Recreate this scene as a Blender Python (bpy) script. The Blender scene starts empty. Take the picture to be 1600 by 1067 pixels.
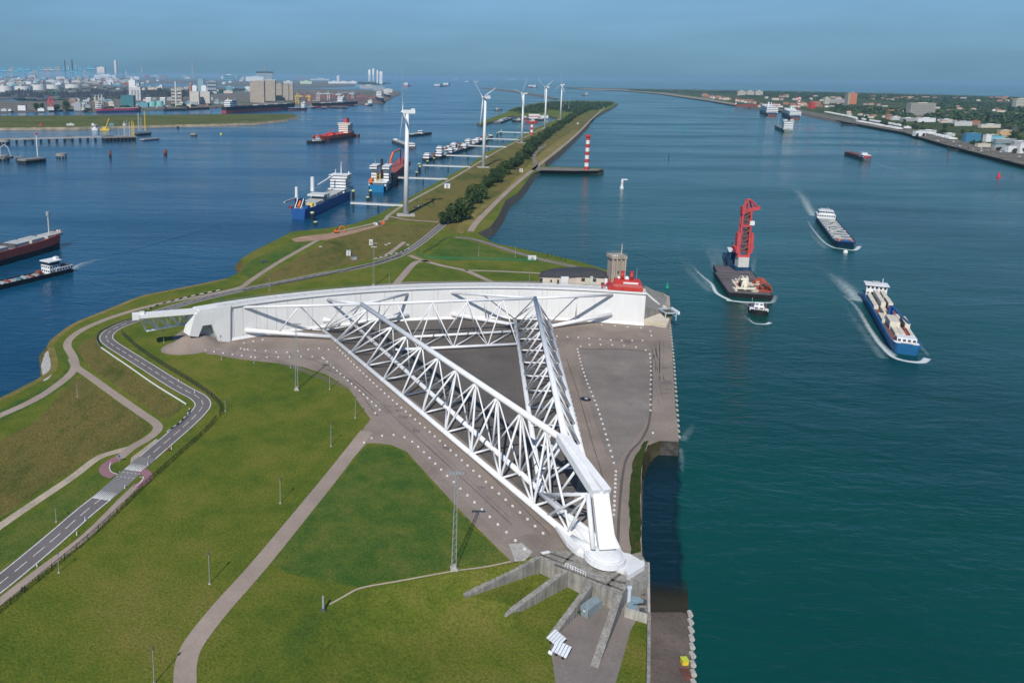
import bpy, math, random
from mathutils import Vector, Matrix
from mathutils.geometry import tessellate_polygon
R = math.radians
sin, cos, pi = math.sin, math.cos, math.pi
random.seed(7)
sc = bpy.context.scene
col = sc.collection

# ------------------------------------------------------------------ camera, world, sun, exposure
IMG_W, FPX, PPX, PPY, ROLL, CAM_H = 1600., 1200., 590., 345., 0.0085, 140.
PITCH = math.atan((PPY - (122 + ROLL * (PPX - 800))) / FPX)
cd = bpy.data.cameras.new('camera')
cam = bpy.data.objects.new('camera', cd); col.objects.link(cam)
cd.sensor_fit = 'HORIZONTAL'; cd.sensor_width = 36.; cd.lens = 36. * FPX / IMG_W
cd.shift_x = (800. - PPX) / IMG_W
cd.shift_y = (PPY - 533.5) / IMG_W
cd.clip_start = 1.; cd.clip_end = 120000.
cam.location = (0, 0, CAM_H)
cam.matrix_world = Matrix.Translation((0, 0, CAM_H)) @ Matrix.Rotation(pi / 2 - PITCH, 4, 'X') @ Matrix.Rotation(ROLL, 4, 'Z')
sc.camera = cam

SUN_AZ, SUN_EL = R(20.), R(43.)
world = bpy.data.worlds.new('World'); sc.world = world
world.use_nodes = True
wn = world.node_tree; wn.nodes.clear()
wo = wn.nodes.new('ShaderNodeOutputWorld'); wb = wn.nodes.new('ShaderNodeBackground')
sky = wn.nodes.new('ShaderNodeTexSky'); sky.sky_type = 'NISHITA'; sky.sun_disc = False
sky.sun_elevation = SUN_EL; sky.sun_rotation = pi + SUN_AZ
sky.altitude = 0; sky.air_density = 1.0; sky.dust_density = 0.15; sky.ozone_density = 6.
tint = wn.nodes.new('ShaderNodeMix'); tint.data_type = 'RGBA'; tint.blend_type = 'MULTIPLY'; tint.inputs[0].default_value = 1.
tint.inputs[7].default_value = (.72, .98, 1.16, 1)
wn.links.new(sky.outputs[0], tint.inputs[6])
# a milky summer haze low in the sky with the faintest veil of cloud
wt = wn.nodes.new('ShaderNodeTexCoord'); wx = wn.nodes.new('ShaderNodeSeparateXYZ'); wn.links.new(wt.outputs['Generated'], wx.inputs[0])
wr = wn.nodes.new('ShaderNodeValToRGB'); we = wr.color_ramp.elements; we.new(.1)
for k_, (p_, c_) in enumerate(((0., (.155, .335, .51)), (.10, (.265, .50, .755)), (.3, (.17, .44, .73)))): we[k_].position = p_; we[k_].color = (*c_, 1)
wn.links.new(wx.outputs[2], wr.inputs[0])
wf = wn.nodes.new('ShaderNodeMapRange'); wf.inputs[1].default_value = 0.; wf.inputs[2].default_value = .45; wf.inputs[3].default_value = .93; wf.inputs[4].default_value = 0.
wn.links.new(wx.outputs[2], wf.inputs[0])
wp = wn.nodes.new('ShaderNodeMapping'); wp.inputs['Scale'].default_value = (2.2, 2.2, 16.); wn.links.new(wt.outputs['Generated'], wp.inputs[0])
wz = wn.nodes.new('ShaderNodeTexNoise'); wz.inputs['Scale'].default_value = 2.4; wz.inputs['Detail'].default_value = 6; wn.links.new(wp.outputs[0], wz.inputs['Vector'])
wq = wn.nodes.new('ShaderNodeMapRange'); wq.inputs[1].default_value = .35; wq.inputs[2].default_value = .7; wq.inputs[3].default_value = 9.3; wq.inputs[4].default_value = 10.8; wn.links.new(wz.outputs['Fac'], wq.inputs[0])
wv = wn.nodes.new('ShaderNodeVectorMath'); wv.operation = 'SCALE'; wn.links.new(wr.outputs[0], wv.inputs[0]); wn.links.new(wq.outputs[0], wv.inputs['Scale'])
wm = wn.nodes.new('ShaderNodeMix'); wm.data_type = 'RGBA'; wn.links.new(wf.outputs[0], wm.inputs[0]); wn.links.new(tint.outputs[2], wm.inputs[6]); wn.links.new(wv.outputs[0], wm.inputs[7])
wn.links.new(wm.outputs[2], wb.inputs[0]); wb.inputs[1].default_value = 0.07
wn.links.new(wb.outputs[0], wo.inputs[0])

sl = bpy.data.lights.new('sun', 'SUN'); sl.energy = 3.9; sl.angle = R(.53); sl.color = (1., .955, .88)
so = bpy.data.objects.new('sun', sl); col.objects.link(so)
sd = Vector((sin(SUN_AZ) * cos(SUN_EL), cos(SUN_AZ) * cos(SUN_EL), -sin(SUN_EL)))
so.rotation_euler = sd.to_track_quat('-Z', 'Y').to_euler(); so.location = (0, -200, 400)

sc.render.engine = 'CYCLES'
sc.view_settings.view_transform = 'Standard'; sc.view_settings.look = 'None'
sc.view_settings.exposure = .16; sc.view_settings.gamma = 1.
sc.cycles.use_denoising = True
sc.cycles.max_bounces = 6; sc.cycles.transparent_max_bounces = 12; sc.cycles.volume_bounces = 1
sc.cycles.sample_clamp_indirect = 4.

# ------------------------------------------------------------------ levels and surveying helper
GZ, WZ, LZ = 3.5, -2.5, -1.5          # land, water, low yard levels


def G(px, py, z=GZ):
    """the point at height z seen at a pixel of the 1600-wide photograph (used as a surveyor would)"""
    x = (px - PPX) / FPX; y = (py - PPY) / FPX
    c, s = cos(ROLL), sin(ROLL)
    x, y = c * x + s * y, -s * x + c * y
    f = cos(PITCH) - y * sin(PITCH); u = -sin(PITCH) - y * cos(PITCH)
    t = (z - CAM_H) / u
    return Vector((x * t, f * t, z))


def ray(px, py):
    a = G(px, py, 0.); o = Vector((0, 0, CAM_H))
    return o, (a - o)


def mpp(p):
    """metres per photograph pixel at a place"""
    return (p[1] * cos(PITCH) + (CAM_H - p[2]) * sin(PITCH)) / FPX


def height(px, py, ty, z=GZ):
    g = G(px, py, z); lo, hi = 0., 400.
    for _ in range(40):
        m = (lo + hi) / 2
        Y, Z = g.y, z + m - CAM_H
        f = Y * cos(PITCH) - Z * sin(PITCH); d = -Y * sin(PITCH) - Z * cos(PITCH)
        X = g.x / f; d = d / f
        if PPY + FPX * (sin(ROLL) * X + cos(ROLL) * d) > ty: lo = m
        else: hi = m
    return lo


# ------------------------------------------------------------------ materials
MATS = {}


def nodes_of(name):
    m = bpy.data.materials.new(name); m.use_nodes = True
    return m, m.node_tree.nodes, m.node_tree.links, m.node_tree.nodes['Principled BSDF']


def mat(name, c, rough=.6, var=.12, scale=.4, metal=0., bump=0., bscale=3., spec=.35, streak=0.):
    """procedural surface: base colour with worn, blotchy variation, optional bump and vertical streaks"""
    if name in MATS: return MATS[name]
    m, N, L, b = nodes_of(name)
    b.inputs['Roughness'].default_value = rough; b.inputs['Metallic'].default_value = metal
    b.inputs['Specular IOR Level'].default_value = spec
    tc = N.new('ShaderNodeTexCoord')
    nz = N.new('ShaderNodeTexNoise'); nz.inputs['Scale'].default_value = scale; nz.inputs['Detail'].default_value = 6
    L.new(tc.outputs['Object'], nz.inputs['Vector'])
    r = N.new('ShaderNodeValToRGB')
    r.color_ramp.elements[0].position = .3; r.color_ramp.elements[1].position = .7
    r.color_ramp.elements[0].color = (*[max(0, x * (1 - var)) for x in c], 1)
    r.color_ramp.elements[1].color = (*[min(1, x * (1 + var)) for x in c], 1)
    L.new(nz.outputs['Fac'], r.inputs[0])
    out = r.outputs[0]
    if streak:
        mp = N.new('ShaderNodeMapping'); mp.inputs['Scale'].default_value = (1.2, 1.2, .07)
        L.new(tc.outputs['Object'], mp.inputs[0])
        n2 = N.new('ShaderNodeTexNoise'); n2.inputs['Scale'].default_value = 1.1; n2.inputs['Detail'].default_value = 5
        L.new(mp.outputs[0], n2.inputs['Vector'])
        mx = N.new('ShaderNodeMix'); mx.data_type = 'RGBA'; mx.blend_type = 'MULTIPLY'
        r2 = N.new('ShaderNodeValToRGB'); r2.color_ramp.elements[0].position = .35; r2.color_ramp.elements[1].position = .6
        r2.color_ramp.elements[0].color = (1 - streak, 1 - streak * 1.05, 1 - streak * 1.15, 1); r2.color_ramp.elements[1].color = (1, 1, 1, 1)
        L.new(n2.outputs['Fac'], r2.inputs[0])
        mx.inputs[0].default_value = 1.
        L.new(out, mx.inputs[6]); L.new(r2.outputs[0], mx.inputs[7]); out = mx.outputs[2]
    L.new(out, b.inputs['Base Color'])
    if bump:
        n3 = N.new('ShaderNodeTexNoise'); n3.inputs['Scale'].default_value = bscale; n3.inputs['Detail'].default_value = 4
        L.new(tc.outputs['Object'], n3.inputs['Vector'])
        bp = N.new('ShaderNodeBump'); bp.inputs['Strength'].default_value = 1.; bp.inputs['Distance'].default_value = bump
        L.new(n3.outputs['Fac'], bp.inputs['Height']); L.new(bp.outputs[0], b.inputs['Normal'])
    MATS[name] = m
    return m


def grass_mat(name, stops, s1=.012, s2=.12, fine=1.4, bump=.5, squash=(1, 1)):
    if name in MATS: return MATS[name]
    m, N, L, b = nodes_of(name)
    b.inputs['Roughness'].default_value = .9; b.inputs['Specular IOR Level'].default_value = .1
    tc = N.new('ShaderNodeTexCoord')
    mp = N.new('ShaderNodeMapping'); mp.inputs['Scale'].default_value = (squash[0], squash[1], 1); mp.inputs['Rotation'].default_value = (0, 0, R(35))
    L.new(tc.outputs['Object'], mp.inputs[0])

    def noise(s, d, rough=.6):
        n = N.new('ShaderNodeTexNoise'); n.inputs['Scale'].default_value = s; n.inputs['Detail'].default_value = d
        n.inputs['Roughness'].default_value = rough; L.new(mp.outputs[0], n.inputs['Vector']); return n

    a, c2, f = noise(s1, 8), noise(s2, 8, .7), noise(fine, 5, .75)
    ad = N.new('ShaderNodeMath'); ad.operation = 'MULTIPLY_ADD'; ad.inputs[1].default_value = .55
    L.new(a.outputs['Fac'], ad.inputs[0])
    m1 = N.new('ShaderNodeMath'); m1.operation = 'MULTIPLY'; m1.inputs[1].default_value = .45
    L.new(c2.outputs['Fac'], m1.inputs[0]); L.new(m1.outputs[0], ad.inputs[2])
    r = N.new('ShaderNodeValToRGB')
    e = r.color_ramp.elements
    while len(e) < len(stops): e.new(.5)
    for k, (p, c) in enumerate(stops): e[k].position = p; e[k].color = (*c, 1)
    L.new(ad.outputs[0], r.inputs[0])
    mx = N.new('ShaderNodeMix'); mx.data_type = 'RGBA'; mx.blend_type = 'MULTIPLY'; mx.inputs[0].default_value = 1.
    r2 = N.new('ShaderNodeValToRGB'); r2.color_ramp.elements[0].position = .28; r2.color_ramp.elements[1].position = .72
    r2.color_ramp.elements[0].color = (.42, .46, .42, 1); r2.color_ramp.elements[1].color = (1.42, 1.38, 1.3, 1)
    L.new(f.outputs['Fac'], r2.inputs[0])
    L.new(r.outputs[0], mx.inputs[6]); L.new(r2.outputs[0], mx.inputs[7]); L.new(mx.outputs[2], b.inputs['Base Color'])
    bp = N.new('ShaderNodeBump'); bp.inputs['Strength'].default_value = .8; bp.inputs['Distance'].default_value = bump
    L.new(f.outputs['Fac'], bp.inputs['Height']); L.new(bp.outputs[0], b.inputs['Normal'])
    MATS[name] = m
    return m


def paved_mat(name, c, joints=0., var=.16, patch=.25):
    """asphalt or concrete paving: aggregate grain, large stains, faint slab joints"""
    if name in MATS: return MATS[name]
    m, N, L, b = nodes_of(name)
    b.inputs['Roughness'].default_value = .88; b.inputs['Specular IOR Level'].default_value = .2
    tc = N.new('ShaderNodeTexCoord')

    def noise(s, d, rough=.6):
        n = N.new('ShaderNodeTexNoise'); n.inputs['Scale'].default_value = s; n.inputs['Detail'].default_value = d
        n.inputs['Roughness'].default_value = rough; L.new(tc.outputs['Object'], n.inputs['Vector']); return n

    a, f, g = noise(.035, 9, .68), noise(1.2, 5, .7), noise(.11, 6, .6)
    r = N.new('ShaderNodeValToRGB'); r.color_ramp.elements[0].position = .32; r.color_ramp.elements[1].position = .68
    r.color_ramp.elements[0].color = (*[x * (1 - patch) for x in c], 1); r.color_ramp.elements[1].color = (*[x * (1 + patch * .8) for x in c], 1)
    L.new(a.outputs['Fac'], r.inputs[0]); out = r.outputs[0]
    for src, v in ((f, var), (g, var * .8)):
        mx = N.new('ShaderNodeMix'); mx.data_type = 'RGBA'; mx.blend_type = 'MULTIPLY'; mx.inputs[0].default_value = 1.
        r2 = N.new('ShaderNodeValToRGB'); r2.color_ramp.elements[0].position = .3; r2.color_ramp.elements[1].position = .7
        r2.color_ramp.elements[0].color = (1 - v,) * 3 + (1,); r2.color_ramp.elements[1].color = (1 + v,) * 3 + (1,)
        L.new(src.outputs['Fac'], r2.inputs[0]); L.new(out, mx.inputs[6]); L.new(r2.outputs[0], mx.inputs[7]); out = mx.outputs[2]
    if joints:
        br = N.new('ShaderNodeTexBrick'); br.inputs['Scale'].default_value = 1.
        br.inputs['Brick Width'].default_value = joints; br.inputs['Row Height'].default_value = joints * .7
        br.inputs['Mortar Size'].default_value = .09; br.inputs['Mortar Smooth'].default_value = .6
        br.inputs['Color1'].default_value = (1, 1, 1, 1); br.inputs['Color2'].default_value = (.9, .9, .91, 1); br.inputs['Mortar'].default_value = (.72, .71, .7, 1)
        mp = N.new('ShaderNodeMapping'); mp.inputs['Rotation'].default_value = (0, 0, R(8)); L.new(tc.outputs['Object'], mp.inputs[0]); L.new(mp.outputs[0], br.inputs['Vector'])
        mx = N.new('ShaderNodeMix'); mx.data_type = 'RGBA'; mx.blend_type = 'MULTIPLY'; mx.inputs[0].default_value = 1.
        L.new(out, mx.inputs[6]); L.new(br.outputs[0], mx.inputs[7]); out = mx.outputs[2]
    L.new(out, b.inputs['Base Color'])
    MATS[name] = m
    return m


def water_mat(name, ca, cb, rough=.1):
    """rippled water; the river side (east of the spit) is green with silt, the harbour side is clear and blue"""
    m, N, L, b = nodes_of(name)
    b.inputs['IOR'].default_value = 1.33; b.inputs['Roughness'].default_value = rough
    tc = N.new('ShaderNodeTexCoord')
    sx = N.new('ShaderNodeSeparateXYZ'); L.new(tc.outputs['Object'], sx.inputs[0])
    ma = N.new('ShaderNodeMath'); ma.operation = 'MULTIPLY_ADD'; ma.inputs[1].default_value = -.14; L.new(sx.outputs[1], ma.inputs[0]); L.new(sx.outputs[0], ma.inputs[2])
    mr = N.new('ShaderNodeMapRange'); mr.inputs[1].default_value = -160; mr.inputs[2].default_value = 40; L.new(ma.outputs[0], mr.inputs[0])
    n1 = N.new('ShaderNodeTexNoise'); n1.inputs['Scale'].default_value = .0045; n1.inputs['Detail'].default_value = 5; L.new(tc.outputs['Object'], n1.inputs['Vector'])
    mx = N.new('ShaderNodeMix'); mx.data_type = 'RGBA'; L.new(mr.outputs[0], mx.inputs[0]); mx.inputs[6].default_value = (*ca, 1); mx.inputs[7].default_value = (*cb, 1)
    m2 = N.new('ShaderNodeMix'); m2.data_type = 'RGBA'; m2.blend_type = 'MULTIPLY'; m2.inputs[0].default_value = 1.
    rr = N.new('ShaderNodeValToRGB'); rr.color_ramp.elements[0].position = .3; rr.color_ramp.elements[1].position = .7
    rr.color_ramp.elements[0].color = (.68, .72, .76, 1); rr.color_ramp.elements[1].color = (1.3, 1.26, 1.2, 1); L.new(n1.outputs['Fac'], rr.inputs[0])
    L.new(mx.outputs[2], m2.inputs[6]); L.new(rr.outputs[0], m2.inputs[7]); L.new(m2.outputs[2], b.inputs['Base Color'])
    prev = None
    for s, dist, rot, sq in ((.35, .3, 20, (1, .45)), (.085, .85, 20, (1, .4)), (.018, 1.4, 78, (1, .22))):
        mp = N.new('ShaderNodeMapping'); mp.inputs['Rotation'].default_value = (0, 0, R(rot)); mp.inputs['Scale'].default_value = (sq[1], sq[0], 1)
        L.new(tc.outputs['Object'], mp.inputs[0])
        n = N.new('ShaderNodeTexNoise'); n.inputs['Scale'].default_value = s; n.inputs['Detail'].default_value = 4; n.inputs['Roughness'].default_value = .6
        n.inputs['Distortion'].default_value = .6
        L.new(mp.outputs[0], n.inputs['Vector'])
        bp = N.new('ShaderNodeBump'); bp.inputs['Strength'].default_value = 1.; bp.inputs['Distance'].default_value = dist
        L.new(n.outputs['Fac'], bp.inputs['Height'])
        if prev: L.new(prev.outputs[0], bp.inputs['Normal'])
        prev = bp
    L.new(prev.outputs[0], b.inputs['Normal'])
    # wind patches: rougher lanes and smooth slicks
    nr = N.new('ShaderNodeTexNoise'); nr.inputs['Scale'].default_value = .006; nr.inputs['Detail'].default_value = 6
    mp = N.new('ShaderNodeMapping'); mp.inputs['Scale'].default_value = (.35, 1.3, 1); mp.inputs['Rotation'].default_value = (0, 0, R(-12))
    L.new(tc.outputs['Object'], mp.inputs[0]); L.new(mp.outputs[0], nr.inputs['Vector'])
    m3 = N.new('ShaderNodeMapRange'); m3.inputs[1].default_value = .35; m3.inputs[2].default_value = .65; m3.inputs[3].default_value = rough * .5; m3.inputs[4].default_value = rough * 2.8
    L.new(nr.outputs['Fac'], m3.inputs[0]); L.new(m3.outputs[0], b.inputs['Roughness'])
    return m


def fade_edge(m, lo=.8):
    """let a water sheet thin out raggedly towards one side (UV v from lo to 1)"""
    N, L = m.node_tree.nodes, m.node_tree.links
    tc = N.new('ShaderNodeTexCoord'); sx = N.new('ShaderNodeSeparateXYZ'); L.new(tc.outputs['UV'], sx.inputs[0])
    n = N.new('ShaderNodeTexNoise'); n.inputs['Scale'].default_value = .12; n.inputs['Detail'].default_value = 6; L.new(tc.outputs['Object'], n.inputs['Vector'])
    a = N.new('ShaderNodeMath'); a.operation = 'MULTIPLY_ADD'; a.inputs[1].default_value = .35; L.new(n.outputs['Fac'], a.inputs[0]); L.new(sx.outputs[1], a.inputs[2])
    r = N.new('ShaderNodeMapRange'); r.interpolation_type = 'SMOOTHSTEP'; r.inputs[1].default_value = lo + .1; r.inputs[2].default_value = 1.12; L.new(a.outputs[0], r.inputs[0])
    t = N.new('ShaderNodeBsdfTransparent'); x = N.new('ShaderNodeMixShader'); b = N['Principled BSDF']
    L.new(r.outputs[0], x.inputs[0]); L.new(b.outputs[0], x.inputs[1]); L.new(t.outputs[0], x.inputs[2]); L.new(x.outputs[0], N['Material Output'].inputs[0])
    return m


def foam_mat(name, dens=.5, scale=.35, c=(.75, .8, .8), top=.9):
    """broken foam: noise-cut white over clear gaps, thinning along the strip (UV u) and towards its edges (UV v)"""
    if name in MATS: return MATS[name]
    m, N, L, b = nodes_of(name)
    b.inputs['Base Color'].default_value = (*c, 1); b.inputs['Roughness'].default_value = .8
    uv = N.new('ShaderNodeTexCoord'); sx = N.new('ShaderNodeSeparateXYZ'); L.new(uv.outputs['UV'], sx.inputs[0])
    n = N.new('ShaderNodeTexNoise'); n.inputs['Scale'].default_value = scale; n.inputs['Detail'].default_value = 8; n.inputs['Roughness'].default_value = .7; L.new(uv.outputs['Object'], n.inputs['Vector'])

    def math(op, a, b_):
        k = N.new('ShaderNodeMath'); k.operation = op
        for i, x in enumerate((a, b_)):
            if isinstance(x, float): k.inputs[i].default_value = x
            else: L.new(x, k.inputs[i])
        return k.outputs[0]

    n2 = N.new('ShaderNodeTexNoise'); n2.inputs['Scale'].default_value = scale * 4.5; n2.inputs['Detail'].default_value = 5; L.new(uv.outputs['Object'], n2.inputs['Vector'])
    fade = math('SUBTRACT', 1., math('POWER', sx.outputs[0], 1.4))
    v = math('SUBTRACT', 1., math('ABSOLUTE', math('SUBTRACT', math('MULTIPLY', sx.outputs[1], 2.), 1.), 0.))
    e = math('MULTIPLY', math('POWER', v, .6), fade)
    nn = math('ADD', math('MULTIPLY', n.outputs['Fac'], .6), math('MULTIPLY', n2.outputs['Fac'], .4))
    t = math('ADD', nn, math('MULTIPLY', math('SUBTRACT', e, .5), .62))
    mr = N.new('ShaderNodeMapRange'); mr.inputs[1].default_value = 1. - dens; mr.inputs[2].default_value = 1.42 - dens; mr.inputs[4].default_value = top; L.new(t, mr.inputs[0])
    tr = N.new('ShaderNodeBsdfTransparent'); ms = N.new('ShaderNodeMixShader')
    L.new(mr.outputs[0], ms.inputs[0]); L.new(tr.outputs[0], ms.inputs[1]); L.new(b.outputs[0], ms.inputs[2])
    L.new(ms.outputs[0], N['Material Output'].inputs[0])
    MATS[name] = m
    return m


WHITE = mat('white_paint', (.73, .735, .74), .45, .05, .15, streak=.07)
GATE = mat('gate_steel', (.76, .755, .74), .5, .05, .06, streak=.05)
TUBE = mat('tube_steel', (.75, .755, .76), .42, .06, .25, streak=.04)
CONC = mat('concrete', (.30, .285, .26), .9, .2, .35, bump=.05, bscale=2., streak=.35)
CONC2 = mat('pale_concrete', (.44, .42, .385), .9, .15, .3, streak=.25)
DARKCONC = mat('wet_concrete', (.12, .1, .085), .75, .35, .25, bump=.06)
STEEL = mat('grey_steel', (.33, .36, .38), .5, .15, .5, metal=.3)
DARK = mat('black_paint', (.02, .021, .024), .55, .3, .5)
GLASS = mat('dark_glass', (.03, .04, .05), .12, .2, .5, spec=.6)
RED = mat('red_paint', (.5, .045, .035), .5, .15, .4)
ORANGE = mat('orange_paint', (.75, .16, .03), .5, .12, .4)
YELLOW = mat('yellow_paint', (.75, .52, .04), .5, .12, .4)
BLUE = mat('blue_paint', (.016, .085, .27), .45, .15, .3)
DKBLUE = mat('navy_paint', (.012, .045, .11), .45, .2, .3)
TEAL = mat('teal_paint', (.05, .17, .2), .6, .15, .3)
GREEN = mat('green_paint', (.01, .32, .17), .5, .15, .3)
GREY = mat('grey_paint', (.34, .35, .36), .55, .15, .4)
DGREY = mat('dark_grey_paint', (.09, .09, .1), .7, .3, .4)
HATCH = mat('hatch_grey', (.42, .43, .41), .6, .12, .3)
RUST = mat('rust_red', (.22, .06, .04), .75, .3, .3)
CORAL = mat('coral_red_paint', (.52, .075, .08), .5, .12, .25)
CREAM = mat('cream_wall', (.56, .5, .41), .85, .1, .2)
BRICK = mat('brick_wall', (.33, .17, .11), .9, .2, .3)
TILE = mat('red_roof_tiles', (.36, .13, .07), .85, .25, .3)
SLATE = mat('dark_roof', (.05, .05, .056), .8, .2, .3)
TAN = mat('tan_concrete', (.42, .36, .3), .9, .12, .05, streak=.3)
ROCK = mat('rock_armour', (.11, .1, .088), .95, .5, .5, bump=.5, bscale=.8)
ROCKD = mat('dark_rock_armour', (.06, .056, .05), .95, .5, .5, bump=.5, bscale=.8)
BANK = grass_mat('bank_grass', [(.35, (.05, .062, .018)), (.5, (.115, .095, .035)), (.65, (.17, .13, .06))], s1=.03, s2=.3)
LIME = mat('yellow_green_paint', (.5, .55, .05), .5, .1, .3)
# ------------------------------------------------------------------ mesh builder


class MB:
    def __init__(s):
        s.v = []; s.f = []; s.mi = []; s.k = 0; s.uv = {}

    def face(s, pts):
        n = len(s.v); s.v += [tuple(p) for p in pts]; s.f.append(tuple(range(n, n + len(pts)))); s.mi.append(s.k)

    def mat(s, k): s.k = k; return s

    def box(s, x0, y0, z0, x1, y1, z1, M=None):
        p = [Vector(q) for q in ((x0, y0, z0), (x1, y0, z0), (x1, y1, z0), (x0, y1, z0), (x0, y0, z1), (x1, y0, z1), (x1, y1, z1), (x0, y1, z1))]
        if M is not None: p = [M @ q for q in p]
        n = len(s.v); s.v += [tuple(q) for q in p]
        for f in ((0, 3, 2, 1), (4, 5, 6, 7), (0, 1, 5, 4), (1, 2, 6, 5), (2, 3, 7, 6), (3, 0, 4, 7)):
            s.f.append(tuple(n + i for i in f)); s.mi.append(s.k)
        return s

    def cbox(s, cx, cy, z0, lx, ly, h, rz=0.):
        return s.box(-lx / 2, -ly / 2, 0, lx / 2, ly / 2, h, Matrix.Translation((cx, cy, z0)) @ Matrix.Rotation(rz, 4, 'Z'))

    def bar(s, p, q, r, n=6, r2=None, caps=True):
        p, q = Vector(p), Vector(q); d = q - p
        if d.length < 1e-6: return s
        d.normalize(); u = d.orthogonal().normalized(); w = d.cross(u); r2 = r if r2 is None else r2
        a = len(s.v)
        for c, rr in ((p, r), (q, r2)):
            for i in range(n):
                t = 2 * pi * i / n; s.v.append(tuple(c + (u * cos(t) + w * sin(t)) * rr))
        for i in range(n):
            j = (i + 1) % n; s.f.append((a + i, a + j, a + n + j, a + n + i)); s.mi.append(s.k)
        if caps:
            s.f.append(tuple(a + i for i in range(n))[::-1]); s.f.append(tuple(a + n + i for i in range(n))); s.mi += [s.k, s.k]
        return s

    def beam(s, p, q, w, h):
        """rectangular beam, w wide (horizontal), h deep"""
        p, q = Vector(p), Vector(q); d = (q - p).normalized()
        side = d.cross(Vector((0, 0, 1)))
        side = side.normalized() if side.length > 1e-4 else Vector((1, 0, 0))
        up = side.cross(d)
        o = [side * (a * w / 2) + up * (b * h / 2) for a, b in ((-1, -1), (1, -1), (1, 1), (-1, 1))]
        n = len(s.v); s.v += [tuple(p + x) for x in o] + [tuple(q + x) for x in o]
        for f in ((3, 2, 1, 0), (4, 5, 6, 7), (0, 1, 5, 4), (1, 2, 6, 5), (2, 3, 7, 6), (3, 0, 4, 7)):
            s.f.append(tuple(n + i for i in f)); s.mi.append(s.k)
        return s

    def tube(s, pts, r, n=8):
        for a, b in zip(pts[:-1], pts[1:]): s.bar(a, b, r, n)
        return s

    def prism(s, poly, z0, z1, cap=True):
        """poly: list of (x, y); z1 may be a list (sloping top)"""
        m = len(poly); zt = z1 if isinstance(z1, (list, tuple)) else [z1] * m
        zb = z0 if isinstance(z0, (list, tuple)) else [z0] * m
        a = len(s.v)
        s.v += [(p[0], p[1], zb[i]) for i, p in enumerate(poly)] + [(p[0], p[1], zt[i]) for i, p in enumerate(poly)]
        for i in range(m):
            j = (i + 1) % m; s.f.append((a + i, a + j, a + m + j, a + m + i)); s.mi.append(s.k)
        if cap:
            for t in tessellate_polygon([[Vector((p[0], p[1], 0)) for p in poly]]):
                s.f.append(tuple(a + m + i for i in t)); s.mi.append(s.k)
        return s

    def sheet(s, poly, z):
        a = len(s.v); s.v += [(p[0], p[1], z) for p in poly]
        for t in tessellate_polygon([[Vector((p[0], p[1], 0)) for p in poly]]):
            s.f.append(tuple(a + i for i in t)); s.mi.append(s.k)
        return s

    def cyl(s, x, y, z0, z1, r, n=16, r2=None):
        return s.bar((x, y, z0), (x, y, z1), r, n, r2)

    def dome(s, x, y, z, r, h, n=16, m=5):
        a = len(s.v)
        for i in range(m):
            t = pi / 2 * i / m
            for j in range(n): s.v.append((x + r * cos(t) * cos(2 * pi * j / n), y + r * cos(t) * sin(2 * pi * j / n), z + h * sin(t)))
        s.v.append((x, y, z + h))
        for i in range(m - 1):
            for j in range(n):
                k = (j + 1) % n; s.f.append((a + i * n + j, a + i * n + k, a + i * n + n + k, a + i * n + n + j)); s.mi.append(s.k)
        for j in range(n):
            s.f.append((a + (m - 1) * n + j, a + (m - 1) * n + (j + 1) % n, a + m * n)); s.mi.append(s.k)
        return s

    def strip(s, A, B, uv=False):
        a = len(s.v); n = len(A); s.v += [tuple(p) for p in A] + [tuple(p) for p in B]
        for i in range(n - 1):
            s.f.append((a + i, a + i + 1, a + n + i + 1, a + n + i)); s.mi.append(s.k)
        if uv:
            for i in range(n): s.uv[a + i] = (i / (n - 1), 0.); s.uv[a + n + i] = (i / (n - 1), 1.)
        return s

    def build(s, name, m, parent=None, smooth=False, loc=None):
        me = bpy.data.meshes.new(name); me.from_pydata(s.v, [], s.f)
        ms = m if isinstance(m, (list, tuple)) else [m]
        for x in ms: me.materials.append(x)
        if len(ms) > 1: me.polygons.foreach_set('material_index', s.mi)
        if smooth: me.polygons.foreach_set('use_smooth', [True] * len(s.f))
        if s.uv:
            ul = me.uv_layers.new(name='UVMap')
            for lp in me.loops: ul.data[lp.index].uv = s.uv.get(lp.vertex_index, (0, 0))
        me.update()
        o = bpy.data.objects.new(name, me); col.objects.link(o)
        if parent is not None: o.parent = parent
        if loc is not None: o.location = loc
        return o


def tag(o, label, cat, group=None):
    o['label'] = label; o['category'] = cat
    if group: o['group'] = group
    return o


def thing(name, label, cat, loc=(0, 0, 0), rz=0., group=None):
    o = bpy.data.objects.new(name, None); col.objects.link(o)
    o.location = loc; o.rotation_euler = (0, 0, rz); o.empty_display_size = .5
    return tag(o, label, cat, group)


def struct(o): o['kind'] = 'structure'; return o
def stuff(o): o['kind'] = 'stuff'; return o


def dup(o, loc=None, rz=None, label=None, scale=None, parent=None):
    c = o.copy(); col.objects.link(c)
    if parent is not None: c.parent = parent
    for ch in list(o.children):
        dup(ch, parent=c)
    if loc is not None: c.location = loc
    if rz is not None: c.rotation_euler[2] = rz
    if label: c['label'] = label
    if scale is not None: c.scale = (scale,) * 3 if not isinstance(scale, (tuple, list)) else scale
    return c


KIDS = {}


def smooth_path(p, n=6):
    out = []
    for i in range(len(p) - 1):
        a, b, c, d = p[max(i - 1, 0)], p[i], p[i + 1], p[min(i + 2, len(p) - 1)]
        for k in range(n):
            t = k / n
            out.append(.5 * (2 * b + (c - a) * t + (2 * a - 5 * b + 4 * c - d) * t * t + (3 * b - a - 3 * c + d) * t ** 3))
    out.append(p[-1]); return out


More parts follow.
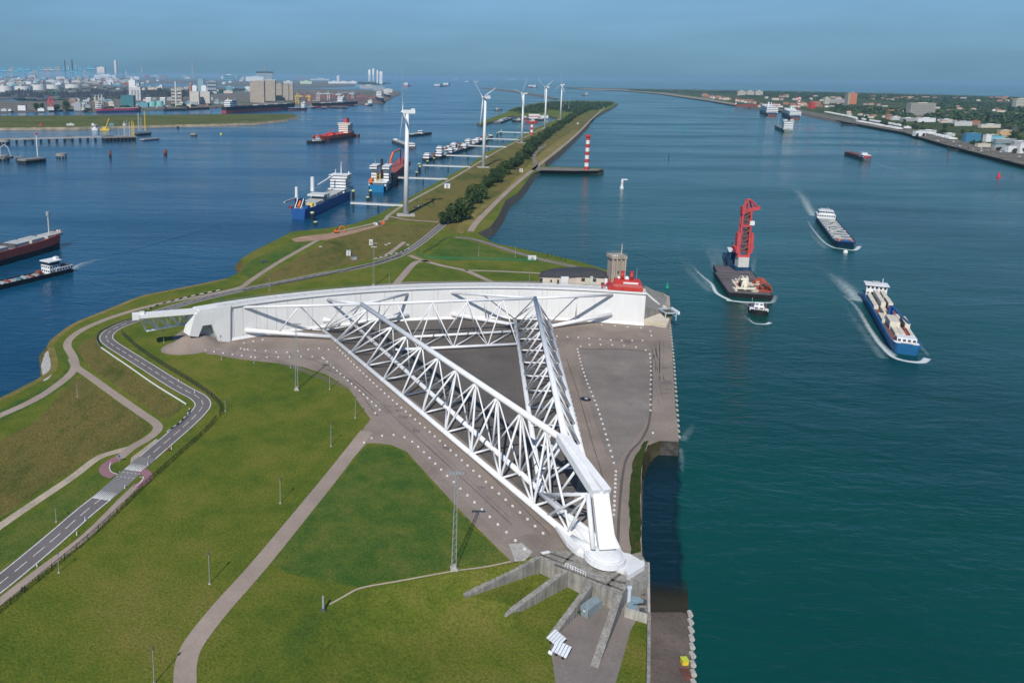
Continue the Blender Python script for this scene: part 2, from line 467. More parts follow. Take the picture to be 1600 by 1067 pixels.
def offset_path(p, d):
    out = []
    for i in range(len(p)):
        a, b = p[max(i - 1, 0)], p[min(i + 1, len(p) - 1)]
        t = (b - a); t.z = 0; t.normalize(); out.append(p[i] + Vector((t.y, -t.x, 0)) * d)
    return out


def px_path(pts, z=GZ, n=6): return smooth_path([G(*q, z) for q in pts], n)


def ribbon(path, w, dz, mb=None):
    mb = mb or MB(); up = Vector((0, 0, dz))
    mb.strip([q + up for q in offset_path(path, w / 2)], [q + up for q in offset_path(path, -w / 2)], True)
    return mb


def poly_px(pts, z=GZ): return [(q.x, q.y) for q in (G(*p, z) for p in pts)]


def resample(path, step):
    out = [path[0].copy()]; need = step
    for a, b in zip(path[:-1], path[1:]):
        d = b - a; l = d.length; pos = 0.
        while l - pos >= need:
            pos += need; out.append(a + d * (pos / l)); need = step
        need -= l - pos
    return out


def inset(poly, d):
    """offset of a closed polygon (list of (x, y)) inwards by d (number or list)"""
    n = len(poly); A = sum(poly[i][0] * poly[(i + 1) % n][1] - poly[(i + 1) % n][0] * poly[i][1] for i in range(n))
    sg = 1 if A > 0 else -1; out = []
    for i in range(n):
        dd = d[i] if isinstance(d, list) else d
        p0, p1, p2 = Vector(poly[i - 1]), Vector(poly[i]), Vector(poly[(i + 1) % n])
        e1, e2 = (p1 - p0).normalized(), (p2 - p1).normalized()
        n1, n2 = Vector((-e1.y, e1.x)) * sg, Vector((-e2.y, e2.x)) * sg
        m = n1 + n2; m = m / max(m.length_squared, .35) * 2
        out.append(tuple(p1 + m * dd))
    return out


def land(name, wl_px, bank, m, mb_bank, top=GZ, foot=WZ - 1.):
    """land with a bank: the waterline is traced, the top edge lies `bank` metres inland"""
    wl = poly_px(wl_px, WZ); tp = inset(wl, bank)
    o = struct(MB().sheet(tp, top).build(name, m))
    b = MB(); n = len(wl); low = inset(wl, -1.5)
    for i in range(n):
        j = (i + 1) % n
        b.face([(*wl[i], WZ), (*wl[j], WZ), (*tp[j], top), (*tp[i], top)])
        b.face([(*low[i], foot), (*low[j], foot), (*wl[j], WZ), (*wl[i], WZ)])
    struct(b.build(name + '_bank', mb_bank))
    return tp


# ------------------------------------------------------------------ the setting: water, land, roads
WATER = water_mat('water', (.003, .055, .118), (.002, .054, .046))
w = MB(); S = 60000
w.face([(-S, -2000, WZ), (S, -2000, WZ), (S, S, WZ), (-S, S, WZ)])
struct(w.build('water', WATER))
bed = MB(); bed.face([(-S, -2000, WZ - 14), (S, -2000, WZ - 14), (S, S, WZ - 14), (-S, S, WZ - 14)])
struct(bed.build('seabed', DARKCONC))

GRASS = grass_mat('grass', [(.38, (.066, .112, .017)), (.47, (.105, .145, .019)), (.53, (.138, .162, .024)), (.62, (.18, .172, .038))], s1=.016, s2=.1)
GRASSG = grass_mat('lush_grass', [(.40, (.05, .112, .02)), (.5, (.085, .136, .024)), (.60, (.135, .158, .032))], s1=.02, s2=.16)
GRASSD = grass_mat('dry_grass', [(.38, (.07, .092, .02)), (.46, (.13, .125, .034)), (.54, (.185, .15, .048)), (.62, (.10, .115, .026))], s1=.02, s2=.13, squash=(1, .45), bump=.8)
GRASSB = grass_mat('straw_grass', [(.32, (.12, .13, .035)), (.5, (.22, .185, .06)), (.68, (.32, .25, .11))], s1=.03, s2=.2)
APRON = paved_mat('apron_paving', (.25, .205, .172), 0, .12, .2)
YARD = paved_mat('yard_asphalt', (.21, .182, .165), 0, .12, .2)
GREYFLOOR = paved_mat('grey_floor', (.225, .195, .173), 9., .1, .22)
DARKFLOOR = paved_mat('dark_floor', (.125, .112, .1), 11., .12, .2)
ASPHALT = paved_mat('asphalt', (.155, .14, .138), 0, .1, .15)
PATHM = paved_mat('path_paving', (.33, .265, .218), 0, .1, .14)
SANDY = paved_mat('sandy_track', (.42, .35, .27), 0, .2, .25)
PINK = paved_mat('red_cycle_asphalt', (.27, .145, .16), 0, .1, .15)
LINE = mat('road_paint', (.64, .64, .62), .75, .28, 1.6)
SAND = paved_mat('reddish_sand', (.36, .23, .16), 0, .2, .25)
GRAVEL = mat('pale_gravel', (.42, .41, .38), .95, .45, 1.5, bump=.3, bscale=1.2)

ISLAND = [(-120, 690), (0, 634), (52, 606), (64, 594), (62, 572), (61, 556), (78, 539), (107, 519), (150, 501), (200, 480), (230, 471), (285, 460), (345, 447), (374, 433), (366, 417), (384, 405),
          (450, 371), (500, 366), (548, 358), (582, 345), (630, 318), (696, 281), (731, 262), (755, 243), (777, 235), (800, 224), (827, 206), (850, 197), (869, 187), (850, 182), (815, 185), (801, 184), (752, 198), (744, 196), (765, 187), (787, 179),
          (800, 171), (830, 164), (858, 160), (900, 159), (958, 160), (966, 164), (958, 170), (945, 177), (925, 189), (920, 200), (905, 216), (880, 241), (857, 259), (853, 266), (900, 267.5), (936, 268.5), (944, 270.3), (936, 272.5), (895, 272.5), (846, 271.5), (835, 281), (825, 297), (815, 310),
          (797, 322), (787, 347), (774, 366), (756, 375), (780, 390), (822, 399), (865, 408), (910, 419), (955, 433), (1000, 447), (1038, 458), (1046, 470), (1048, 500), (1051, 560), (1056, 640), (1060, 672),
          (1061, 690), (1030, 688), (1014, 700), (1006, 740), (1003, 845), (1006, 872), (1016, 883), (1017, 940), (1015, 1067), (1013, 1300)]
banks = []
for x, y in ISLAND:
    if x < 400 and y > 350: b_ = 5.
    elif y < 300 and x < 870 and x < 800: b_ = 5.
    elif 800 <= x and y < 280 and not (845 < x and 262 < y): b_ = 6.
    elif 845 < x < 950 and 262 < y < 275: b_ = 1.5
    elif x > 1000 and y > 880: b_ = .4
    elif x > 990 and 440 < y < 692: b_ = .05
    elif x > 1000: b_ = 4.
    elif x > 740 and y < 380: b_ = 5.5
    else: b_ = 5.
    banks.append(b_)
wl = [tuple(G(*q, GZ if (q[0] > 990 and 440 < q[1] < 692) else WZ)[:2]) for q in ISLAND]; tp = inset(wl, banks)
notch = poly_px([(838, 868), (800, 879), (700, 891), (560, 921), (505, 946), (478, 1000), (450, 1100), (430, 1300)])
outline = tp[:]          # ... the last points run down the retaining wall; the low ground beside the abutment is cut out
cut = [k for k, (x, y) in enumerate(ISLAND) if (x, y) == (1006, 872)][0]
top_poly = outline[:cut + 1] + poly_px([(1013, 882), (900, 862), (860, 860)]) + notch + poly_px([(-300, 1300), (-300, 760)])
struct(MB().sheet(top_poly, GZ).build('ground', GRASS))
bk, rk = MB(), MB(); low = inset(wl, -1.5)
for i in range(len(wl) - 1):
    x, y = ISLAND[i]; t = bk if (x < 740 and y > 230) else rk
    if x > 1000 and y > 860: continue
    t.face([(*wl[i], WZ), (*wl[i + 1], WZ), (*tp[i + 1], GZ), (*tp[i], GZ)])
    t.face([(*low[i], WZ - 1), (*low[i + 1], WZ - 1), (*wl[i + 1], WZ), (*wl[i], WZ)])
struct(bk.build('grass_bank', BANK)); struct(rk.build('rock_bank', ROCKD))

# the ground falls away from the trench line to the low yard beside the abutment
NU, NV = 90, 70
A0 = G(505, 946)
sl_ = MB(); gridp = {}


def ss(t): t = max(0., min(1., t)); return t * t * (3 - 2 * t)


LEFT_ED = smooth_path([G(505, 946), G(478, 1000), G(450, 1100), G(430, 1300)], 10)
TOP_ED = smooth_path([G(505, 946), G(560, 921), G(700, 891), G(800, 879), G(838, 868)], 10)


def at(path, t):
    k = t * (len(path) - 1); i = min(int(k), len(path) - 2); return path[i].lerp(path[i + 1], k - i)


BR, TR = G(1000, 1300, LZ), G(838, 868)
FA, FB = G(842, 869), G(726, 929, 1.2)                # the first buttress holds the higher ground back
fd = (FB - FA); fl = Vector((fd.x, fd.y)).length; fdir = Vector((fd.x, fd.y)) / fl; fnor = Vector((-fdir.y, fdir.x))
for i in range(NU + 1):
    u = i / NU
    for j in range(NV + 1):
        v = j / NV
        a, b = at(TOP_ED, u), at(LEFT_ED, v)
        p = a + b - A0 + (u * v) * (BR - TR - (LEFT_ED[-1] - A0))
        k = 2.2 + 5 * ss((u - .72) / .2)
        z = GZ - (GZ - LZ) * ss(u * 1.7) * ss(v * k)
        q = Vector((p.x - FA.x, p.y - FA.y)); s_, d_ = q.dot(fdir) / fl, q.dot(fnor)
        if d_ > 0: z = min(z, z + (min(z, LZ + .15 + 2.6 * max(0., min(1., s_))) - z) * ss(d_ / .9) * (1 - ss((s_ - .95) / .5)))
        gridp[i, j] = (p.x, p.y, max(LZ - .05, z))


def ground_z(x, y): return min(gridp.values(), key=lambda g: (g[0] - x) ** 2 + (g[1] - y) ** 2)[2]


for i in range(NU):
    for j in range(NV): sl_.face([gridp[i, j], gridp[i + 1, j], gridp[i + 1, j + 1], gridp[i, j + 1]])
struct(sl_.build('sloping_ground', GRASS))
lowp = poly_px([(840, 880), (1013, 890), (1012, 1320), (700, 1320), (760, 1000)], LZ)
struct(MB().sheet(lowp, LZ - .02).build('low_ground', GRASSB if False else GRASS))


def ragged(poly, amp, step=3.):
    q = random.Random(len(poly)); out = []
    for i in range(len(poly)):
        a, b = Vector(poly[i]), Vector(poly[(i + 1) % len(poly)]); n = max(1, min(60, int((b - a).length / step)))
        for k in range(n):
            p = a.lerp(b, k / n); out.append((p.x + (q.uniform(-amp, amp) if k else 0), p.y + (q.uniform(-amp, amp) if k else 0)))
    return out


def surf(name, pts, m, dz, z=GZ):
    if 'grass' in m.name or 'moss' in m.name: return struct(MB().sheet(ragged(poly_px(pts, z), .3 if 'moss' in m.name else .8), z + dz).build(name, m))
    return struct(MB().sheet(poly_px(pts, z), z + dz).build(name, m))


surf('yard', [(913, 945), (945, 940), (985, 950), (1000, 958), (985, 985), (962, 1067), (948, 1140), (855, 1140), (868, 1067), (860, 1010), (872, 985), (895, 960)], YARD, .02, LZ)
surf('apron', [(268, 528), (295, 545), (330, 553), (372, 561), (430, 567), (472, 573), (510, 585), (545, 607), (579, 655), (560, 680), (538, 706), (558, 709), (573, 692.5), (585, 692), (612, 695), (636, 706), (682, 757), (737, 816), (800, 878), (838, 867.5), (858, 860.5), (905, 863), (1003, 868), (1002.5, 845),
               (1002, 760), (1004, 720), (1012, 696), (1030, 689), (1060.5, 689.5), (1059.6, 672), (1055.6, 640), (1050.6, 560), (1047.6, 500), (1045.5, 470), (1037.5, 458.4), (1000, 447.4), (955, 441), (940, 445), (850, 440), (640, 440), (420, 462), (300, 505)], APRON, .02)
surf('dark_floor', [(500, 510), (527, 533), (700, 668), (838, 785), (885, 822), (893, 800), (905, 742), (880, 640), (862, 520), (850, 500), (620, 499)], DARKFLOOR, .04)
surf('grey_floor', [(906, 546), (960, 543), (1010, 548), (1017, 562), (1017, 648), (990, 690), (962, 726), (948, 710), (930, 660), (909, 600)], GREYFLOOR, .04)
surf('mossy_slope', [(1006, 690), (1014, 688), (1004, 720), (1001.5, 760), (1001.5, 862), (985, 866), (983, 780), (988, 722)], grass_mat('moss', [(.38, (.014, .032, .006)), (.5, (.03, .06, .01)), (.6, (.075, .07, .02))], s1=.08, s2=.4), .045)
for nm, pts in (('path_edge', [(965, 865), (968, 790), (975, 730), (985, 706), (1004, 684), (1016, 648), (1018, 570), (1011, 549), (905, 545)]),):
    struct(ribbon(px_path(pts), .9, .05).build('floor_channel', DARKFLOOR))
for pts in ([(535, 545), (600, 598), (700, 682), (780, 756), (860, 835)], [(505, 575), (560, 600), (620, 655), (720, 745), (800, 820)], [(885, 560), (905, 620), (925, 690), (940, 740), (944, 780)], [(300, 535), (400, 552), (480, 560), (540, 590), (590, 650)]):
    struct(ribbon(px_path(pts), .35, .052).build('floor_joint', DARKFLOOR))
for k, pts in enumerate(([(0, 0)], [(918, 624), (980, 632)])):
    if k: struct(ribbon(px_path(pts), 1.6, .048).build('floor_stain', YARD))
tm = MB(); q = random.Random(77)
for i in range(18):
    a, b = q.choice([((520, 560), (840, 850)), ((905, 535), (950, 760)), ((400, 550), (560, 610)), ((900, 525), (1010, 535)), ((1025, 530), (1035, 660)), ((930, 560), (1000, 680))])
    ja, jb, jm = q.uniform(-9, 9), q.uniform(-9, 9), q.uniform(-6, 6)
    pth = px_path([(a[0] + ja, a[1] + q.uniform(-3, 3)), ((a[0] + b[0]) / 2 + jm + (ja + jb) / 2, (a[1] + b[1]) / 2), (b[0] + jb, b[1])])
    i0 = q.randrange(0, 4); pth = pth[i0:i0 + q.randrange(5, 10)]
    for o_ in (-.9, .9): ribbon(offset_path(pth, o_), .3, .054, tm)
struct(tm.build('tyre_marks', paved_mat('tyre_mark', (.205, .175, .157), 0, .2, .25)))
pm_ = MB()
for i in range(16):
    x, y = q.choice([(q.uniform(560, 780), 0), (q.uniform(910, 1000), q.uniform(530, 680)), (q.uniform(1022, 1044), q.uniform(520, 660))]); y = y or 588 + (x - 560) * .87 + q.uniform(-8, 10); w_, h_ = q.uniform(5, 16), q.uniform(2, 7)
    pm_.sheet(poly_px([(x, y), (x + w_, y + h_ * .3), (x + w_ * .9, y + h_), (x - w_ * .1, y + h_ * .8)]), GZ + .044 + i * .0006)
struct(pm_.build('paving_repairs', paved_mat('paving_repair', (.19, .165, .15), 0, .15, .2)))
surf('concrete_patch', [(795, 850), (815, 848), (832, 862), (820, 876), (805, 877)], CONC2, .045)

ROAD_C = [(-80, 972), (4, 908), (78, 847), (132, 800), (175, 765), (235, 711), (285, 668), (309, 645), (317, 632), (310, 621), (290, 610), (266, 596), (230, 573), (195, 551), (172, 536), (166, 527), (172, 518), (188, 509), (212, 500), (250, 486), (300, 471.5), (360, 457), (420, 445), (500, 429), (560, 418), (600, 408), (630, 396), (660, 377), (702, 342.5), (716, 332)]
road = px_path(ROAD_C, n=8)
struct(ribbon(road, 7.2, .05).build('road', ASPHALT))
for k in (-1, 1): struct(ribbon(offset_path(road, 3.2 * k), .34, .062).build('edge_line', LINE))
d = MB(); rs = resample(road, .8)
for i in range(0, len(rs) - 8, 9):
    if i < 150 or i % 9 == 0: ribbon([q.copy() for q in rs[i:i + 7]], .26, .062, d)
struct(d.build('centre_line', LINE))
# raised crossing: grey block, toothed ramps, red cycle lanes
struct(ribbon(px_path([(160, 778), (230, 715)], n=4), 7.0, .066).build('raised_crossing', paved_mat('grey_block_paving', (.2, .195, .19), 0, .1, .1)))
for a, b in (((157, 780), (170, 768.5)), ((207, 735), (218, 725.5))):
    pa, pb = G(*a), G(*b); t = (pb - pa); L_ = t.length; t.normalize(); s_ = Vector((t.y, -t.x, 0))
    d = MB()
    for k in range(9):
        o_ = s_ * ((k - 4) * .72)
        q = [pa + o_ - s_ * .3, pa + o_ + s_ * .3, pb + o_ + s_ * .05, pb + o_ - s_ * .05]
        d.face([x + Vector((0, 0, .074)) for x in q])
    struct(d.build('ramp_marking', LINE))
pink = MB(); ribbon(px_path([(186, 716), (172, 722), (163, 731), (166, 739), (178, 744)]), 3.6, .07, pink); ribbon(px_path([(216, 735), (226, 737), (231, 744), (226, 752), (212, 761)]), 3.2, .07, pink)
struct(pink.build('cycle_lane', PINK))
for pts in ([(173, 722), (171, 730), (174, 737), (184, 741)], [(218, 745), (224, 746), (219, 754), (211, 760)]): struct(ribbon(px_path(pts), .3, .078).build('cycle_line', LINE))
for pts in ([(186, 737), (222, 741)], [(182, 744), (214, 748)]):
    d = MB(); q = resample(px_path(pts), .5)
    for i in range(0, len(q) - 2, 3): ribbon(q[i:i + 2], .3, .08, d)
    struct(d.build('crossing_line', LINE))
struct(ribbon(px_path([(-60, 672), (0, 649), (60, 621), (103, 591), (117, 573), (114, 557), (105, 540), (112, 527), (135, 512), (180, 494), (240, 477), (320, 461.5), (375, 449), (392, 438), (440, 407), (505, 371), (525, 363), (596, 346), (608, 336), (640, 315), (705, 280), (740, 259), (778, 236), (810, 220), (850, 199)]), 4.0, .04).build('cycle_path', PATHM))
struct(ribbon(px_path([(112, 560), (120, 574), (140, 588), (180, 617), (220, 645), (243, 661), (246, 671), (232, 684), (205, 700), (186, 716)]), 3.8, .044).build('path', PATHM))
struct(ribbon(px_path([(-60, 868), (0, 822), (60, 781), (112, 746), (152, 716), (180, 706), (206, 699)]), 3.2, .042).build('sandy_track', SANDY))
surf('gravel_verge', [(205, 715), (243, 686), (250, 687), (262, 676), (268, 680), (225, 716), (210, 730), (203, 727)], SANDY, .043)
struct(ribbon(px_path([(216, 757), (190, 782), (165, 808), (125, 845), (60, 893), (0, 940), (-60, 985)]), 3.0, .044).build('side_path', PATHM))
struct(ribbon(px_path([(289, 1130), (289, 1067), (291, 1035), (304, 1003), (345, 950), (402, 886), (473, 800), (520, 742), (573, 674)]), 5.2, .044).build('service_path', PATHM))
for pts, wd, mm in (([(612, 452), (632, 428), (650, 410), (672, 408)], 5, PATHM), ([(640, 399), (655, 405), (690, 415), (727, 423), (760, 437), (790, 450)], 4.5, PATHM), ([(727, 422.5), (780, 424), (860, 428)], 3.5, PATHM),
                    ([(712, 371), (740, 374), (780, 386), (815, 397), (865, 410), (900, 417)], 6., YARD), ([(632, 378), (618, 389), (600, 401), (585, 405)], 4., PATHM),
                    ([(735, 362), (747, 345), (790, 302), (832, 266), (870, 236), (900, 211), (925, 186), (947, 166)], 6., PATHM), ([(607, 338), (640, 344), (690, 347)], 4., PATHM), ([(832, 266), (838, 258), (834, 247), (838, 238), (852, 226)], 6., YARD)):
    struct(ribbon(px_path(pts), wd, .046).build('path', mm))
surf('pier_deck', [(838, 261), (853, 261.6), (900, 262.8), (935, 263.8), (941, 265.3), (934, 267), (895, 267.2), (846, 266.4), (838, 268)], paved_mat('pier_paving', (.2, .175, .15), 0, .15, .2), .03)
surf('reddish_sand', [(455, 374), (470, 370), (545, 361), (590, 351), (604, 346), (598, 352), (560, 363), (510, 375), (462, 378)], SAND, .048)
surf('gravel_shore', [(64, 571), (70, 552), (80, 543), (87, 560), (87, 578), (76, 592), (68, 596)], GRAVEL, .03)
# grass of other kinds
surf('dry_meadow', [(0, 690), (60, 655), (115, 592), (128, 590), (170, 618), (228, 660), (236, 670), (222, 684), (200, 694), (150, 709), (100, 744), (0, 808), (-60, 840), (-60, 715)], GRASSD, .012)
surf('dry_strip', [(120, 545), (135, 530), (150, 527), (158, 545), (210, 584), (285, 632), (283, 640), (262, 655), (248, 650), (190, 607), (140, 575)], GRASSD, .012)
surf('dry_grass', [(392, 445), (520, 372), (600, 352), (690, 350), (650, 378), (625, 390), (560, 410), (480, 428)], GRASSD, .012)
surf('lush_grass', [(392, 407), (452, 380), (505, 376), (440, 404), (388, 436), (376, 425)], GRASSG, .014)
surf('lush_lawn', [(668, 400), (705, 373), (722, 374), (780, 392), (840, 405), (845, 410), (780, 406), (700, 408)], GRASSG, .012)
surf('lush_verge', [(-60, 685), (0, 657), (60, 629), (105, 601), (122, 585), (118, 560), (108, 541), (118, 530), (104, 530), (93, 548), (96, 560), (104, 572), (96, 585), (55, 613), (0, 640), (-60, 663)], GRASSG, .01)
surf('lush_corner', [(-60, 905), (0, 842), (110, 765), (158, 735), (165, 745), (120, 795), (0, 890), (-60, 930)], GRASSG, .012)
surf('lush_slope', [(575, 698), (598, 696), (624, 701), (655, 730), (700, 781), (755, 838), (795, 876), (700, 889), (560, 917), (470, 900), (420, 880), (480, 805)], GRASSG, .01)
surf('straw_verge', [(735, 345), (800, 290), (840, 262), (880, 228), (905, 205), (897, 203), (850, 235), (822, 262), (785, 300), (735, 335), (712, 360), (722, 366)], GRASSB, .012)
surf('straw_field', [(640, 330), (720, 285), (770, 240), (815, 224), (865, 193), (890, 190), (850, 215), (800, 240), (760, 265), (700, 320), (690, 340), (655, 345)], GRASSD, .012)
surf('straw_patch', [(712, 352), (740, 342), (765, 325), (748, 345), (735, 360)], GRASSB, .02)

pth = [Vector((*tp[i], GZ)) for i in range(len(ISLAND)) if ISLAND[i][0] < 400 and ISLAND[i][1] > 440 and i < 14]
struct(ribbon(smooth_path(offset_path(pth, 1.2), 6), 3.4, .05).build('straw_edge', GRASSB))
surf('straw_spit', [(598, 348), (640, 320), (705, 283), (760, 246), (812, 219), (850, 200), (880, 192), (900, 184), (930, 172), (945, 168), (928, 184), (903, 208), (878, 232), (852, 254), (830, 268), (798, 300), (770, 330), (740, 358), (712, 366), (690, 350), (640, 347)], GRASSD, .008)
struct(ribbon(px_path([(330, 547), (400, 553), (500, 551), (540, 576), (600, 634), (700, 727), (812, 838)]), 11., .034).build('driving_lane', paved_mat('lane_paving', (.27, .222, .196), 0, .12, .14)))
# the submerged ramp and quay apron right of the abutment
rp = MB(); rq = [G(1016, 900, WZ - 1.6), G(1072, 915, WZ - 1.6), G(1076, 968, WZ + .35), G(1081, 1067, WZ + .8), G(1084, 1300, WZ + .8), G(1014, 1300, WZ + .8), G(1015, 1067, WZ + .8), G(1016, 968, WZ + .35)]
rp.face([rq[0], rq[1], rq[2], rq[7]]); rp.face([rq[7], rq[2], rq[3], rq[6]]); rp.face([rq[6], rq[3], rq[4], rq[5]])
for a, b in ((1, 2), (2, 3), (3, 4)): rp.face([rq[a], rq[b], rq[b] - Vector((0, 0, 4)), rq[a] - Vector((0, 0, 4))])
struct(rp.build('quay_ramp', paved_mat('wet_brown_concrete', (.13, .105, .09), 7., .2, .35)))
SHAL = fade_edge(water_mat('shallow_water', (.003, .018, .026), (.003, .018, .026), .06), .78)
lf = smooth_path([G(*q, WZ + .02) for q in ((1012, 700), (1006, 712), (1003.5, 740), (1003, 846), (1008, 875), (1016, 890), (1016, 966))], 5)
rt = [G(1069 + 8 * k / (len(lf) - 1), 704 + 262 * k / (len(lf) - 1), WZ + .02) for k in range(len(lf))]
struct(MB().strip(lf, rt, True).build('basin_water', SHAL))
SHB = fade_edge(water_mat('brown_shallows', (.035, .03, .015), (.035, .03, .015), .08), .35)
struct(MB().strip([G(1012 + 7 * k, 690, WZ + .03) for k in range(8)], [G(1012 + 7.4 * k, 716, WZ + .03) for k in range(8)], True).build('silty_shallows', SHB))
struct(MB().strip([G(1016 + 8.6 * k, 967.5, WZ + .035) for k in range(8)], [G(1016 + 8.3 * k, 895, WZ + .035) for k in range(8)], True).build('ramp_shallows', SHB))

bA = [G(*q, GZ + .05) for q in ((1003, 735), (1007, 708), (1014, 696), (1030, 689), (1046, 688.7), (1060.5, 689.5))]
bB = [G(*q, WZ - .1) for q in ((1005, 752), (1013, 730), (1022, 716), (1036, 709), (1048, 707), (1061, 704))]
struct(MB().strip(smooth_path(bA, 6), smooth_path(bB, 6)).build('weedy_bank', grass_mat('weedy', [(.38, (.04, .05, .015)), (.5, (.09, .075, .035)), (.62, (.15, .12, .08))], s1=.15, s2=.5)))

# far shores
FARG = grass_mat('far_grass', [(.38, (.06, .09, .018)), (.5, (.105, .12, .025)), (.62, (.15, .14, .05))], s1=.01, s2=.05, fine=.2)
FARL = paved_mat('port_ground', (.16, .14, .11), 0, .35, .6)
SANDB = mat('sandy_bank', (.25, .21, .15), .9, .4, .05)
land('harbour_dam', [(-260, 206), (0, 204), (110, 203), (210, 200.5), (320, 198), (400, 195.5), (445, 191), (470, 184), (458, 180.5), (380, 181), (200, 182.5), (60, 183.5), (-260, 186)], 9., FARG, SANDB)
land('port_land', [(-400, 178), (0, 177), (112, 174), (150, 175.5), (240, 173), (345, 169), (460, 165), (560, 165), (600, 162), (613, 154), (627, 147.5), (625, 144), (562, 141.5), (480, 139.5), (392, 141), (330, 150), (250, 153), (60, 160), (-400, 163)], 8., FARL, ROCK)
land('port_land', [(-400, 160), (0, 156), (150, 152), (335, 147), (390, 139), (330, 137), (210, 136), (60, 135.5), (-400, 137)], 8., FARL, ROCK)
land('port_land', [(-400, 134), (0, 134.5), (180, 134.5), (215, 131), (300, 131.5), (345, 134), (420, 138), (520, 137), (595, 133), (612, 129.6), (560, 127.6), (400, 125.5), (200, 124.6), (-400, 121)], 12., FARL, ROCK)
land('port_land', [(-600, 120), (0, 121.6), (200, 123.4), (380, 124.2), (390, 123.0), (200, 121.6), (0, 119.8), (-600, 116.5)], 12., FARL, ROCK)
land('harbour_breakwater', [(752, 137.4), (800, 142.4), (850, 150), (874, 155.6), (868, 156.4), (845, 152), (798, 144), (750, 138.8)], 6., FARL, ROCK)
land('right_shore', [(880, 138.0), (930, 142), (972, 142.5), (1030, 148), (1065, 153), (1105, 158.5), (1150, 166), (1181, 171), (1244, 178.5), (1280, 187), (1319, 193), (1412, 209), (1475, 228), (1600, 261), (1720, 296), (1900, 296), (1900, 159), (1600, 153), (1450, 148.5), (1319, 145), (1200, 142.8), (1100, 141.0), (960, 139.2), (885, 137.2)], 10., grass_mat('town_green', [(.38, (.03, .055, .016)), (.5, (.06, .08, .022)), (.62, (.12, .12, .05))], s1=.01, s2=.05, fine=.2), ROCK)
surf('beach', [(1000, 140.6), (1100, 142), (1319, 146), (1450, 149.6), (1600, 154), (1600, 153.3), (1450, 148.8), (1319, 145.3), (1100, 141.3)], SANDB, .05)
surf('quay_road', [(1181, 170), (1250, 177), (1330, 192.5), (1412, 207), (1475, 225.6), (1600, 258), (1720, 292), (1720, 272), (1600, 242), (1475, 214), (1412, 199), (1330, 186), (1250, 172)], FARL, .05)
surf('shore_sand', [(880, 137.6), (930, 141), (972, 142), (1030, 147), (1105, 157.5), (1150, 165), (1150, 162), (1105, 154), (1030, 144), (972, 140)], SANDB, .05)
for k, c in enumerate(((.06, .06, .06), (.22, .17, .12), (.07, .095, .03), (.3, .28, .25))):
    q = random.Random(40 + k); m = MB(); mm = mat('port_patch_%d' % k, c, .95, .4, .02)
    for i in range(34):
        x, y = q.choice([(q.uniform(0, 330), q.uniform(137.5, 153)), (q.uniform(60, 560), q.uniform(150, 168)), (q.uniform(0, 210), q.uniform(122.5, 133.5)), (q.uniform(400, 600), q.uniform(142, 162))]); w_, h_ = q.uniform(6, 26), q.uniform(.5, 2.)
        if (x > 215 and y < 138) or (215 < x < 400 and 146 < y < 151): continue
        m.sheet(poly_px([(x, y), (x + w_, y + .3), (x + w_ * .9, y + h_), (x - w_ * .2, y + h_ * .9)]), GZ + .1 + .06 * k + i * .012)
    struct(m.build('yard_patches', mm))
surf('coal_yard', [(0, 152), (60, 157), (250, 151), (330, 146.5), (330, 141), (200, 142), (0, 143.5)], DGREY, .06)
surf('ore_yard', [(470, 161), (585, 160), (600, 155), (560, 146), (470, 146)], mat('ore_ground', (.13, .085, .075), .95, .3, .02), .06)
# ------------------------------------------------------------------ the flood gate
WC, WR = Vector((72.7, 138.3)), 287.4


def wallpt(px, py):
    o, d = ray(px, py); ox, oy = o.x - WC.x, o.y - WC.y
    a, b, c = d.x ** 2 + d.y ** 2, 2 * (ox * d.x + oy * d.y), ox ** 2 + oy ** 2 - WR ** 2
    return o + d * ((-b + math.sqrt(b * b - 4 * a * c)) / (2 * a))


def arc(a, r, z): a = R(a); return Vector((WC.x + r * sin(a), WC.y + r * cos(a), z))


PIV = G(945, 866, 7.5)
gate = thing('flood_gate', 'huge white storm surge gate with curved wall and two steel truss arms', 'flood gate', (PIV.x, PIV.y, GZ))
goff = -gate.location


def gpart(mb, name, m, parent=None, smooth=False):
    o = mb.build(name, m, parent or gate, smooth)
    if parent is None: o.location = goff
    return o


A0_, A1_ = -32.6, 15.7
NS = 60
angs = [A0_ + (A1_ - A0_) * i / NS for i in range(NS + 1)]
wl_ = MB()
prof = [(0, GZ - .3), (0, 21.6), (-.9, 21.8), (-.9, 23.0), (6.6, 23.0), (6.6, GZ - .3)]
for i in range(NS):
    for (r0, z0), (r1, z1) in zip(prof[:-1], prof[1:]):
        wl_.face([arc(angs[i], WR + r0, z0), arc(angs[i + 1], WR + r0, z0), arc(angs[i + 1], WR + r1, z1), arc(angs[i], WR + r1, z1)])
for a in (angs[0], angs[-1]): wl_.face([arc(a, WR + r, z) for r, z in prof])
wall = gpart(wl_, 'retaining_wall', GATE)
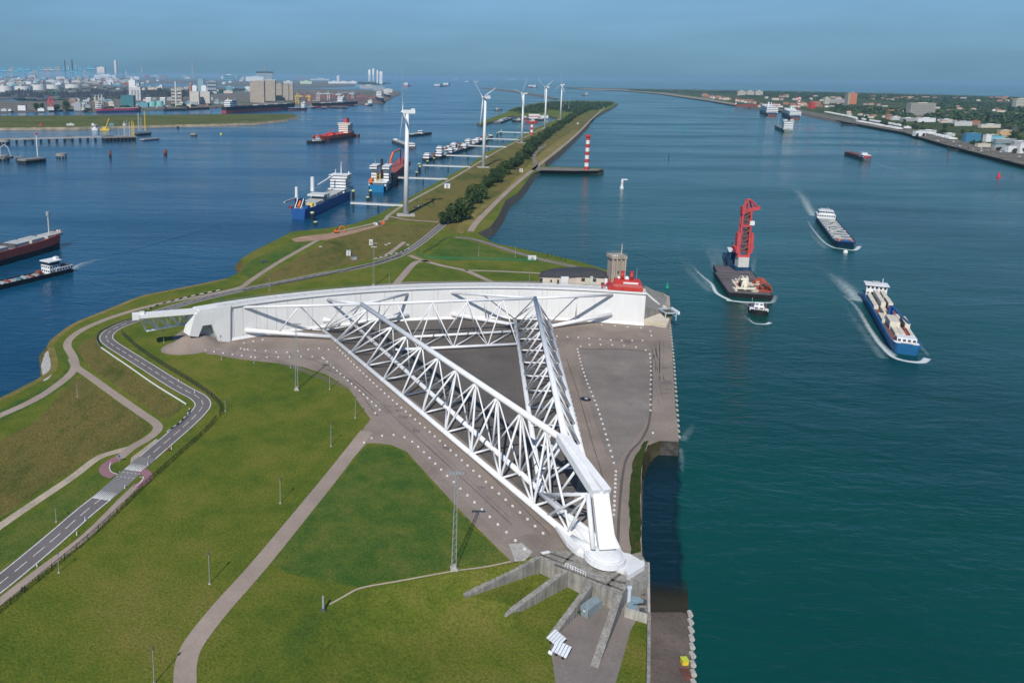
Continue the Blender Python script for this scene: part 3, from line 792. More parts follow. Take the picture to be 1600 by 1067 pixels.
# vertical ribs, seams and doors standing a little proud of the skin
SEAM = mat('seam_grey', (.5, .5, .48), .7, .1, .3)  # darker grey of the panel seams themselves
for a in [-30.9, -29.9, -28.4, -27.2, -26.2, -24.9, -22.6, -22.1, -19.4, -17.1, -16.6, -13.8, -10.6, -8.1, -7.6, -4.4, -1.9, -1.4, 1.8, 4.4, 4.9, 7.6, 10.2]:
    rb = MB(); p, q = arc(a, WR - .12, 12.3), arc(a + .035, WR - .12, 12.3)
    rb.face([p - Vector((0, 0, 8.4)), q - Vector((0, 0, 8.4)), q + Vector((0, 0, 8.8)), p + Vector((0, 0, 8.8))])
    gpart(rb, 'wall_seam', SEAM, wall)
for r in (-.6, 6.3):
    rail = MB()
    for i in range(NS):
        for z in (23.5, 24.1): rail.bar(arc(angs[i], WR + r, z), arc(angs[i + 1], WR + r, z), .06, 3, caps=False)
        rail.bar(arc(angs[i], WR + r, 23), arc(angs[i], WR + r, 24.1), .06, 3, caps=False)
    gpart(rail, 'walkway_railing', STEEL, wall)
deckm = MB()
for i in range(NS): deckm.face([arc(angs[i], WR + .4, 23.03), arc(angs[i + 1], WR + .4, 23.03), arc(angs[i + 1], WR + 5.8, 23.03), arc(angs[i], WR + 5.8, 23.03)])
gpart(deckm, 'walkway_deck', mat('white_deck', (.66, .66, .64), .8, .1, .3), wall)
# skirt plates and drip edge at the foot
sk = MB()
for i in range(NS): sk.face([arc(angs[i], WR - .7, GZ + .1), arc(angs[i + 1], WR - .7, GZ + .1), arc(angs[i + 1], WR - .05, GZ + 1.5), arc(angs[i], WR - .05, GZ + 1.5)])
gpart(sk, 'foot_skirt', GATE, wall)
# the stepped end box with its raking legs and the dark opening between them
eb = MB()
ez = [(-31.4, GZ - .2), (-32.3, 4.2), (-32.71, 6.0), (-33.36, 14.5), (-34.32, 14.7), (-34.83, 9.2), (-35.78, 10.6), (-35.1, 21.1), (-34.6, 23.0), (-31.2, 23.02), (-31.3, 20)]
f0 = [arc(a, WR - 1.3, z) for a, z in ez]; f1 = [arc(a, WR + 6.5, z) for a, z in ez]
m_ = len(ez)
for t in tessellate_polygon([[Vector((a * 5, z, 0)) for a, z in ez]]):
    eb.face([f0[i] for i in t]); eb.face([f1[i] for i in t])
for i in range(m_): eb.face([f0[i], f0[(i + 1) % m_], f1[(i + 1) % m_], f1[i]])
gpart(eb, 'end_frame', GATE)
mo = MB(); mc = arc(-35.0, WR + 3, 0); q_ = []
for i in range(13):
    for j in range(29):
        t = 2 * pi * j / 28; r_ = i / 12; x, y = 17 * r_ * cos(t), 12 * r_ * sin(t); ca_, sa_ = cos(R(-145)), sin(R(-145))
        q_.append(Vector((mc.x + x * ca_ - y * sa_, mc.y + x * sa_ + y * ca_, GZ + .06 - .05 * r_ + 5.6 * ss(1.2 * (1 - r_)))))
for i in range(12):
    for j in range(28): mo.face([q_[i * 29 + j], q_[i * 29 + j + 1], q_[i * 29 + 30 + j], q_[i * 29 + 29 + j]])
struct(mo.build('raised_bank', APRON, None, True))
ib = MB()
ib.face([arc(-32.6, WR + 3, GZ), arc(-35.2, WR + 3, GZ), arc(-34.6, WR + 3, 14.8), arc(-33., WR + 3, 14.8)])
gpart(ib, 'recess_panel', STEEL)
# guide truss reaching left over the road
s0, s1 = arc(-34.7, WR + 1.6, 22.1), G(212, 493.5, 22.2)
gt = MB(); gt.beam(s0, s1, 5.2, 1.7)
tt = (s1 - s0).normalized(); bb0, bb1 = G(306, 502.5, 12.6), G(229, 517, 12.6)
gtp = gpart(gt, 'guide_beam', GATE)
ft = MB(); ft.cbox(s1.x, s1.y, 20.9, 3.4, 5.8, 2.3, math.atan2(tt.y, tt.x)); ft.cbox(s1.x - tt.x * 3, s1.y - tt.y * 3, 23.05, 2.4, 2.4, 1., math.atan2(tt.y, tt.x))
gpart(ft, 'guide_head', GATE, gtp)
bc = MB(); bc.bar(bb0, bb1, .7, 8); gpart(bc, 'bottom_chord', TUBE, gtp)
nb = 4; tl = [s0.lerp(s1, k) - Vector((0, 0, 1.)) for k in (0.04, .27, .5, .73, .93)]
for k in range(5):
    bpt = bb0.lerp(bb1, min(1, max(0, (k + .0) / 4)))
    for dk in (0, 1):
        if k - dk < 0 or k - dk > 4: continue
        b_ = MB(); b_.bar(tl[k] + Vector((0, 1.5 if dk else -1.5, 0)), bb0.lerp(bb1, (k - dk + .55) / 4.55 if True else 0), .42, 6); gpart(b_, 'brace', TUBE, gtp)
        b_ = MB(); b_.bar(tl[k] + Vector((1, 3.2, 0)), bb0.lerp(bb1, (k - dk + .55) / 4.55), .3, 6); gpart(b_, 'brace', TUBE, gtp)

ZB, ZT = 4.9, 26.
RB, RT = 1.02, 1.12


def truss_arm(name, o0, o1, i0, i1, t0, t1, n, flip=False, posts=True, crossbars=False):
    """three-chord tube truss: outer and inner bottom chords, one top chord, zigzag faces"""
    top = MB(); top.bar(t0, t1, RT, 14); root = gpart(top, name, TUBE, None, True)
    for a, b in ((o0, o1), (i0, i1)): m = MB(); m.bar(a, b, RB, 12); gpart(m, 'bottom_chord', TUBE, root, True)

    def br(p, q, r=.38): m = MB(); m.bar(p, q, r, 7); gpart(m, 'brace', TUBE, root, True)

    for k in range(n):
        f0, fm, f1 = k / n, (k + .5) / n, (k + 1) / n
        O0, O1, T, I = o0.lerp(o1, f0), o0.lerp(o1, f1), t0.lerp(t1, fm), i0.lerp(i1, fm)
        T = T - Vector((0, 0, .5))
        br(O0, T, .42); br(O1, T, .42)
        if crossbars:
            br(O1, i0.lerp(i1, f1), .4)
            br(i0.lerp(i1, f0), T); br(i0.lerp(i1, f1), T)
        else:
            br(O0, I, .4); br(O1, I, .4)
            br(I, T, .4)
            if k < n - 1: br(I, t0.lerp(t1, (k + 1.5) / n) - Vector((0, 0, .5)), .36)
            if k > 0: br(I, t0.lerp(t1, (k - .5) / n) - Vector((0, 0, .5)), .3)
    # flange rings on the chords
    for a, b in ((o0, o1), (i0, i1)):
        for k in range(1, n): rg = MB(); p = a.lerp(b, k / n); d = (b - a).normalized(); rg.bar(p - d * .25, p + d * .25, RB * 1.04, 12); gpart(rg, 'flange', TUBE, root, True)
    return root


LO0, LO1, LI0, LI1 = G(505, 516, ZB), G(893, 840, ZB), G(545, 500, ZB), G(888, 806, ZB)
LT0, LT1 = G(565, 475.5, ZT), G(876, 684, ZT)
RO0, RO1, RI0, RI1 = G(804, 498, ZB), G(846, 772, ZB), G(858, 500, ZB), G(925, 770, ZB)
RT0, RT1 = G(836, 466, ZT), G(884, 687, ZT)
armL = truss_arm('truss_arm', LO0, LO1, LI0, LI1, LT0, LT1, 11)
armR = truss_arm('truss_arm', RO0, RO1, RI0, RI1, RT0, RT1, 11, crossbars=True)
# the joined box leg down to the ball joint
K = G(939, 771, 20.)
kb = MB()
sd_ = Vector((1, .12, 0)).normalized()
for a, off in ((LT1, -1.5), (RT1, 1.7)):
    kb.beam(a - (K - a).normalized() * .5, K + sd_ * off * 1.05 + Vector((0, 0, .1)), 2.5, 2.6)
leg = gpart(kb, 'box_beam', TUBE)
q0, q1 = K + sd_ * 0., G(950, 858, 8.2)
col_ = MB()
hw = 2.45
c = [K - sd_ * hw, K + sd_ * hw, q1 + sd_ * (hw + .1), q1 - sd_ * (hw + .1)]
bk_ = Vector((0, 3.2, .6))
col_.face(c); col_.face([x + bk_ for x in c])
for i in range(4): col_.face([c[i], c[(i + 1) % 4], c[(i + 1) % 4] + bk_, c[i] + bk_])
gpart(col_, 'box_leg', TUBE)
for dx, r in ((-4.0, .75),):
    m = MB(); m.bar(K + sd_ * dx, q1 + sd_ * (dx - .3) + Vector((0, .5, 0)), r, 10); gpart(m, 'side_tube', TUBE, None, True)
for p, q, r in ((LO1, q1 + Vector((-3.2, 1.5, -2.)), 1.5), (LI1, q1 + Vector((-1.5, 4, -2.2)), 1.7), (RI1, q1 + Vector((3.4, 3, -2.)), 1.4), (RO1, q1 + Vector((0, 6, -2.)), 1.3)):
    m = MB(); m.bar(p, q, 1.02, 12, r); gpart(m, 'joint_strut', TUBE, None, True)
for p, q in ((LI1, K - sd_ * 3.5), (LO1.lerp(LO0, .01), K - sd_ * 4), (RI1, K + sd_ * 2), (RO1, K - sd_ * 1.5), (LI1.lerp(LI0, .06), K - sd_ * 4.2), (LI1.lerp(LI0, .1), LT1), (LO1.lerp(LO0, .06), K - sd_ * 4.2), (RI1.lerp(RI0, .1), RT1), (RO1.lerp(RO0, .05), RT1), (RO1.lerp(RO0, .03), LT1.lerp(K, .4)), (LI1.lerp(LI0, .04), LT1.lerp(K, .5))):
    m = MB(); m.bar(p, q, .42, 7); gpart(m, 'brace', TUBE, None, True)
gus = MB()
gus.prism(poly_px([(868, 824), (900, 842), (905, 858), (897, 862), (885, 850)], ZB), 4.3, 5.6)
gus.prism(poly_px([(887, 806), (910, 822), (938, 846), (930, 872), (905, 858), (893, 835)], ZB), 4.35, 5.1)
gpart(gus, 'gusset_plate', GATE)
bj = MB(); J = G(947, 863, 7.0)
bj.cyl(J.x, J.y + 1, 4.5, 5.9, 5.9, 28, 5.7); bj.cyl(J.x, J.y + 1, 5.9, 6.3, 5.2, 28, 5.2); bj.dome(J.x, J.y + 1, 6.3, 4.9, .9, 28, 4)
gpart(bj, 'ball_joint', WHITE)
for dx in (-7.2,):
    pt = G(917, 852, 6); m = MB(); m.cyl(pt.x, pt.y, 4.5, 6.3, .9, 12); gpart(m, 'hydraulic_unit', STEEL)
# tie truss between the arms
TF0, TF1, TB0, TB1 = G(618, 546.5, ZB), G(808, 537.5, ZB), G(640, 526.5, ZB), G(806, 517.5, ZB)
tie = MB(); tie.bar(LT0, RT0, .75, 10); tie = gpart(tie, 'tie_truss', TUBE, None, True)
for a, b in ((TF0, TF1), (TB0, TB1)): m = MB(); m.bar(a, b, .72, 10); gpart(m, 'bottom_chord', TUBE, tie, True)


def tb(p, q, r=.34): m = MB(); m.bar(p, q, r, 7); gpart(m, 'brace', TUBE, tie, True)


tops = [G(x, y, ZT) - Vector((0, 0, .3)) for x, y in ((621, 473.5), (676, 472), (730.5, 470.3), (786, 468))]
fr = [TF0.lerp(TF1, k) for k in (.18, .47, .755, 1.0)]; bk2 = [TB0.lerp(TB1, k) for k in (.02, .32, .63, .97)]
for k in range(4):
    tb(tops[k], fr[k]); tb(tops[k], bk2[k])
    if k: tb(tops[k], fr[k - 1]); tb(tops[k], bk2[k - 1])
    tb(fr[k], bk2[k], .3)
    if k < 3: tb(fr[k], bk2[k + 1], .3)
# struts that splay from the arm ends to the wall
FT = [(LT0, (511, 468)), (LT0, (637, 459.5)), (RT0, (705, 457.5)), (RT0, (957, 461))]
FB = [(LO0.lerp(LO1, .055), (384, 516)), (LI0.lerp(LI1, .03), (638, 492)), (RO0.lerp(RO1, .06), (706, 491)), (RI0.lerp(RI1, .06), (955, 491)), (LI0, (505, 500))]
st = []
for p, w_ in FT: m = MB(); e = wallpt(*w_); m.bar(p, e, .72, 10); st.append((p, e)); gpart(m, 'wall_strut', TUBE, None, True)
sb = []
for p, w_ in FB: m = MB(); e = wallpt(*w_); m.bar(p, e, 1.0, 12, 1.25); sb.append((p, e)); gpart(m, 'wall_strut', TUBE, None, True)
m = MB(); e = wallpt(381, 480); m.bar(LT0, e, .72, 10); gpart(m, 'wall_strut', TUBE, None, True)
lt_end = e
for p, q in ((lt_end.lerp(LT0, .48), sb[0][0].lerp(sb[0][1], .62)), (lt_end.lerp(LT0, .48), LO0), (lt_end.lerp(LT0, .85), LO0), (st[1][1].lerp(LT0, .3), sb[1][0].lerp(sb[1][1], .5)), (st[1][1].lerp(LT0, .62), sb[1][0].lerp(sb[1][1], .45)),
             (st[2][1].lerp(RT0, .4), sb[2][0].lerp(sb[2][1], .45)), (st[2][1].lerp(RT0, .4), RO0), (st[3][1].lerp(RT0, .47), RI0.lerp(sb[3][0], .5)), (st[3][1].lerp(RT0, .47), sb[3][0].lerp(sb[3][1], .4)), (LO0, LI0), (RO0, RI0), (LO0, LT0), (LI0, LT0), (RO0, RT0), (RI0, RT0),
             (LO0, wallpt(470, 513)), (RO0, wallpt(845, 494))):
    m = MB(); m.bar(p, q, .36, 7); gpart(m, 'brace', TUBE, None, True)

# ------------------------------------------------------------------ red machine house on the gate's right end
e0 = arc(11.6, WR + 3.6, 23.05); e1 = arc(15.3, WR + 3.6, 23.05)
dv = (e1 - e0); Lr = dv.length; rzr = math.atan2(dv.y, dv.x); mid = (e0 + e1) / 2
mh = thing('machine_house', 'bright red drive machine house sitting on the right end of the white gate', 'machine house', mid, rzr)
b = MB(); b.box(-Lr / 2, -4.6, 0, Lr / 2, 4.6, 2.2); body = b.build('base_deck', RED, mh)
b = MB(); b.box(-Lr / 2 + 3.6, -1.6, 2.2, Lr / 2 - 1.2, 4.2, 5.2); cab = b.build('cabin', RED, mh)
b = MB(); b.box(-1, -1.72, 3.4, Lr / 2 - 2.4, -1.6, 4.4); b.build('sign_panel', WHITE, cab)
b = MB(); b.box(-Lr / 2 + 3, -4.3, 2.2, Lr / 2 - .3, -2.2, 3.1); b.build('side_deck', mat('pale_red_deck', (.6, .2, .18), .7, .2, 1.), mh)
for x in (-Lr / 2 + 8.0, -Lr / 2 + 13.0):
    s_ = MB(); s_.cyl(x, 2.2, 5.2, 9.2, 1.0, 12); o = s_.build('exhaust_stack', RED, mh, True)
    s_ = MB(); s_.cyl(x, 2.2, 9.2, 9.7, 1.25, 12); s_.build('cap', RED, o)
s_ = MB(); s_.dome(-Lr / 2 + 10.5, 2.8, 5.2, 1.3, 1.6, 12); s_.build('radar_dome', WHITE, mh, True)
s_ = MB(); s_.dome(-Lr / 2 + 6.2, 3.2, 5.2, .8, 1.2, 10); s_.build('radar_dome', WHITE, mh, True)
r_ = MB()
for i in range(15):
    x = -Lr / 2 + Lr * i / 14
    for y in (-4.5, 4.5): r_.bar((x, y, 2.2), (x, y, 3.5), .06, 4)
for y in (-4.5, 4.5):
    for z in (2.85, 3.5): r_.bar((-Lr / 2, y, z), (Lr / 2, y, z), .06, 4)
for x in (-Lr / 2, Lr / 2): r_.bar((x, -4.5, 3.5), (x, 4.5, 3.5), .06, 4)
r_.build('railing', RED, mh)
m_ = MB(); m_.bar((Lr / 2 - 3, 3.9, 5.2), (Lr / 2 - 3, 3.9, 11.5), .12, 5); m_.build('aerial', GREY, mh)
s_ = MB(); s_.beam((-Lr / 2 - 3.4, -2, .3), (-Lr / 2 + 1.5, -2, 5), 1.2, .3); s_.beam((-Lr / 2 - 3.2, 1, .3), (-Lr / 2 + 2, 1, 5.2), .4, .4); s_.build('stair', RED, mh)
b = MB(); b.box(-Lr / 2 - 1.6, -.6, 0, -Lr / 2 - .2, 1., 5.2); b.build('service_panel', WHITE, mh)

# ------------------------------------------------------------------ control building and its tower
cb = thing('control_building', 'low beige control building with a curved dark roof behind the gate', 'building', G(890, 447, GZ))
bo = -cb.location
fa = [G(x, y, GZ) for x, y in ((843, 449), (862, 449.5), (878, 450), (884, 450), (900, 449), (922, 449.5), (938, 450.5), (946, 451))]
bkk = [G(x, y, GZ) for x, y in ((951, 446), (935, 439), (900, 436.5), (866, 438), (847, 442))]
H1 = 8.2


def cpart(mb, name, m, parent=None):
    o = mb.build(name, m, parent or cb)
    if parent is None: o.location = bo
    return o


cw = cpart(MB().prism([(p.x, p.y) for p in fa + bkk], GZ, GZ + H1, False), 'wall', CREAM)
rf = MB(); ring = [(p.x, p.y) for p in fa + bkk]; ri = inset(ring, 4.2); ro = inset(ring, -.8)
for i in range(len(ring)):
    j = (i + 1) % len(ring)
    rf.face([(*ro[i], GZ + H1 - .3), (*ro[j], GZ + H1 - .3), (*ri[j], GZ + H1 + 1.8), (*ri[i], GZ + H1 + 1.8)])
    rf.face([(*ro[i], GZ + H1 - .8), (*ro[j], GZ + H1 - .8), (*ro[j], GZ + H1 - .3), (*ro[i], GZ + H1 - .3)])
rf.sheet(ri, GZ + H1 + 1.8)
cpart(rf, 'roof', SLATE)
for (a, b_, t0_, t1_, z0_, z1_) in ((0, 1, .0, .22, 3, 6.4), (0, 1, .85, 1., 3.6, 5.4), (1, 2, .5, .7, 2.6, 5.6), (4, 5, .35, .6, 4.2, 6.4), (5, 6, .15, .55, 4.2, 6.4), (3, 4, .2, .8, .5, 2.), (4, 5, .1, .9, .6, 1.8), (5, 6, .1, .9, .6, 1.8), (6, 7, .1, .9, 2, 4)):
    p, q = fa[a].lerp(fa[b_], t0_), fa[a].lerp(fa[b_], t1_); n = (q - p).normalized().cross(Vector((0, 0, 1))) * .12
    w_ = MB(); w_.box(0, 0, 0, 1, 1, 1) if False else None
    w_.face([p + n + Vector((0, 0, z0_)), q + n + Vector((0, 0, z0_)), q + n + Vector((0, 0, z1_)), p + n + Vector((0, 0, z1_))]); cpart(w_, 'window', GLASS)
pl = MB(); p = fa[2].lerp(fa[3], .5); pl.cbox(p.x, p.y - .6, GZ, 5, 1.6, H1 - .2); cpart(pl, 'entrance_pier', WHITE)
pl = MB(); p = fa[5].lerp(fa[6], .05); pl.cbox(p.x, p.y - .6, GZ, 1.8, 1., H1 - .2); cpart(pl, 'entrance_pier', mat('pale_green_render', (.5, .58, .5), .8))
lg = MB(); a, b_ = fa[0], fa[1]; lg.beam(a + Vector((0, -.9, 1.2)), b_ + Vector((0, -.9, 1.2)), 1.6, .5); cpart(lg, 'white_ledge', WHITE)
tw = G(960, 451, GZ); th = height(960, 451, 399, GZ)
ct = thing('control_tower', 'square concrete watch tower with vertical fins and an aerial beside the red machine house', 'tower', tw, R(6))
tw_ = 9.4
b = MB(); b.box(-4.2, -3.8, 0, 4.2, 3.8, th); sh = b.build('shaft', TAN, ct)
for x in (-4.7, -1.9, .9, 3.7):
    f_ = MB(); f_.box(x, -4.9, 0, x + 1.1, -3.8, th - 1.5); f_.build('fin', TAN, ct)
b = MB(); b.box(-5.2, -5.1, th - 1.4, 5.2, 4.6, th + .5); cr = b.build('crown', TAN, ct)
r_ = MB()
for i in range(11):
    for y in (-4.9, 4.4): r_.bar((-5 + i, y, th + .5), (-5 + i, y, th + 1.9), .07, 4)
for y in (-4.9, 4.4): r_.bar((-5, y, th + 1.9), (5, y, th + 1.9), .07, 4)
r_.build('railing', STEEL, cr)
for x in (-4.4, -3.0, -1.6): f_ = MB(); f_.cbox(x, -4.6, th + .5, .7, .7, .8); f_.build('floodlight', WHITE, cr)
m_ = MB(); m_.bar((4.2, 2, th), (4.2, 2, th + 7.2), .35, 6, .2); m_.build('aerial', YELLOW if False else CREAM, ct)
for x, z0_ in ((-.3, 6), (-.3, 11)): w_ = MB(); w_.box(x, -3.88, z0_, x + .9, -3.8, z0_ + 2); w_.build('window', GLASS, ct)

# ------------------------------------------------------------------ dock sill with its sloping stairs right of the gate
ds = thing('dock_abutment', 'sloping concrete dock abutment with steps beside the right end of the gate', 'abutment', G(1025, 480, GZ)); do = -ds.location


def dpart(mb, name, m):
    o = mb.build(name, m, ds); o.location = do; return o


P_ = lambda x, y, z: G(x, y, z)
mb = MB()
tp0, tp1 = P_(1007, 446, 17.5), P_(1042, 463, 7); bt0, bt1 = P_(1006, 478, 13.), P_(1040, 489, GZ + 1.)
mb.face([tp0, tp1, bt1, bt0])
for a, b_ in ((tp0, tp1), (tp1, bt1), (bt1, bt0), (bt0, tp0)): mb.face([a, b_, Vector((b_.x, b_.y, WZ - 1)), Vector((a.x, a.y, WZ - 1))])
dpart(mb, 'sloping_wall', CONC)
mb = MB(); mb.beam(P_(1007, 456, 16.8), P_(1030, 476, 8.2), .9, 1.1); dpart(mb, 'parapet', WHITE)
mb = MB(); poly = poly_px([(1004, 508), (1041, 512), (1046, 500), (1040, 486), (1006, 480)]); mb.prism(poly, WZ - 1, [GZ + .5, GZ + .5, GZ + .6, GZ + 3.2, GZ + 5.5]); dpart(mb, 'side_slope', CREAM)
mb = MB(); mb.prism(poly_px([(1038, 462), (1046, 466), (1047, 480), (1037, 477)], 5), WZ - 1, 6.2); dpart(mb, 'end_pier', TAN)
mb = MB()
for t in (0, .25, .5, .75, 1): p = P_(1008, 505, GZ + .6).lerp(P_(1042, 507, GZ + .6), t); mb.bar(p, p + Vector((0, 0, 1.5)), .1, 4)
mb.bar(P_(1008, 505, GZ + 2.1), P_(1042, 507, GZ + 2.1), .1, 4); dpart(mb, 'handrail', YELLOW)
dg = thing('dock_gate_gantry', 'blue and white steel gantry at the quay corner by the gate', 'gantry', G(1042, 497, GZ), R(5))
for x in (-3.2, 3.2):
    for y in (-4.5, 4.5): m_ = MB(); m_.box(x - .22, y - .22, 0, x + .22, y + .22, 4.2); m_.build('post', mat('pale_blue_paint', (.4, .48, .56), .5), dg)
m_ = MB(); m_.box(-3.5, -4.8, 4.2, -2.9, 4.8, 4.8); m_.box(2.9, -4.8, 4.2, 3.5, 4.8, 4.8); m_.box(-2.9, 4.2, 4.2, 2.9, 4.8, 4.8); m_.box(-2.9, -4.8, 4.2, 2.9, -4.2, 4.8); m_.box(2.6, -4.6, 2.2, 3.1, 4.6, 2.8); m_.build('frame', MATS['pale_blue_paint'], dg)
m_ = MB(); m_.box(-2.2, -2.4, 0, 2, 2.2, 4.6); m_.build('winch_cabin', mat('olive_paint', (.1, .11, .06), .6), dg)
for y in (-4, -1.4, 1.2, 3.8): m_ = MB(); m_.box(4., y - .7, 3.5, 5.2, y + .7, 5.2); m_.build('fender', WHITE, dg)

# ------------------------------------------------------------------ concrete abutment of the ball joint
ab = thing('concrete_abutment', 'massive grey concrete block with four buttress fins carrying the ball joint', 'abutment', G(900, 895, GZ)); ao = -ab.location


def apart(mb, name, m, parent=None):
    o = mb.build(name, m, parent or ab)
    if parent is None: o.location = ao
    return o


mb = MB(); blk = poly_px([(839, 868), (859, 861), (905, 862), (960, 868), (1003, 868), (1013, 884), (1013, 905), (981, 915), (973, 927), (966, 930)])
mb.prism(blk, LZ - 2, GZ + .12); bl = apart(mb, 'block', CONC)
mb = MB(); ledge = poly_px([(968, 926), (1012, 905), (1013.5, 968), (976, 956), (966, 944)], LZ + .1); mb.prism(ledge, LZ - 2, LZ + .1); apart(mb, 'lower_terrace', CONC)
mb = MB()
for a, b_ in (((1012.5, 884), (1013.5, 967)), ((1013, 967), (976, 956))): mb.beam(G(*a, LZ + 1.2), G(*b_, LZ + 1.2), .7, 2.6)
apart(mb, 'parapet', CONC2)
mb = MB(); mb.beam(G(1013.5, 968, LZ + 1.0), G(1009, 1320, LZ + 1.0), .8, 4.6); apart(mb, 'retaining_wall', CONC)
for a, b_, wd, ze in (((842, 869), (726, 929), 1.5, 1.2), ((884, 890), (787, 961), 1.5, .5), ((922, 912), (857, 998), 1.5, LZ + .15), ((967, 928), (929, 1040), 1.9, LZ + .15)):
    p, q = G(*a, GZ + .1), G(*b_, ze); q = G(*b_, ground_z(q.x, q.y) + .25); d_ = (q - p); d_.z = 0; d_.normalize(); s_ = Vector((-d_.y, d_.x, 0)) * wd / 2
    mb = MB(); mb.prism([(p + s_)[:2], (p - s_)[:2], (q - s_)[:2], (q + s_)[:2]], LZ - 2.2, [p.z, p.z, q.z, q.z]); apart(mb, 'buttress', CONC)
for pts in ([(845, 866), (880, 880), (896, 864)], [(854, 862), (895, 876)], [(866, 881), (955, 916)], [(949, 912), (973, 893)], [(949, 912), (974, 922)], [(955, 905), (978, 911)]):
    mb = MB(); pth = [G(*q, GZ + .16) for q in pts]
    ribbon(pth, .8, 0, mb); apart(mb, 'cable_trough', DARKCONC, None)
mb = MB(); ribbon([G(846, 864, GZ + .2), G(859, 861.5, GZ + .2)], 1.2, 0, mb); apart(mb, 'white_kerb', WHITE)
ld = MB(); p0, p1 = G(896, 889, GZ + .2), G(898, 921, LZ + .2)
for k in (-.5, .5): ld.bar(p0 + Vector((k, -.3, 1)), Vector((p0.x + k, p0.y - .3, LZ)), .09, 4)
for i in range(13): z = LZ + i * .45; ld.bar((p0.x - .5, p0.y - .3, z), (p0.x + .5, p0.y - .3, z), .07, 4)
for k in range(5): z = LZ + 2 + k; ld.tube([(p0.x - .5, p0.y - .3, z), (p0.x - .4, p0.y - 1, z), (p0.x + .4, p0.y - 1, z), (p0.x + .5, p0.y - .3, z)], .06, 4)
apart(ld, 'ladder', WHITE)
rl = MB(); ra, rb_ = G(883, 885, GZ + .1), G(915, 900, GZ + .1)
for i in range(9): p = ra.lerp(rb_, i / 8); rl.bar(p, p + Vector((0, 0, 1.2)), .09, 4)
for z in (.6, 1.2): rl.bar(ra + Vector((0, 0, z)), rb_ + Vector((0, 0, z)), .08, 4)
apart(rl, 'railing', WHITE)
sd2 = thing('joint_saddle', 'white steel saddle under the ball joint at the abutment corner', 'saddle', G(960, 885, GZ)); so2 = -sd2.location
mb = MB(); mb.prism(poly_px([(897, 862), (930, 877), (973, 894), (1004, 878), (984, 866), (940, 858), (915, 855)], 4.2), GZ + .1, 4.5); o = mb.build('base_plate', WHITE, sd2); o.location = so2
mb = MB(); mb.prism(poly_px([(976, 893), (1004, 878), (1007, 882), (1007, 887), (981, 903)], 4.2), LZ + .1, 5.0); o = mb.build('side_box', WHITE, sd2); o.location = so2
mb = MB(); pa, pb = G(983, 932, LZ + 1.3), G(1004, 909, LZ + 1.3)
mb.cbox((G(988, 905, 1).x), G(988, 905, 1).y - 3.0, LZ + .1, 1.2, .4, 4.2, 0.); o = mb.build('access_door', mat('pale_door', (.55, .6, .66), .5), sd2); o.location = so2
mb = MB()
for x, y in ((975, 915), (983, 921)):
    p = G(x, y, GZ - 1); mb.cbox(p.x, p.y, LZ + .1, .8, .8, 4.9); mb.cbox(p.x, p.y, GZ - .6, 1.3, .6, .7)
o = mb.build('hydraulic_post', mat('pale_door', (.55, .6, .66)), sd2); o.location = so2
bmx = thing('steel_tray', 'blue grey steel tray lying on the lower concrete terrace', 'steel tray', G(989, 945, LZ + .15), R(-28))
mb = MB(); mb.box(-1.3, -3.4, 0, 1.3, 3.4, .5); mb.build('bed', mat('blue_grey_steel', (.2, .28, .34), .6), bmx)
mb = MB(); mb.box(-1.9, 1.2, .5, 2.4, 2.4, 1.1); mb.build('bracket', MATS['blue_grey_steel'], bmx)
# pumps and pipes on the terrace
for k, (x, y) in enumerate(((1003, 928), (1006, 942), (1004, 957))):
    t = thing('pump_unit', 'dark pump unit on the terrace, %s' % ('nearest the white box', 'middle of three', 'nearest the low parapet')[k], 'pump', G(x, y, LZ + .15))
    mb = MB(); mb.box(-.6, -.9, 0, .6, .9, .9); mb.build('casing', DGREY, t); mb = MB(); mb.bar((0, -.9, .6), (-3.5, -1.4, .4), .18, 6); mb.build('pipe', DARK, t)
# shipping container
ca, cb_, cc = G(905, 960.5, LZ), G(920, 966, LZ), G(941, 950, LZ)
lv = cc - cb_; rzc = math.atan2(lv.y, lv.x)
ct_ = thing('shipping_container', 'blue grey shipping container standing between the buttress fins', 'container', (ca + cc) / 2 + Vector((0, 0, .03)), rzc)
LC, WCn = lv.length, 2.6
mb = MB()
n = 26
for s_ in (-1, 1):
    xs = [(-LC / 2 + LC * i / n, s_ * (WCn / 2 - (.06 if i % 2 else 0))) for i in range(n + 1)]
    for a, b_ in zip(xs[:-1], xs[1:]): mb.face([(*a, .1), (*b_, .1), (*b_, 2.65), (*a, 2.65)])
mb.box(-LC / 2, -WCn / 2 + .02, 2.62, LC / 2, WCn / 2 - .02, 2.7); mb.box(-LC / 2, -WCn / 2 + .08, .02, LC / 2, WCn / 2 - .08, .2)
mb.face([(LC / 2, -WCn / 2, .1), (LC / 2, WCn / 2, .1), (LC / 2, WCn / 2, 2.65), (LC / 2, -WCn / 2, 2.65)])
mb.build('body', mat('container_grey', (.24, .3, .33), .55, .1, .4, streak=.15), ct_)
for y in (-WCn / 4, WCn / 4):
    mb = MB(); mb.box(-LC / 2 - .08, y - WCn / 4 + .06, .15, -LC / 2, y + WCn / 4 - .06, 2.6); d_ = mb.build('door', MATS['container_grey'], ct_)
    mb = MB()
    for k in (-.3, .3): mb.bar((-LC / 2 - .12, y + k, .2), (-LC / 2 - .12, y + k, 2.5), .035, 5)
    mb.build('lock_bar', GREY, d_)
mb = MB(); mb.box(-LC / 2 - .11, -.35, 1.5, -LC / 2 - .085, .25, 2.0); mb.build('placard', WHITE, ct_)
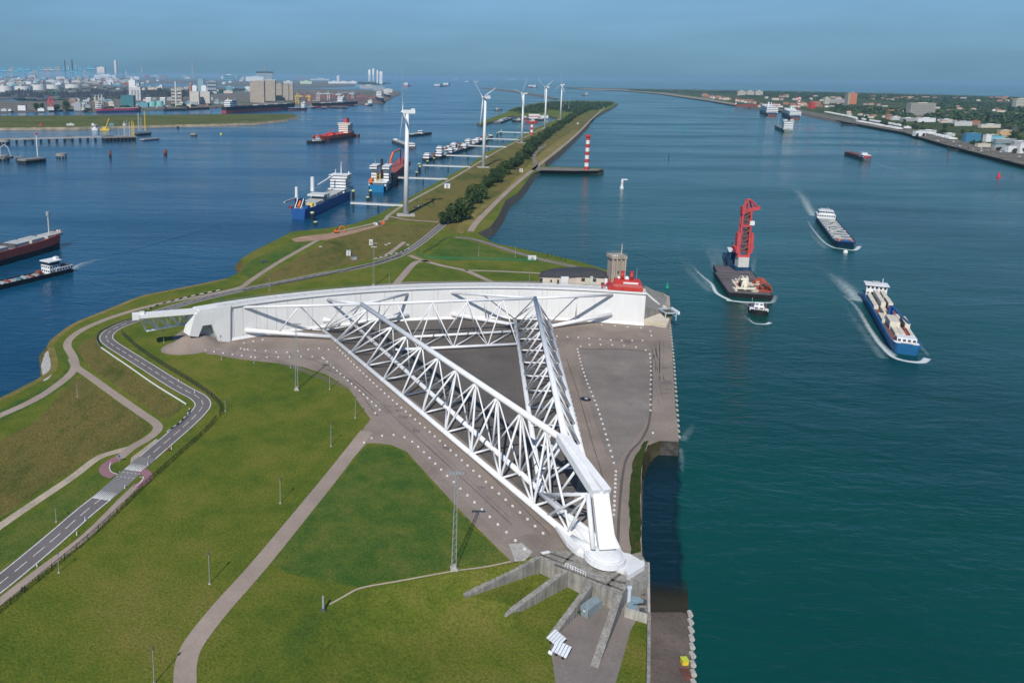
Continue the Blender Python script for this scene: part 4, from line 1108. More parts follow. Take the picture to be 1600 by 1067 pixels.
# solar light trailers
PANEL = mat('white_panel', (.62, .66, .7), .35, .05, .5)
for k, ((x, y), rz_) in enumerate((((869, 1006), R(-58)), ((877, 1023), R(-40)))):
    t = thing('solar_trailer', ('upper white panel trailer at the edge of the asphalt yard', 'lower white panel trailer with a drum at the yard edge')[k], 'trailer', G(x, y, LZ + .02), rz_, 'panel trailers in the yard')
    mb = MB(); mb.box(-1.6, -1, .5, 1.6, 1, .7); mb.build('chassis', GREY, t)
    for sx in (-.9, .9): mb = MB(); mb.bar((sx, -1.15, .35), (sx, -.95, .35), .35, 12); mb.build('wheel', DARK, t); 
    for j in range(5):
        M_ = Matrix.Translation((0, 0, 1.7)) @ Matrix.Rotation(R(24), 4, 'X'); mb = MB(); mb.box(-2 + j * .82, -1.6, 0, -2 + j * .82 + .68, 1.6, .1, M_); mb.build('panel', PANEL, t)
    mb = MB(); mb.box(-2.05, -.06, 1.5, 2.05, .06, 1.68); mb.bar((0, 0, .7), (0, 0, 1.7), .1, 6); mb.build('frame', DGREY, t)
    if k: mb = MB(); mb.bar((-2.6, -1.6, .5), (-1.6, -1.6, .5), .5, 12); mb.build('drum', WHITE, t)
dr = thing('drain_cover', 'dark round drain cover on the grey paving right of the arms', 'drain cover', G(915, 623.5, GZ + .04)); MB().dome(0, 0, 0, 2.3, .5, 18, 4).build('rim', DARK, dr); MB().dome(.2, -.2, .35, .9, .4, 12, 3).build('lid', GREY, dr)
bx = thing('equipment_box', 'small yellow equipment box on the quay at the bottom right', 'box', G(1069, 1036, WZ + .85), R(4))
mb = MB(); mb.box(-.75, -.7, 0, .75, .7, 1.2); mb.build('case', YELLOW, bx); mb = MB(); mb.box(-.85, -.8, 1.2, .85, .8, 1.35); mb.build('lid', LIME, bx)
rx = thing('steel_grating', 'rusty steel grating leaning on the quay below the yellow box', 'grating', G(1072, 1054, WZ + .85), R(3))
mb = MB()
for i in range(6): mb.bar((-1 + i * .4, -1.4, .1), (-1 + i * .4, 1.4, .7), .08, 4)
mb.bar((-1, -1.4, .1), (1, -1.4, .1), .1, 4); mb.bar((-1, 1.4, .7), (1, 1.4, .7), .1, 4); mb.build('frame', RUST, rx)
bu = thing('small_bush', 'small green bush beside the grey container', 'bush', G(899, 957, LZ))
mb = MB(); rr = random.Random(3)
for i in range(160):
    p = Vector((rr.gauss(0, .5), rr.gauss(0, .5), abs(rr.gauss(.7, .5)))); u = Vector((rr.gauss(0, 1), rr.gauss(0, 1), rr.gauss(0, 1))).normalized() * .25; v = u.orthogonal().normalized() * .25
    mb.face([p - u - v, p + u - v, p + u + v, p - u + v])
LEAF = None
# ------------------------------------------------------------------ foliage
def leaf_mat(name, a, b_, c):
    m, N, L, p = nodes_of(name); p.inputs['Roughness'].default_value = .7; p.inputs['Specular IOR Level'].default_value = .2
    g = N.new('ShaderNodeNewGeometry'); r = N.new('ShaderNodeValToRGB'); e = r.color_ramp.elements; e.new(.5)
    for k, (q, x) in enumerate(((.0, a), (.55, b_), (1., c))): e[k].position = q; e[k].color = (*x, 1)
    oi = N.new('ShaderNodeObjectInfo'); r2 = N.new('ShaderNodeValToRGB'); r2.color_ramp.elements[0].color = (.7, .78, .8, 1); r2.color_ramp.elements[1].color = (1.35, 1.22, 1., 1); L.new(oi.outputs['Random'], r2.inputs[0])
    nz = N.new('ShaderNodeTexNoise'); nz.inputs['Scale'].default_value = .02; tc = N.new('ShaderNodeTexCoord'); L.new(tc.outputs['Object'], nz.inputs['Vector']); ad = N.new('ShaderNodeMath'); ad.operation = 'MULTIPLY_ADD'; ad.inputs[1].default_value = .7; ad.inputs[2].default_value = -.35
    L.new(nz.outputs['Fac'], ad.inputs[0]); a2 = N.new('ShaderNodeMath'); L.new(ad.outputs[0], a2.inputs[0]); L.new(g.outputs['Random Per Island'], a2.inputs[1]); L.new(a2.outputs[0], r.inputs[0])
    mx = N.new('ShaderNodeMix'); mx.data_type = 'RGBA'; mx.blend_type = 'MULTIPLY'; mx.inputs[0].default_value = 1.; L.new(r.outputs[0], mx.inputs[6]); L.new(r2.outputs[0], mx.inputs[7]); L.new(mx.outputs[2], p.inputs['Base Color'])
    MATS[name] = m; return m


LEAF = leaf_mat('leaves', (.018, .042, .016), (.036, .068, .022), (.075, .105, .036))
LEAF2 = leaf_mat('far_leaves', (.018, .042, .018), (.032, .062, .024), (.065, .092, .034))
BARK = mat('bark', (.12, .1, .075), .9, .3, 2.)
mb.build('foliage', LEAF, bu)


def crown(seed, r, h, n, leaf):
    q = random.Random(seed); m = MB(); lobes = []
    for i in range(11):
        a, d = q.random() * 2 * pi, r * .62 * math.sqrt(q.random()); z = h * (.25 + .62 * q.random())
        lobes.append((Vector((d * cos(a), d * sin(a), z)), r * (.34 + .26 * q.random())))
    for i in range(n):
        c, lr = q.choice(lobes)
        d = Vector((q.gauss(0, 1), q.gauss(0, 1), q.gauss(.25, .9))).normalized(); p = c + d * lr * (.55 + .5 * q.random() ** .6)
        nrm = (d + Vector((q.gauss(0, .5), q.gauss(0, .5), q.gauss(.2, .5)))).normalized(); u = nrm.orthogonal().normalized(); v = nrm.cross(u); t = q.random() * pi
        u, v = (u * cos(t) + v * sin(t)) * leaf * (.6 + .7 * q.random()), (v * cos(t) - u * sin(t)) * leaf * (.5 + .5 * q.random())
        m.face([p - u, p - v * .8, p + u, p + v * .8])
    return m


protos = []
for k in range(4):
    t = thing('broadleaf_tree', 'dark green tree in the row along the dike road on the spit', 'tree', (0, 0, 0), 0, 'trees in the row along the spit')
    r, h = 6.2 + k * .7, 12 + (k % 3) * 1.5
    crown(20 + k, r, h, 1100, .9).build('crown', LEAF, t)
    tk = MB(); tk.bar((0, 0, -.5), (.3, 0, h * .35), .42, 8, .3)
    for a in (0.3, 2.2, 4.1): tk.bar((.3, 0, h * .3), (r * .45 * cos(a), r * .45 * sin(a), h * .62), .22, 6, .08)
    tk.build('trunk', BARK, t); protos.append(t)
used = set()


def tree(px, py, s=1., label=None, group=None, z=GZ, proto=None):
    k = random.randrange(4) if proto is None else proto
    p = G(px, py, z) if py is not None else px
    if k not in used: t = protos[k]; used.add(k); t.location = p
    else: t = dup(protos[k], p)
    t.rotation_euler[2] = random.random() * 6.28; t.scale = (s * random.uniform(.92, 1.1), s * random.uniform(.92, 1.1), s * random.uniform(.85, 1.1))
    if label: t['label'] = label
    if group: t['group'] = group
    return t


row = resample(px_path([(712, 350), (733, 334), (758, 303), (788, 275), (820, 250), (836, 233)], n=10), 13.)
random.seed(11)
for i, p in enumerate(row):
    if i in (3, 8, 9, 13, 18) or random.random() < .22: continue
    t = tree(p + Vector((random.uniform(-8, 3), random.uniform(-6, 6), 0)), None, random.uniform(.75, 1.2) if i > 6 else random.uniform(1., 1.45))
    if i % 3 == 0: tree(p + Vector((-9 + random.uniform(-3, 3), random.uniform(-7, 7), 0)), None, .95)
row = resample(px_path([(838, 233), (850, 221), (870, 206), (888, 193), (905, 181), (925, 171)], n=10), 15.)
for i, p in enumerate(row):
    if random.random() < .2: continue
    tree(p + Vector((random.uniform(-12, 0), random.uniform(-8, 8), 0)), None, random.uniform(.7, 1.2))
    if i % 2: tree(p + Vector((-16 + random.uniform(-6, 3), random.uniform(-8, 8), 0)), None, .9)
# rough wood at the spit's far end
wd = MB(); q = random.Random(5)


def clump(m, p, r, h, n, leaf, q):
    for i in range(n):
        d = Vector((q.gauss(0, 1), q.gauss(0, 1), abs(q.gauss(0, 1)))).normalized(); c = p + Vector((d.x * r, d.y * r, d.z * h))
        nn = (d + Vector((q.gauss(0, .4), q.gauss(0, .4), q.gauss(.2, .4)))).normalized(); u = nn.orthogonal().normalized(); v = nn.cross(u); t = q.random() * pi
        u, v = (u * cos(t) + v * sin(t)) * leaf, (v * cos(t) - u * sin(t)) * leaf
        m.face([c - u, c - v, c + u, c + v])


def inpoly(x, y, P):
    c = False
    for i in range(len(P)):
        x1, y1 = P[i]; x2, y2 = P[i - 1]
        if (y1 > y) != (y2 > y) and x < (x2 - x1) * (y - y1) / (y2 - y1) + x1: c = not c
    return c


def wood(m, pts, step, r, h, n, leaf, seed=1, keep=1.):
    P = poly_px(pts); q = random.Random(seed); xs = [p[0] for p in P]; ys = [p[1] for p in P]
    y = min(ys)
    while y < max(ys):
        x = min(xs)
        while x < max(xs):
            a, b_ = x + q.uniform(-.5, .5) * step, y + q.uniform(-.5, .5) * step
            if q.random() < keep and inpoly(a, b_, P): s = q.uniform(.6, 1.2); clump(m, Vector((a, b_, GZ - .5)), r * s, h * s, n, leaf * q.uniform(.7, 1.2), q)
            x += step
        y += step


wood(wd, [(800, 174), (830, 166), (862, 161.5), (905, 160.5), (945, 161), (958, 163), (938, 171), (915, 175), (900, 181), (893, 176), (860, 172), (840, 178), (815, 178)], 26, 14, 9, 34, 3.2, 4, .8)
stuff(wd.build('scrub_wood', LEAF2))
wood_r = MB()
for pts, st_, kp, hh in (([(975, 141.6), (1100, 143.2), (1200, 144.6), (1320, 147), (1450, 150.6), (1620, 155.2), (1620, 160), (1450, 156), (1330, 152.5), (1200, 148.5), (1140, 147), (1030, 144.6)], 46, .85, 12),
                         ([(1300, 166), (1345, 168), (1430, 176), (1432, 184), (1395, 180), (1340, 176), (1305, 174)], 40, .85, 13), ([(1448, 178), (1520, 174), (1620, 186), (1620, 202), (1560, 198), (1500, 192), (1455, 186)], 34, .85, 12),
                         ([(1330, 152), (1440, 157), (1560, 162), (1620, 166), (1620, 182), (1540, 172), (1470, 171), (1440, 163), (1360, 158)], 40, .6, 10), ([(1150, 148), (1320, 153), (1320, 158), (1240, 156), (1160, 152)], 44, .6, 9),
                         ([(1620, 203), (1700, 208), (1760, 240), (1620, 226)], 45, .5, 10)):
    wood(wood_r, pts, st_, 24 if hh > 9 else 18, hh, 26, 5.5, int(pts[0][0]), kp)
stuff(wood_r.build('distant_wood', LEAF2))

# ------------------------------------------------------------------ white marker blocks on the paving
mk0 = None
MK = [([(527, 544), (590, 605), (680, 683), (765, 759), (852, 837)], 4.1), ([(506, 561), (530, 583), (588, 635), (589, 642), (581, 652)], 4.3), ([(569, 692), (581, 685), (611, 680), (635, 685), (659, 704), (715, 760), (777, 819), (826, 864)], 4.6),
      ([(399, 559), (492, 558), (504, 560)], 5.6), ([(382, 546.5), (416, 549), (450, 551), (502, 544.5), (522, 551)], 5.6), ([(307, 546), (350, 552.5), (394, 558.5)], 5.2), ([(301, 531.5), (333, 539.5)], 5.), ([(376, 545), (399, 548)], 4), ([(381, 536.5), (411, 531.5)], 5.2),
      ([(940, 508), (959, 509.5), (1007, 513.5)], 7.), ([(1016, 518), (1019, 530)], 7.5), ([(870, 526), (904, 528), (957, 532), (1007, 532.5)], 5.6), ([(907, 541.5), (922, 539), (955, 539.5), (994, 543), (1007, 547), (1015, 553), (1017, 580), (1016.5, 605), (1016, 648)], 5.9),
      ([(902, 546), (908, 570), (919, 602), (936, 645), (960, 727)], 4.6), ([(962, 737), (961, 765), (958.5, 812)], 2.9), ([(868, 531), (882, 590), (896, 640), (915, 720)], 4.6), ([(1020, 677), (1020.5, 681)], 9)]
for pts, step in MK:
    for p in resample(px_path(pts, n=4), step):
        if mk0 is None:
            m = MB(); m.prism([(-.38, -.22), (.38, -.22), (.38, .22), (-.38, .22)], 0, .5); mk0 = m.build('marker_block', LINE); o = mk0
            tag(o, 'small white concrete marker block in the rows on the brown paving', 'marker block', 'white marker blocks on the paving')
        else: o = mk0.copy(); col.objects.link(o)
        o.location = p + Vector((0, 0, .03)); o.rotation_euler[2] = random.uniform(-.5, .5)

# ------------------------------------------------------------------ lamps, masts
lamp0 = None


def lamp(px, py, h, label, z=GZ, double=False):
    global lamp0
    p = G(px, py, z)
    if lamp0 is None:
        lamp0 = t = thing('lamp_post', label, 'lamp post', p, 0, 'slim grey lamp posts on the grass')
        m = MB(); m.bar((0, 0, 0), (0, 0, 9.2), .13, 8, .08); m.build('pole', mat('galvanised', (.42, .44, .45), .4, .1, 1., metal=.4), t)
        m = MB(); m.cyl(0, 0, 9.1, 9.75, .34, 10, .22); m.build('lamp_head', DGREY, t)
        m = MB(); m.box(-.3, -.3, 0, .3, .3, .25); m.build('footing', CONC2, t)
    else: t = dup(lamp0, p, None, label)
    t.scale = (1, 1, h / 9.4)
    return t


for px, py, h, lb in ((327.5, 912, 9.3, 'slim grey lamp post on the open grass left of the pinkish path'), (241, 1068, 9.3, 'lamp post at the bottom edge of the photo, left of the pinkish path'), (438, 786, 8.8, 'lamp post on the grass left of the path, second up from the bottom'),
                      (517, 697, 9, 'lamp post beside the upper stretch of the pinkish path'), (555, 653, 9, 'lamp post at the corner where the pinkish path meets the paving'), (515, 608, 9, 'lamp post at the paving edge left of the long truss arm'), (352, 642, 5, 'short post outside the inner bend of the road'),
                      (256, 535, 6.5, 'lamp post under the white guide truss at the road bend'), (346, 562, 12, 'lamp post at the paving edge in front of the left end of the wall'), (397, 567, 6, 'short lamp post at the grass edge, nearest the left end of the wall'), (454, 575, 7, 'lamp post at the grass edge beside the tall lattice mast'),
                      (608, 446, 9, 'lamp post behind the white wall near the forking path'), (421, 454, 9, 'lamp post behind the wall between grass and road'), (121, 620, 6, 'lamp post in the dry meadow left of the diagonal path'), (92, 894, 6, 'teal post beside the fenced path at lower left'), (805, 402, 9, 'lamp post on the lush lawn beyond the wall'), (748, 400, 9, 'lamp post by the green fence beyond the wall'), (827, 443, 7, 'lamp post between the wall and the beige control building'), (88, 815, 5, 'white topped post beside the road at far lower left')):
    lamp(px, py, h, lb)
mast0 = None
for px, py, ty, lb in ((709, 889, 738, 'tall lattice light mast standing in the lush grass triangle'), (463.5, 609, 506, 'tall lattice light mast on the grass in front of the left wall'), (583.5, 447, 380, 'tall lattice light mast on the grass behind the white wall')):
    h = height(px, py, ty, GZ); p = G(px, py, GZ)
    t = thing('light_mast', lb, 'light mast', p, 0, 'tall lattice light masts')
    m = MB(); a = .62
    for x, y in ((-a, -a), (a, -a), (a, a), (-a, a)): m.bar((x, y, .8), (x * .45, y * .45, h), .065, 4)
    nb_ = int(h / 1.1)
    for i in range(nb_):
        f, g = .8 + (h - .8) * i / nb_, .8 + (h - .8) * (i + 1) / nb_; sa, sb_ = a * (1 - .55 * i / nb_), a * (1 - .55 * (i + 1) / nb_)
        c = [(-1, -1), (1, -1), (1, 1), (-1, 1)]
        for k in range(4):
            u, v = c[k], c[(k + 1) % 4]
            if i % 2: u, v = v, u
            m.bar((u[0] * sa, u[1] * sa, f), (v[0] * sb_, v[1] * sb_, g), .032, 3, caps=False)
    m.build('lattice', mat('mast_steel', (.36, .38, .38), .5, .1, 1., metal=.3), t)
    m = MB(); m.box(-1.0, -1.0, 0, 1.0, 1.0, .5); m.box(-.6, -.6, .5, .6, .6, 1.3); m.build('footing', CONC2, t)
    m = MB(); m.box(-2., -.12, h - .1, 2., .12, h + .12); hd = m.build('crossbar', STEEL, t)
    for x in (-1.8, -.9, .0, .9, 1.8): m = MB(); m.box(x - .3, -.5, h - .35, x + .3, .1, h + .2); m.build('floodlight', mat('lamp_grey', (.3, .32, .34), .4), hd)
bp = thing('bollard_post', 'lone grey marker post in the grass where the trench line starts', 'post', G(505, 954, GZ))
m = MB(); m.cyl(0, 0, 0, 4.2, .28, 10); m.build('shaft', GREY, bp); m = MB(); m.box(-.5, -.4, 0, .5, .4, .9); m.build('box', DGREY, bp)
struct(ribbon(px_path([(515, 944), (540, 930), (565, 918), (620, 908), (680, 897), (715, 891), (760, 885), (798, 877)]), .55, .05).build('trench_line', SANDY))

# ------------------------------------------------------------------ fences and guard rails
FENCE_MESH, N_, L_, b_ = nodes_of('fence_mesh')
b_.inputs['Base Color'].default_value = (.035, .045, .03, 1); b_.inputs['Roughness'].default_value = .6
tc = N_.new('ShaderNodeTexCoord'); wv = N_.new('ShaderNodeTexNoise'); wv.inputs['Scale'].default_value = 3.5; wv.inputs['Detail'].default_value = 3; L_.new(tc.outputs['Object'], wv.inputs['Vector'])
mr = N_.new('ShaderNodeMapRange'); mr.inputs[1].default_value = .42; mr.inputs[2].default_value = .6; L_.new(wv.outputs['Fac'], mr.inputs[0])
tr = N_.new('ShaderNodeBsdfTransparent'); mx = N_.new('ShaderNodeMixShader'); L_.new(mr.outputs[0], mx.inputs[0]); L_.new(tr.outputs[0], mx.inputs[1]); L_.new(b_.outputs[0], mx.inputs[2]); L_.new(mx.outputs[0], N_['Material Output'].inputs[0])


def fence(label, pts, h, mesh_m, post_m, step=4., z=GZ, density=1):
    path = resample(px_path(pts, z), step); o0 = path[0]
    t = thing('fence', label, 'fence', o0)
    m = MB(); loc = [p - o0 for p in path]
    m.strip([p for p in loc], [p + Vector((0, 0, h)) for p in loc]); m.build('mesh', mesh_m, t)
    m = MB()
    for a, c in zip(loc[:-1], loc[1:]): m.bar(a + Vector((0, 0, h)), c + Vector((0, 0, h)), .06, 4, caps=False)
    m.build('top_rail', post_m, t)
    for i, p in enumerate(loc):
        if i < 100: m = MB(); m.bar(p, p + Vector((0, 0, h + .25)), .09, 4); m.build('post', post_m, t)
    return t


fence('dark fence grown over with weeds along the inside of the road bend', [(190, 522), (215, 545), (255, 572), (300, 599), (335, 625), (346, 643), (338, 656)], 2.4, FENCE_MESH, DARK, 5)
fence('dark wire fence along the side path at lower left', [(338, 656), (318, 678), (280, 712), (230, 757), (190, 796), (145, 838), (90, 884), (0, 958), (-50, 1000)], 2., FENCE_MESH, DARK, 5)
GM = mat('green_fence_mesh', (.03, .17, .075), .6, .3, 2.)
GMm = FENCE_MESH.copy(); GMm.name = 'green_mesh'; GMm.node_tree.nodes['Principled BSDF'].inputs['Base Color'].default_value = (.02, .17, .07, 1)
fence('green wire fence on the lush lawn beyond the wall', [(650, 397), (664, 403), (690, 405.5), (730, 406), (790, 407.5), (846, 410)], 2.2, GMm, GM, 7)
fence('thin green fence along the upper edge of the lush lawn', [(660, 397), (680, 386), (693, 376), (712, 370.5)], 2, GMm, GM, 7)


def guard(label, pts, m1, m2, h=.85, step=2.5, alt=True):
    path = resample(px_path(pts), step); o0 = path[0]; t = thing('guard_rail', label, 'guard rail', o0)
    ma, mb_ = MB(), MB()
    for i, (a, c) in enumerate(zip(path[:-1], path[1:])):
        (ma if (i % 2 == 0 or not alt) else mb_).beam(a - o0 + Vector((0, 0, h)), c - o0 + Vector((0, 0, h)), .25, .55)
    ma.build('rail', m1, t)
    if alt: mb_.build('rail_dark_section', m2, t)
    pm = MB()
    for p in path: pm.box(p.x - o0.x - .08, p.y - o0.y - .08, 0, p.x - o0.x + .08, p.y - o0.y + .08, h)
    stuff(pm.build('post', STEEL, t)) if len(path) > 100 else pm.build('post', STEEL, t)


guard('black and white crash barrier along the road behind the left end of the wall', [(222, 492), (245, 479.5), (290, 467), (345, 455)], mat('barrier_white', (.72, .7, .62), .6), DARK, 1., 3.)
guard('black and white crash barrier at the road junction behind the wall', [(585, 406), (600, 402), (625, 396), (640, 390)], MATS['barrier_white'], DARK, 1., 3.)
guard('steel guard rail along the left side of the road before the bend', [(158, 545), (175, 557), (200, 574), (240, 602), (280, 627), (294, 636)], WHITE, None, .8, 3., False)
guard('short guard rail on the inside of the road bend', [(296, 641), (293, 650), (280, 664), (258, 680)], WHITE, DARK, .9, 2.)
guard('dark guard rail round the outer edge of the road bend', [(206, 500), (180, 509), (155, 521), (151, 531), (158, 545)], DGREY, None, .9, 3., False)
guard('long dark guard rail along the road behind the wall', [(380, 455.5), (450, 443), (520, 429), (580, 414), (630, 399)], DGREY, None, .9, 4., False)
pp0 = None
for x, y in ((133, 813), (58, 885), (195, 763), (279, 596), (231, 727), (268, 702), (304, 614), (120, 836)):
    if pp0 is None:
        pp0 = t = thing('reflector_post', 'small white reflector post on the road verge', 'reflector post', G(x, y), 0, 'white reflector posts along the road')
        m = MB(); m.box(-.12, -.1, 0, .12, .1, 1.25); m.build('post', WHITE, t); m = MB(); m.box(-.125, -.105, .85, .125, .105, 1.05); m.build('reflector', DARK, t)
    else: dup(pp0, G(x, y))
rs_ = thing('road_sign', 'small blue road sign on a pole by the cycle lane crossing', 'road sign', G(187, 722), R(-20))
m = MB(); m.bar((0, 0, 0), (0, 0, 2.4), .06, 6); m.build('pole', GREY, rs_)
m = MB(); m.bar((0, -.08, 2.4), (0, -.04, 2.4), .5, 16); m.build('disc', BLUE, rs_)

# ------------------------------------------------------------------ cyclists


def cyclist(px, py, rz, shirt, label):
    t = thing('bicycle', 'black bicycle under the ' + label.split(' cycling')[0].replace('person', 'cyclist'), 'bicycle', G(px, py, GZ + .06), rz)
    for x in (-.52, .52):
        m = MB(); n = 16
        for i in range(n):
            a, b2 = 2 * pi * i / n, 2 * pi * (i + 1) / n; m.bar((x + .34 * cos(a), 0, .34 + .34 * sin(a)), (x + .34 * cos(b2), 0, .34 + .34 * sin(b2)), .022, 5, caps=False)
            if i % 2 == 0: m.bar((x, 0, .34), (x + .33 * cos(a), 0, .34 + .33 * sin(a)), .006, 3, caps=False)
        m.build('wheel', DARK, t)
    m = MB()
    for a, b2 in (((-.52, 0, .34), (-.12, 0, .32)), ((-.12, 0, .32), (-.24, 0, .86)), ((-.52, 0, .34), (-.22, 0, .8)), ((-.12, 0, .32), (.4, 0, .84)), ((-.22, 0, .8), (.4, 0, .88)), ((.52, 0, .34), (.4, 0, .98))): m.bar(a, b2, .022, 6)
    m.build('frame', DARK, t)
    m = MB(); m.tube([(.25, -.28, 1.02), (.4, -.1, 1.02), (.4, .1, 1.02), (.25, .28, 1.02)], .018, 6); m.build('handlebar', STEEL, t)
    m = MB(); m.box(-.36, -.08, .86, -.12, .08, .92); m.build('saddle', DARK, t)
    p = thing('person', label, 'person', G(px, py, GZ + .06), rz)
    V = [(-.22, 0, .98), (-.16, 0, 1.2), (-.02, 0, 1.46), (.03, 0, 1.56), (.07, 0, 1.70), (.08, 0, 1.80)]
    E = [(0, 1), (1, 2), (2, 3), (3, 4), (4, 5)]; Rr = [.16, .15, .17, .065, .1, .09]
    for s, (kz, fz, kx, fx) in ((-1, (.72, .3, .16, -.02)), (1, (.62, .2, .2, -.16))):
        i = len(V); V += [(-.2, s * .1, .95), (kx, s * .12, kz), (fx - .02, s * .12, fz + .08), (fx + .16, s * .12, fz)]; Rr += [.1, .07, .045, .045]; E += [(0, i), (i, i + 1), (i + 1, i + 2), (i + 2, i + 3)]
        i = len(V); V += [(-.02, s * .2, 1.42), (.1, s * .27, 1.2), (.27, s * .27, 1.05)]; Rr += [.06, .045, .035]; E += [(2, i), (i, i + 1), (i + 1, i + 2)]
    me = bpy.data.meshes.new('body'); me.from_pydata(V, E, []); o = bpy.data.objects.new('body', me); col.objects.link(o); o.parent = p
    md = o.modifiers.new('skin', 'SKIN'); 
    for i, r in enumerate(Rr): me.skin_vertices[0].data[i].radius = (r, r)
    me.skin_vertices[0].data[0].use_root = True
    o.modifiers.new('sub', 'SUBSURF').levels = 1; me.materials.append(shirt)
    m = MB(); m.dome(.075, 0, 1.78, .105, .13, 12, 4); m.build('helmet', DARK, p)


cyclist(35, 925, R(62), mat('dark_jacket', (.02, .025, .035), .8), 'person in dark clothes cycling along the fenced path at lower left')
cyclist(263, 705, R(228), mat('red_jersey', (.5, .03, .05), .8), 'person in a red jersey cycling on the road beyond the crossing')

# ------------------------------------------------------------------ fender blocks along the quay edge
fd0 = None
for pts, st_, sc_, gr, lb in (([(1076.5, 958), (1079, 1000), (1083, 1085)], 3.2, .72, 'round pale fenders at the lower quay', 'round pale fender block on the edge of the lower right quay'), ([(1046.5, 508), (1051.5, 560), (1057, 640), (1060.5, 688)], 5.2, .5, 'pale fenders along the upper quay', 'small pale fender block on the edge of the paved quay')):
    for p in resample(px_path(pts, WZ + .9 if sc_ > .6 else GZ, n=4), st_):
        if fd0 is None:
            m = MB(); m.bar((0, -.95, 0), (0, .95, 0), .95, 12); m.bar((.5, -1.05, 0), (.5, 1.05, 0), .3, 8); fd0 = m.build('fender', CONC2, None, False)
            o = fd0
        else: o = fd0.copy(); col.objects.link(o)
        tag(o, lb, 'fender', gr); o.location = p + Vector((.3, 0, -.1)); o.scale = (sc_, sc_, sc_); o.rotation_euler = (random.uniform(-.1, .1), 0, random.uniform(-.15, .15))

# ------------------------------------------------------------------ small things behind the wall


def cabinet(name, label, cat, px, py, w, d, h, m1, m2, rz=0., z=GZ):
    t = thing(name, label, cat, G(px, py, z), rz)
    m = MB(); m.box(-w / 2, -d / 2, 0, w / 2, d / 2, h); m.build('body', m1, t)
    m = MB(); m.box(-w / 2 - .15, -d / 2 - .15, h, w / 2 + .15, d / 2 + .15, h + .25); m.build('roof', m2, t)
    m = MB(); m.box(-w * .2, -d / 2 - .06, .2, w * .2, -d / 2, h * .8); m.build('door', GREY, t)
    return t


cabinet('equipment_cabin', 'pale cream equipment cabin on the dry grass between road and harbour', 'cabin', 579.5, 383, 2.9, 2.6, 4.2, mat('cream_paint', (.62, .6, .48), .6), WHITE)
cabinet('equipment_cabin', 'white cabin on stilts near the road on the dry grass', 'cabin', 544.5, 399, 3.2, 2.6, 3.8, WHITE, GREY)
cabinet('equipment_cabin', 'grey machinery cabin next to the white one near the road', 'cabin', 553, 405.5, 4.5, 3, 2.6, STEEL, DGREY, .3)
cabinet('transformer_kiosk', 'white kiosk with a blue door on the grass beside the cycle path', 'kiosk', 698.5, 294, 7, 5, 6, WHITE, WHITE).children[2].data.materials[0] = BLUE
cabinet('equipment_cabin', 'small white cabin on the shore track beyond the lush lawn', 'cabin', 831, 405.5, 6, 3, 2.6, WHITE, WHITE)
cabinet('storage_hut', 'pale hut among the trees beside the dike road', 'hut', 814, 269, 5, 4, 5, CREAM, GREY)
cabinet('storage_hut', 'small cream hut beside the dike track on the spit', 'hut', 902.5, 194.5, 5, 4, 5, CREAM, CREAM)
for i in range(4): tag(MB().box(-.4, -.4, 0, .4, .4, .6).build('concrete_block', LINE, None, False, G(580.5 + i * 2.3, 386.5)), 'pale concrete block in the short row beside the cream cabin', 'block', 'row of pale blocks')
for x, y in ((501, 386), (603, 383), (608, 381), (637, 383), (617, 397)): tag(MB().prism([(-1.2, -.8), (1.1, -.9), (1.3, .7), (-.9, .9)], 0, [.7, .5, .6, .8]).build('concrete_slab', CONC2, None, False, G(x, y)), 'low pale concrete slab lying in the dry grass behind the wall', 'slab', 'pale slabs in the dry grass')


def car(label, px, py, rz, m1, van=False, group=None):
    t = thing('parked_car' if not van else 'parked_van', label, 'car' if not van else 'van', G(px, py, GZ + .05), rz, group)
    m = MB(); h = 1.0 if not van else 2.3
    pr = [(-2.2, .35), (2.2, .35), (2.25, .8), (1.2, .95), (.6, 1.5), (-1.4, 1.5), (-2.1, .95)] if not van else [(-2.8, .4), (2.8, .4), (2.8, 1.1), (2.1, 1.3), (1.7, 2.3), (-2.8, 2.3)]
    for y0, y1 in ((-.9, .9),):
        a = [(x, y0, z) for x, z in pr]; c = [(x, y1, z) for x, z in pr]; m.face(a); m.face(c[::-1])
        for i in range(len(pr)): j = (i + 1) % len(pr); m.face([a[i], a[j], c[j], c[i]])
    bd = m.build('body', m1, t)
    m = MB(); zt = 1.45 if not van else 2.15; m.box(-1.2, -.92, 1.0 if not van else 1.5, .5 if not van else 1.6, .92, zt); m.build('window', GLASS, bd)
    for x in (-1.4, 1.4):
        for y in (-.9, .9): m = MB(); m.bar((x, y - .1, .33), (x, y + .1, .33), .33, 12); m.build('wheel', DARK, t)


car('dark car parked beside the base of the nearest turbine', 649, 325, R(15), DGREY)
car('white car parked on the track by the nearest turbine', 657, 323, R(10), WHITE)
car('white van parked on the reddish sand by the shore', 587, 352, R(-60), WHITE, True)
car('dark van beside the white van on the shore track', 592, 351.5, R(-60), DGREY, True)
car('orange van at the end of the shore track', 597.5, 350.5, R(-60), ORANGE, True)
car('dark car on the grass near the harbour point', 413, 410, R(20), DGREY)
ex = thing('excavator', 'orange crawler excavator on the reddish sand at the shore', 'excavator', G(526, 364, GZ + .05), R(25))
for y in (-1.2, 1.2): m = MB(); m.box(-2., y - .35, 0, 2., y + .35, .9); m.build('track', DARK, ex)
m = MB(); m.box(-2.2, -1.3, .95, 1.6, 1.3, 2.4); m.box(-1.9, -1., 2.4, -.4, 1., 2.7); m.build('body', ORANGE, ex)
m = MB(); m.box(.3, .2, 2.4, 1.7, 1.3, 3.8); m.build('cab', GLASS, ex)
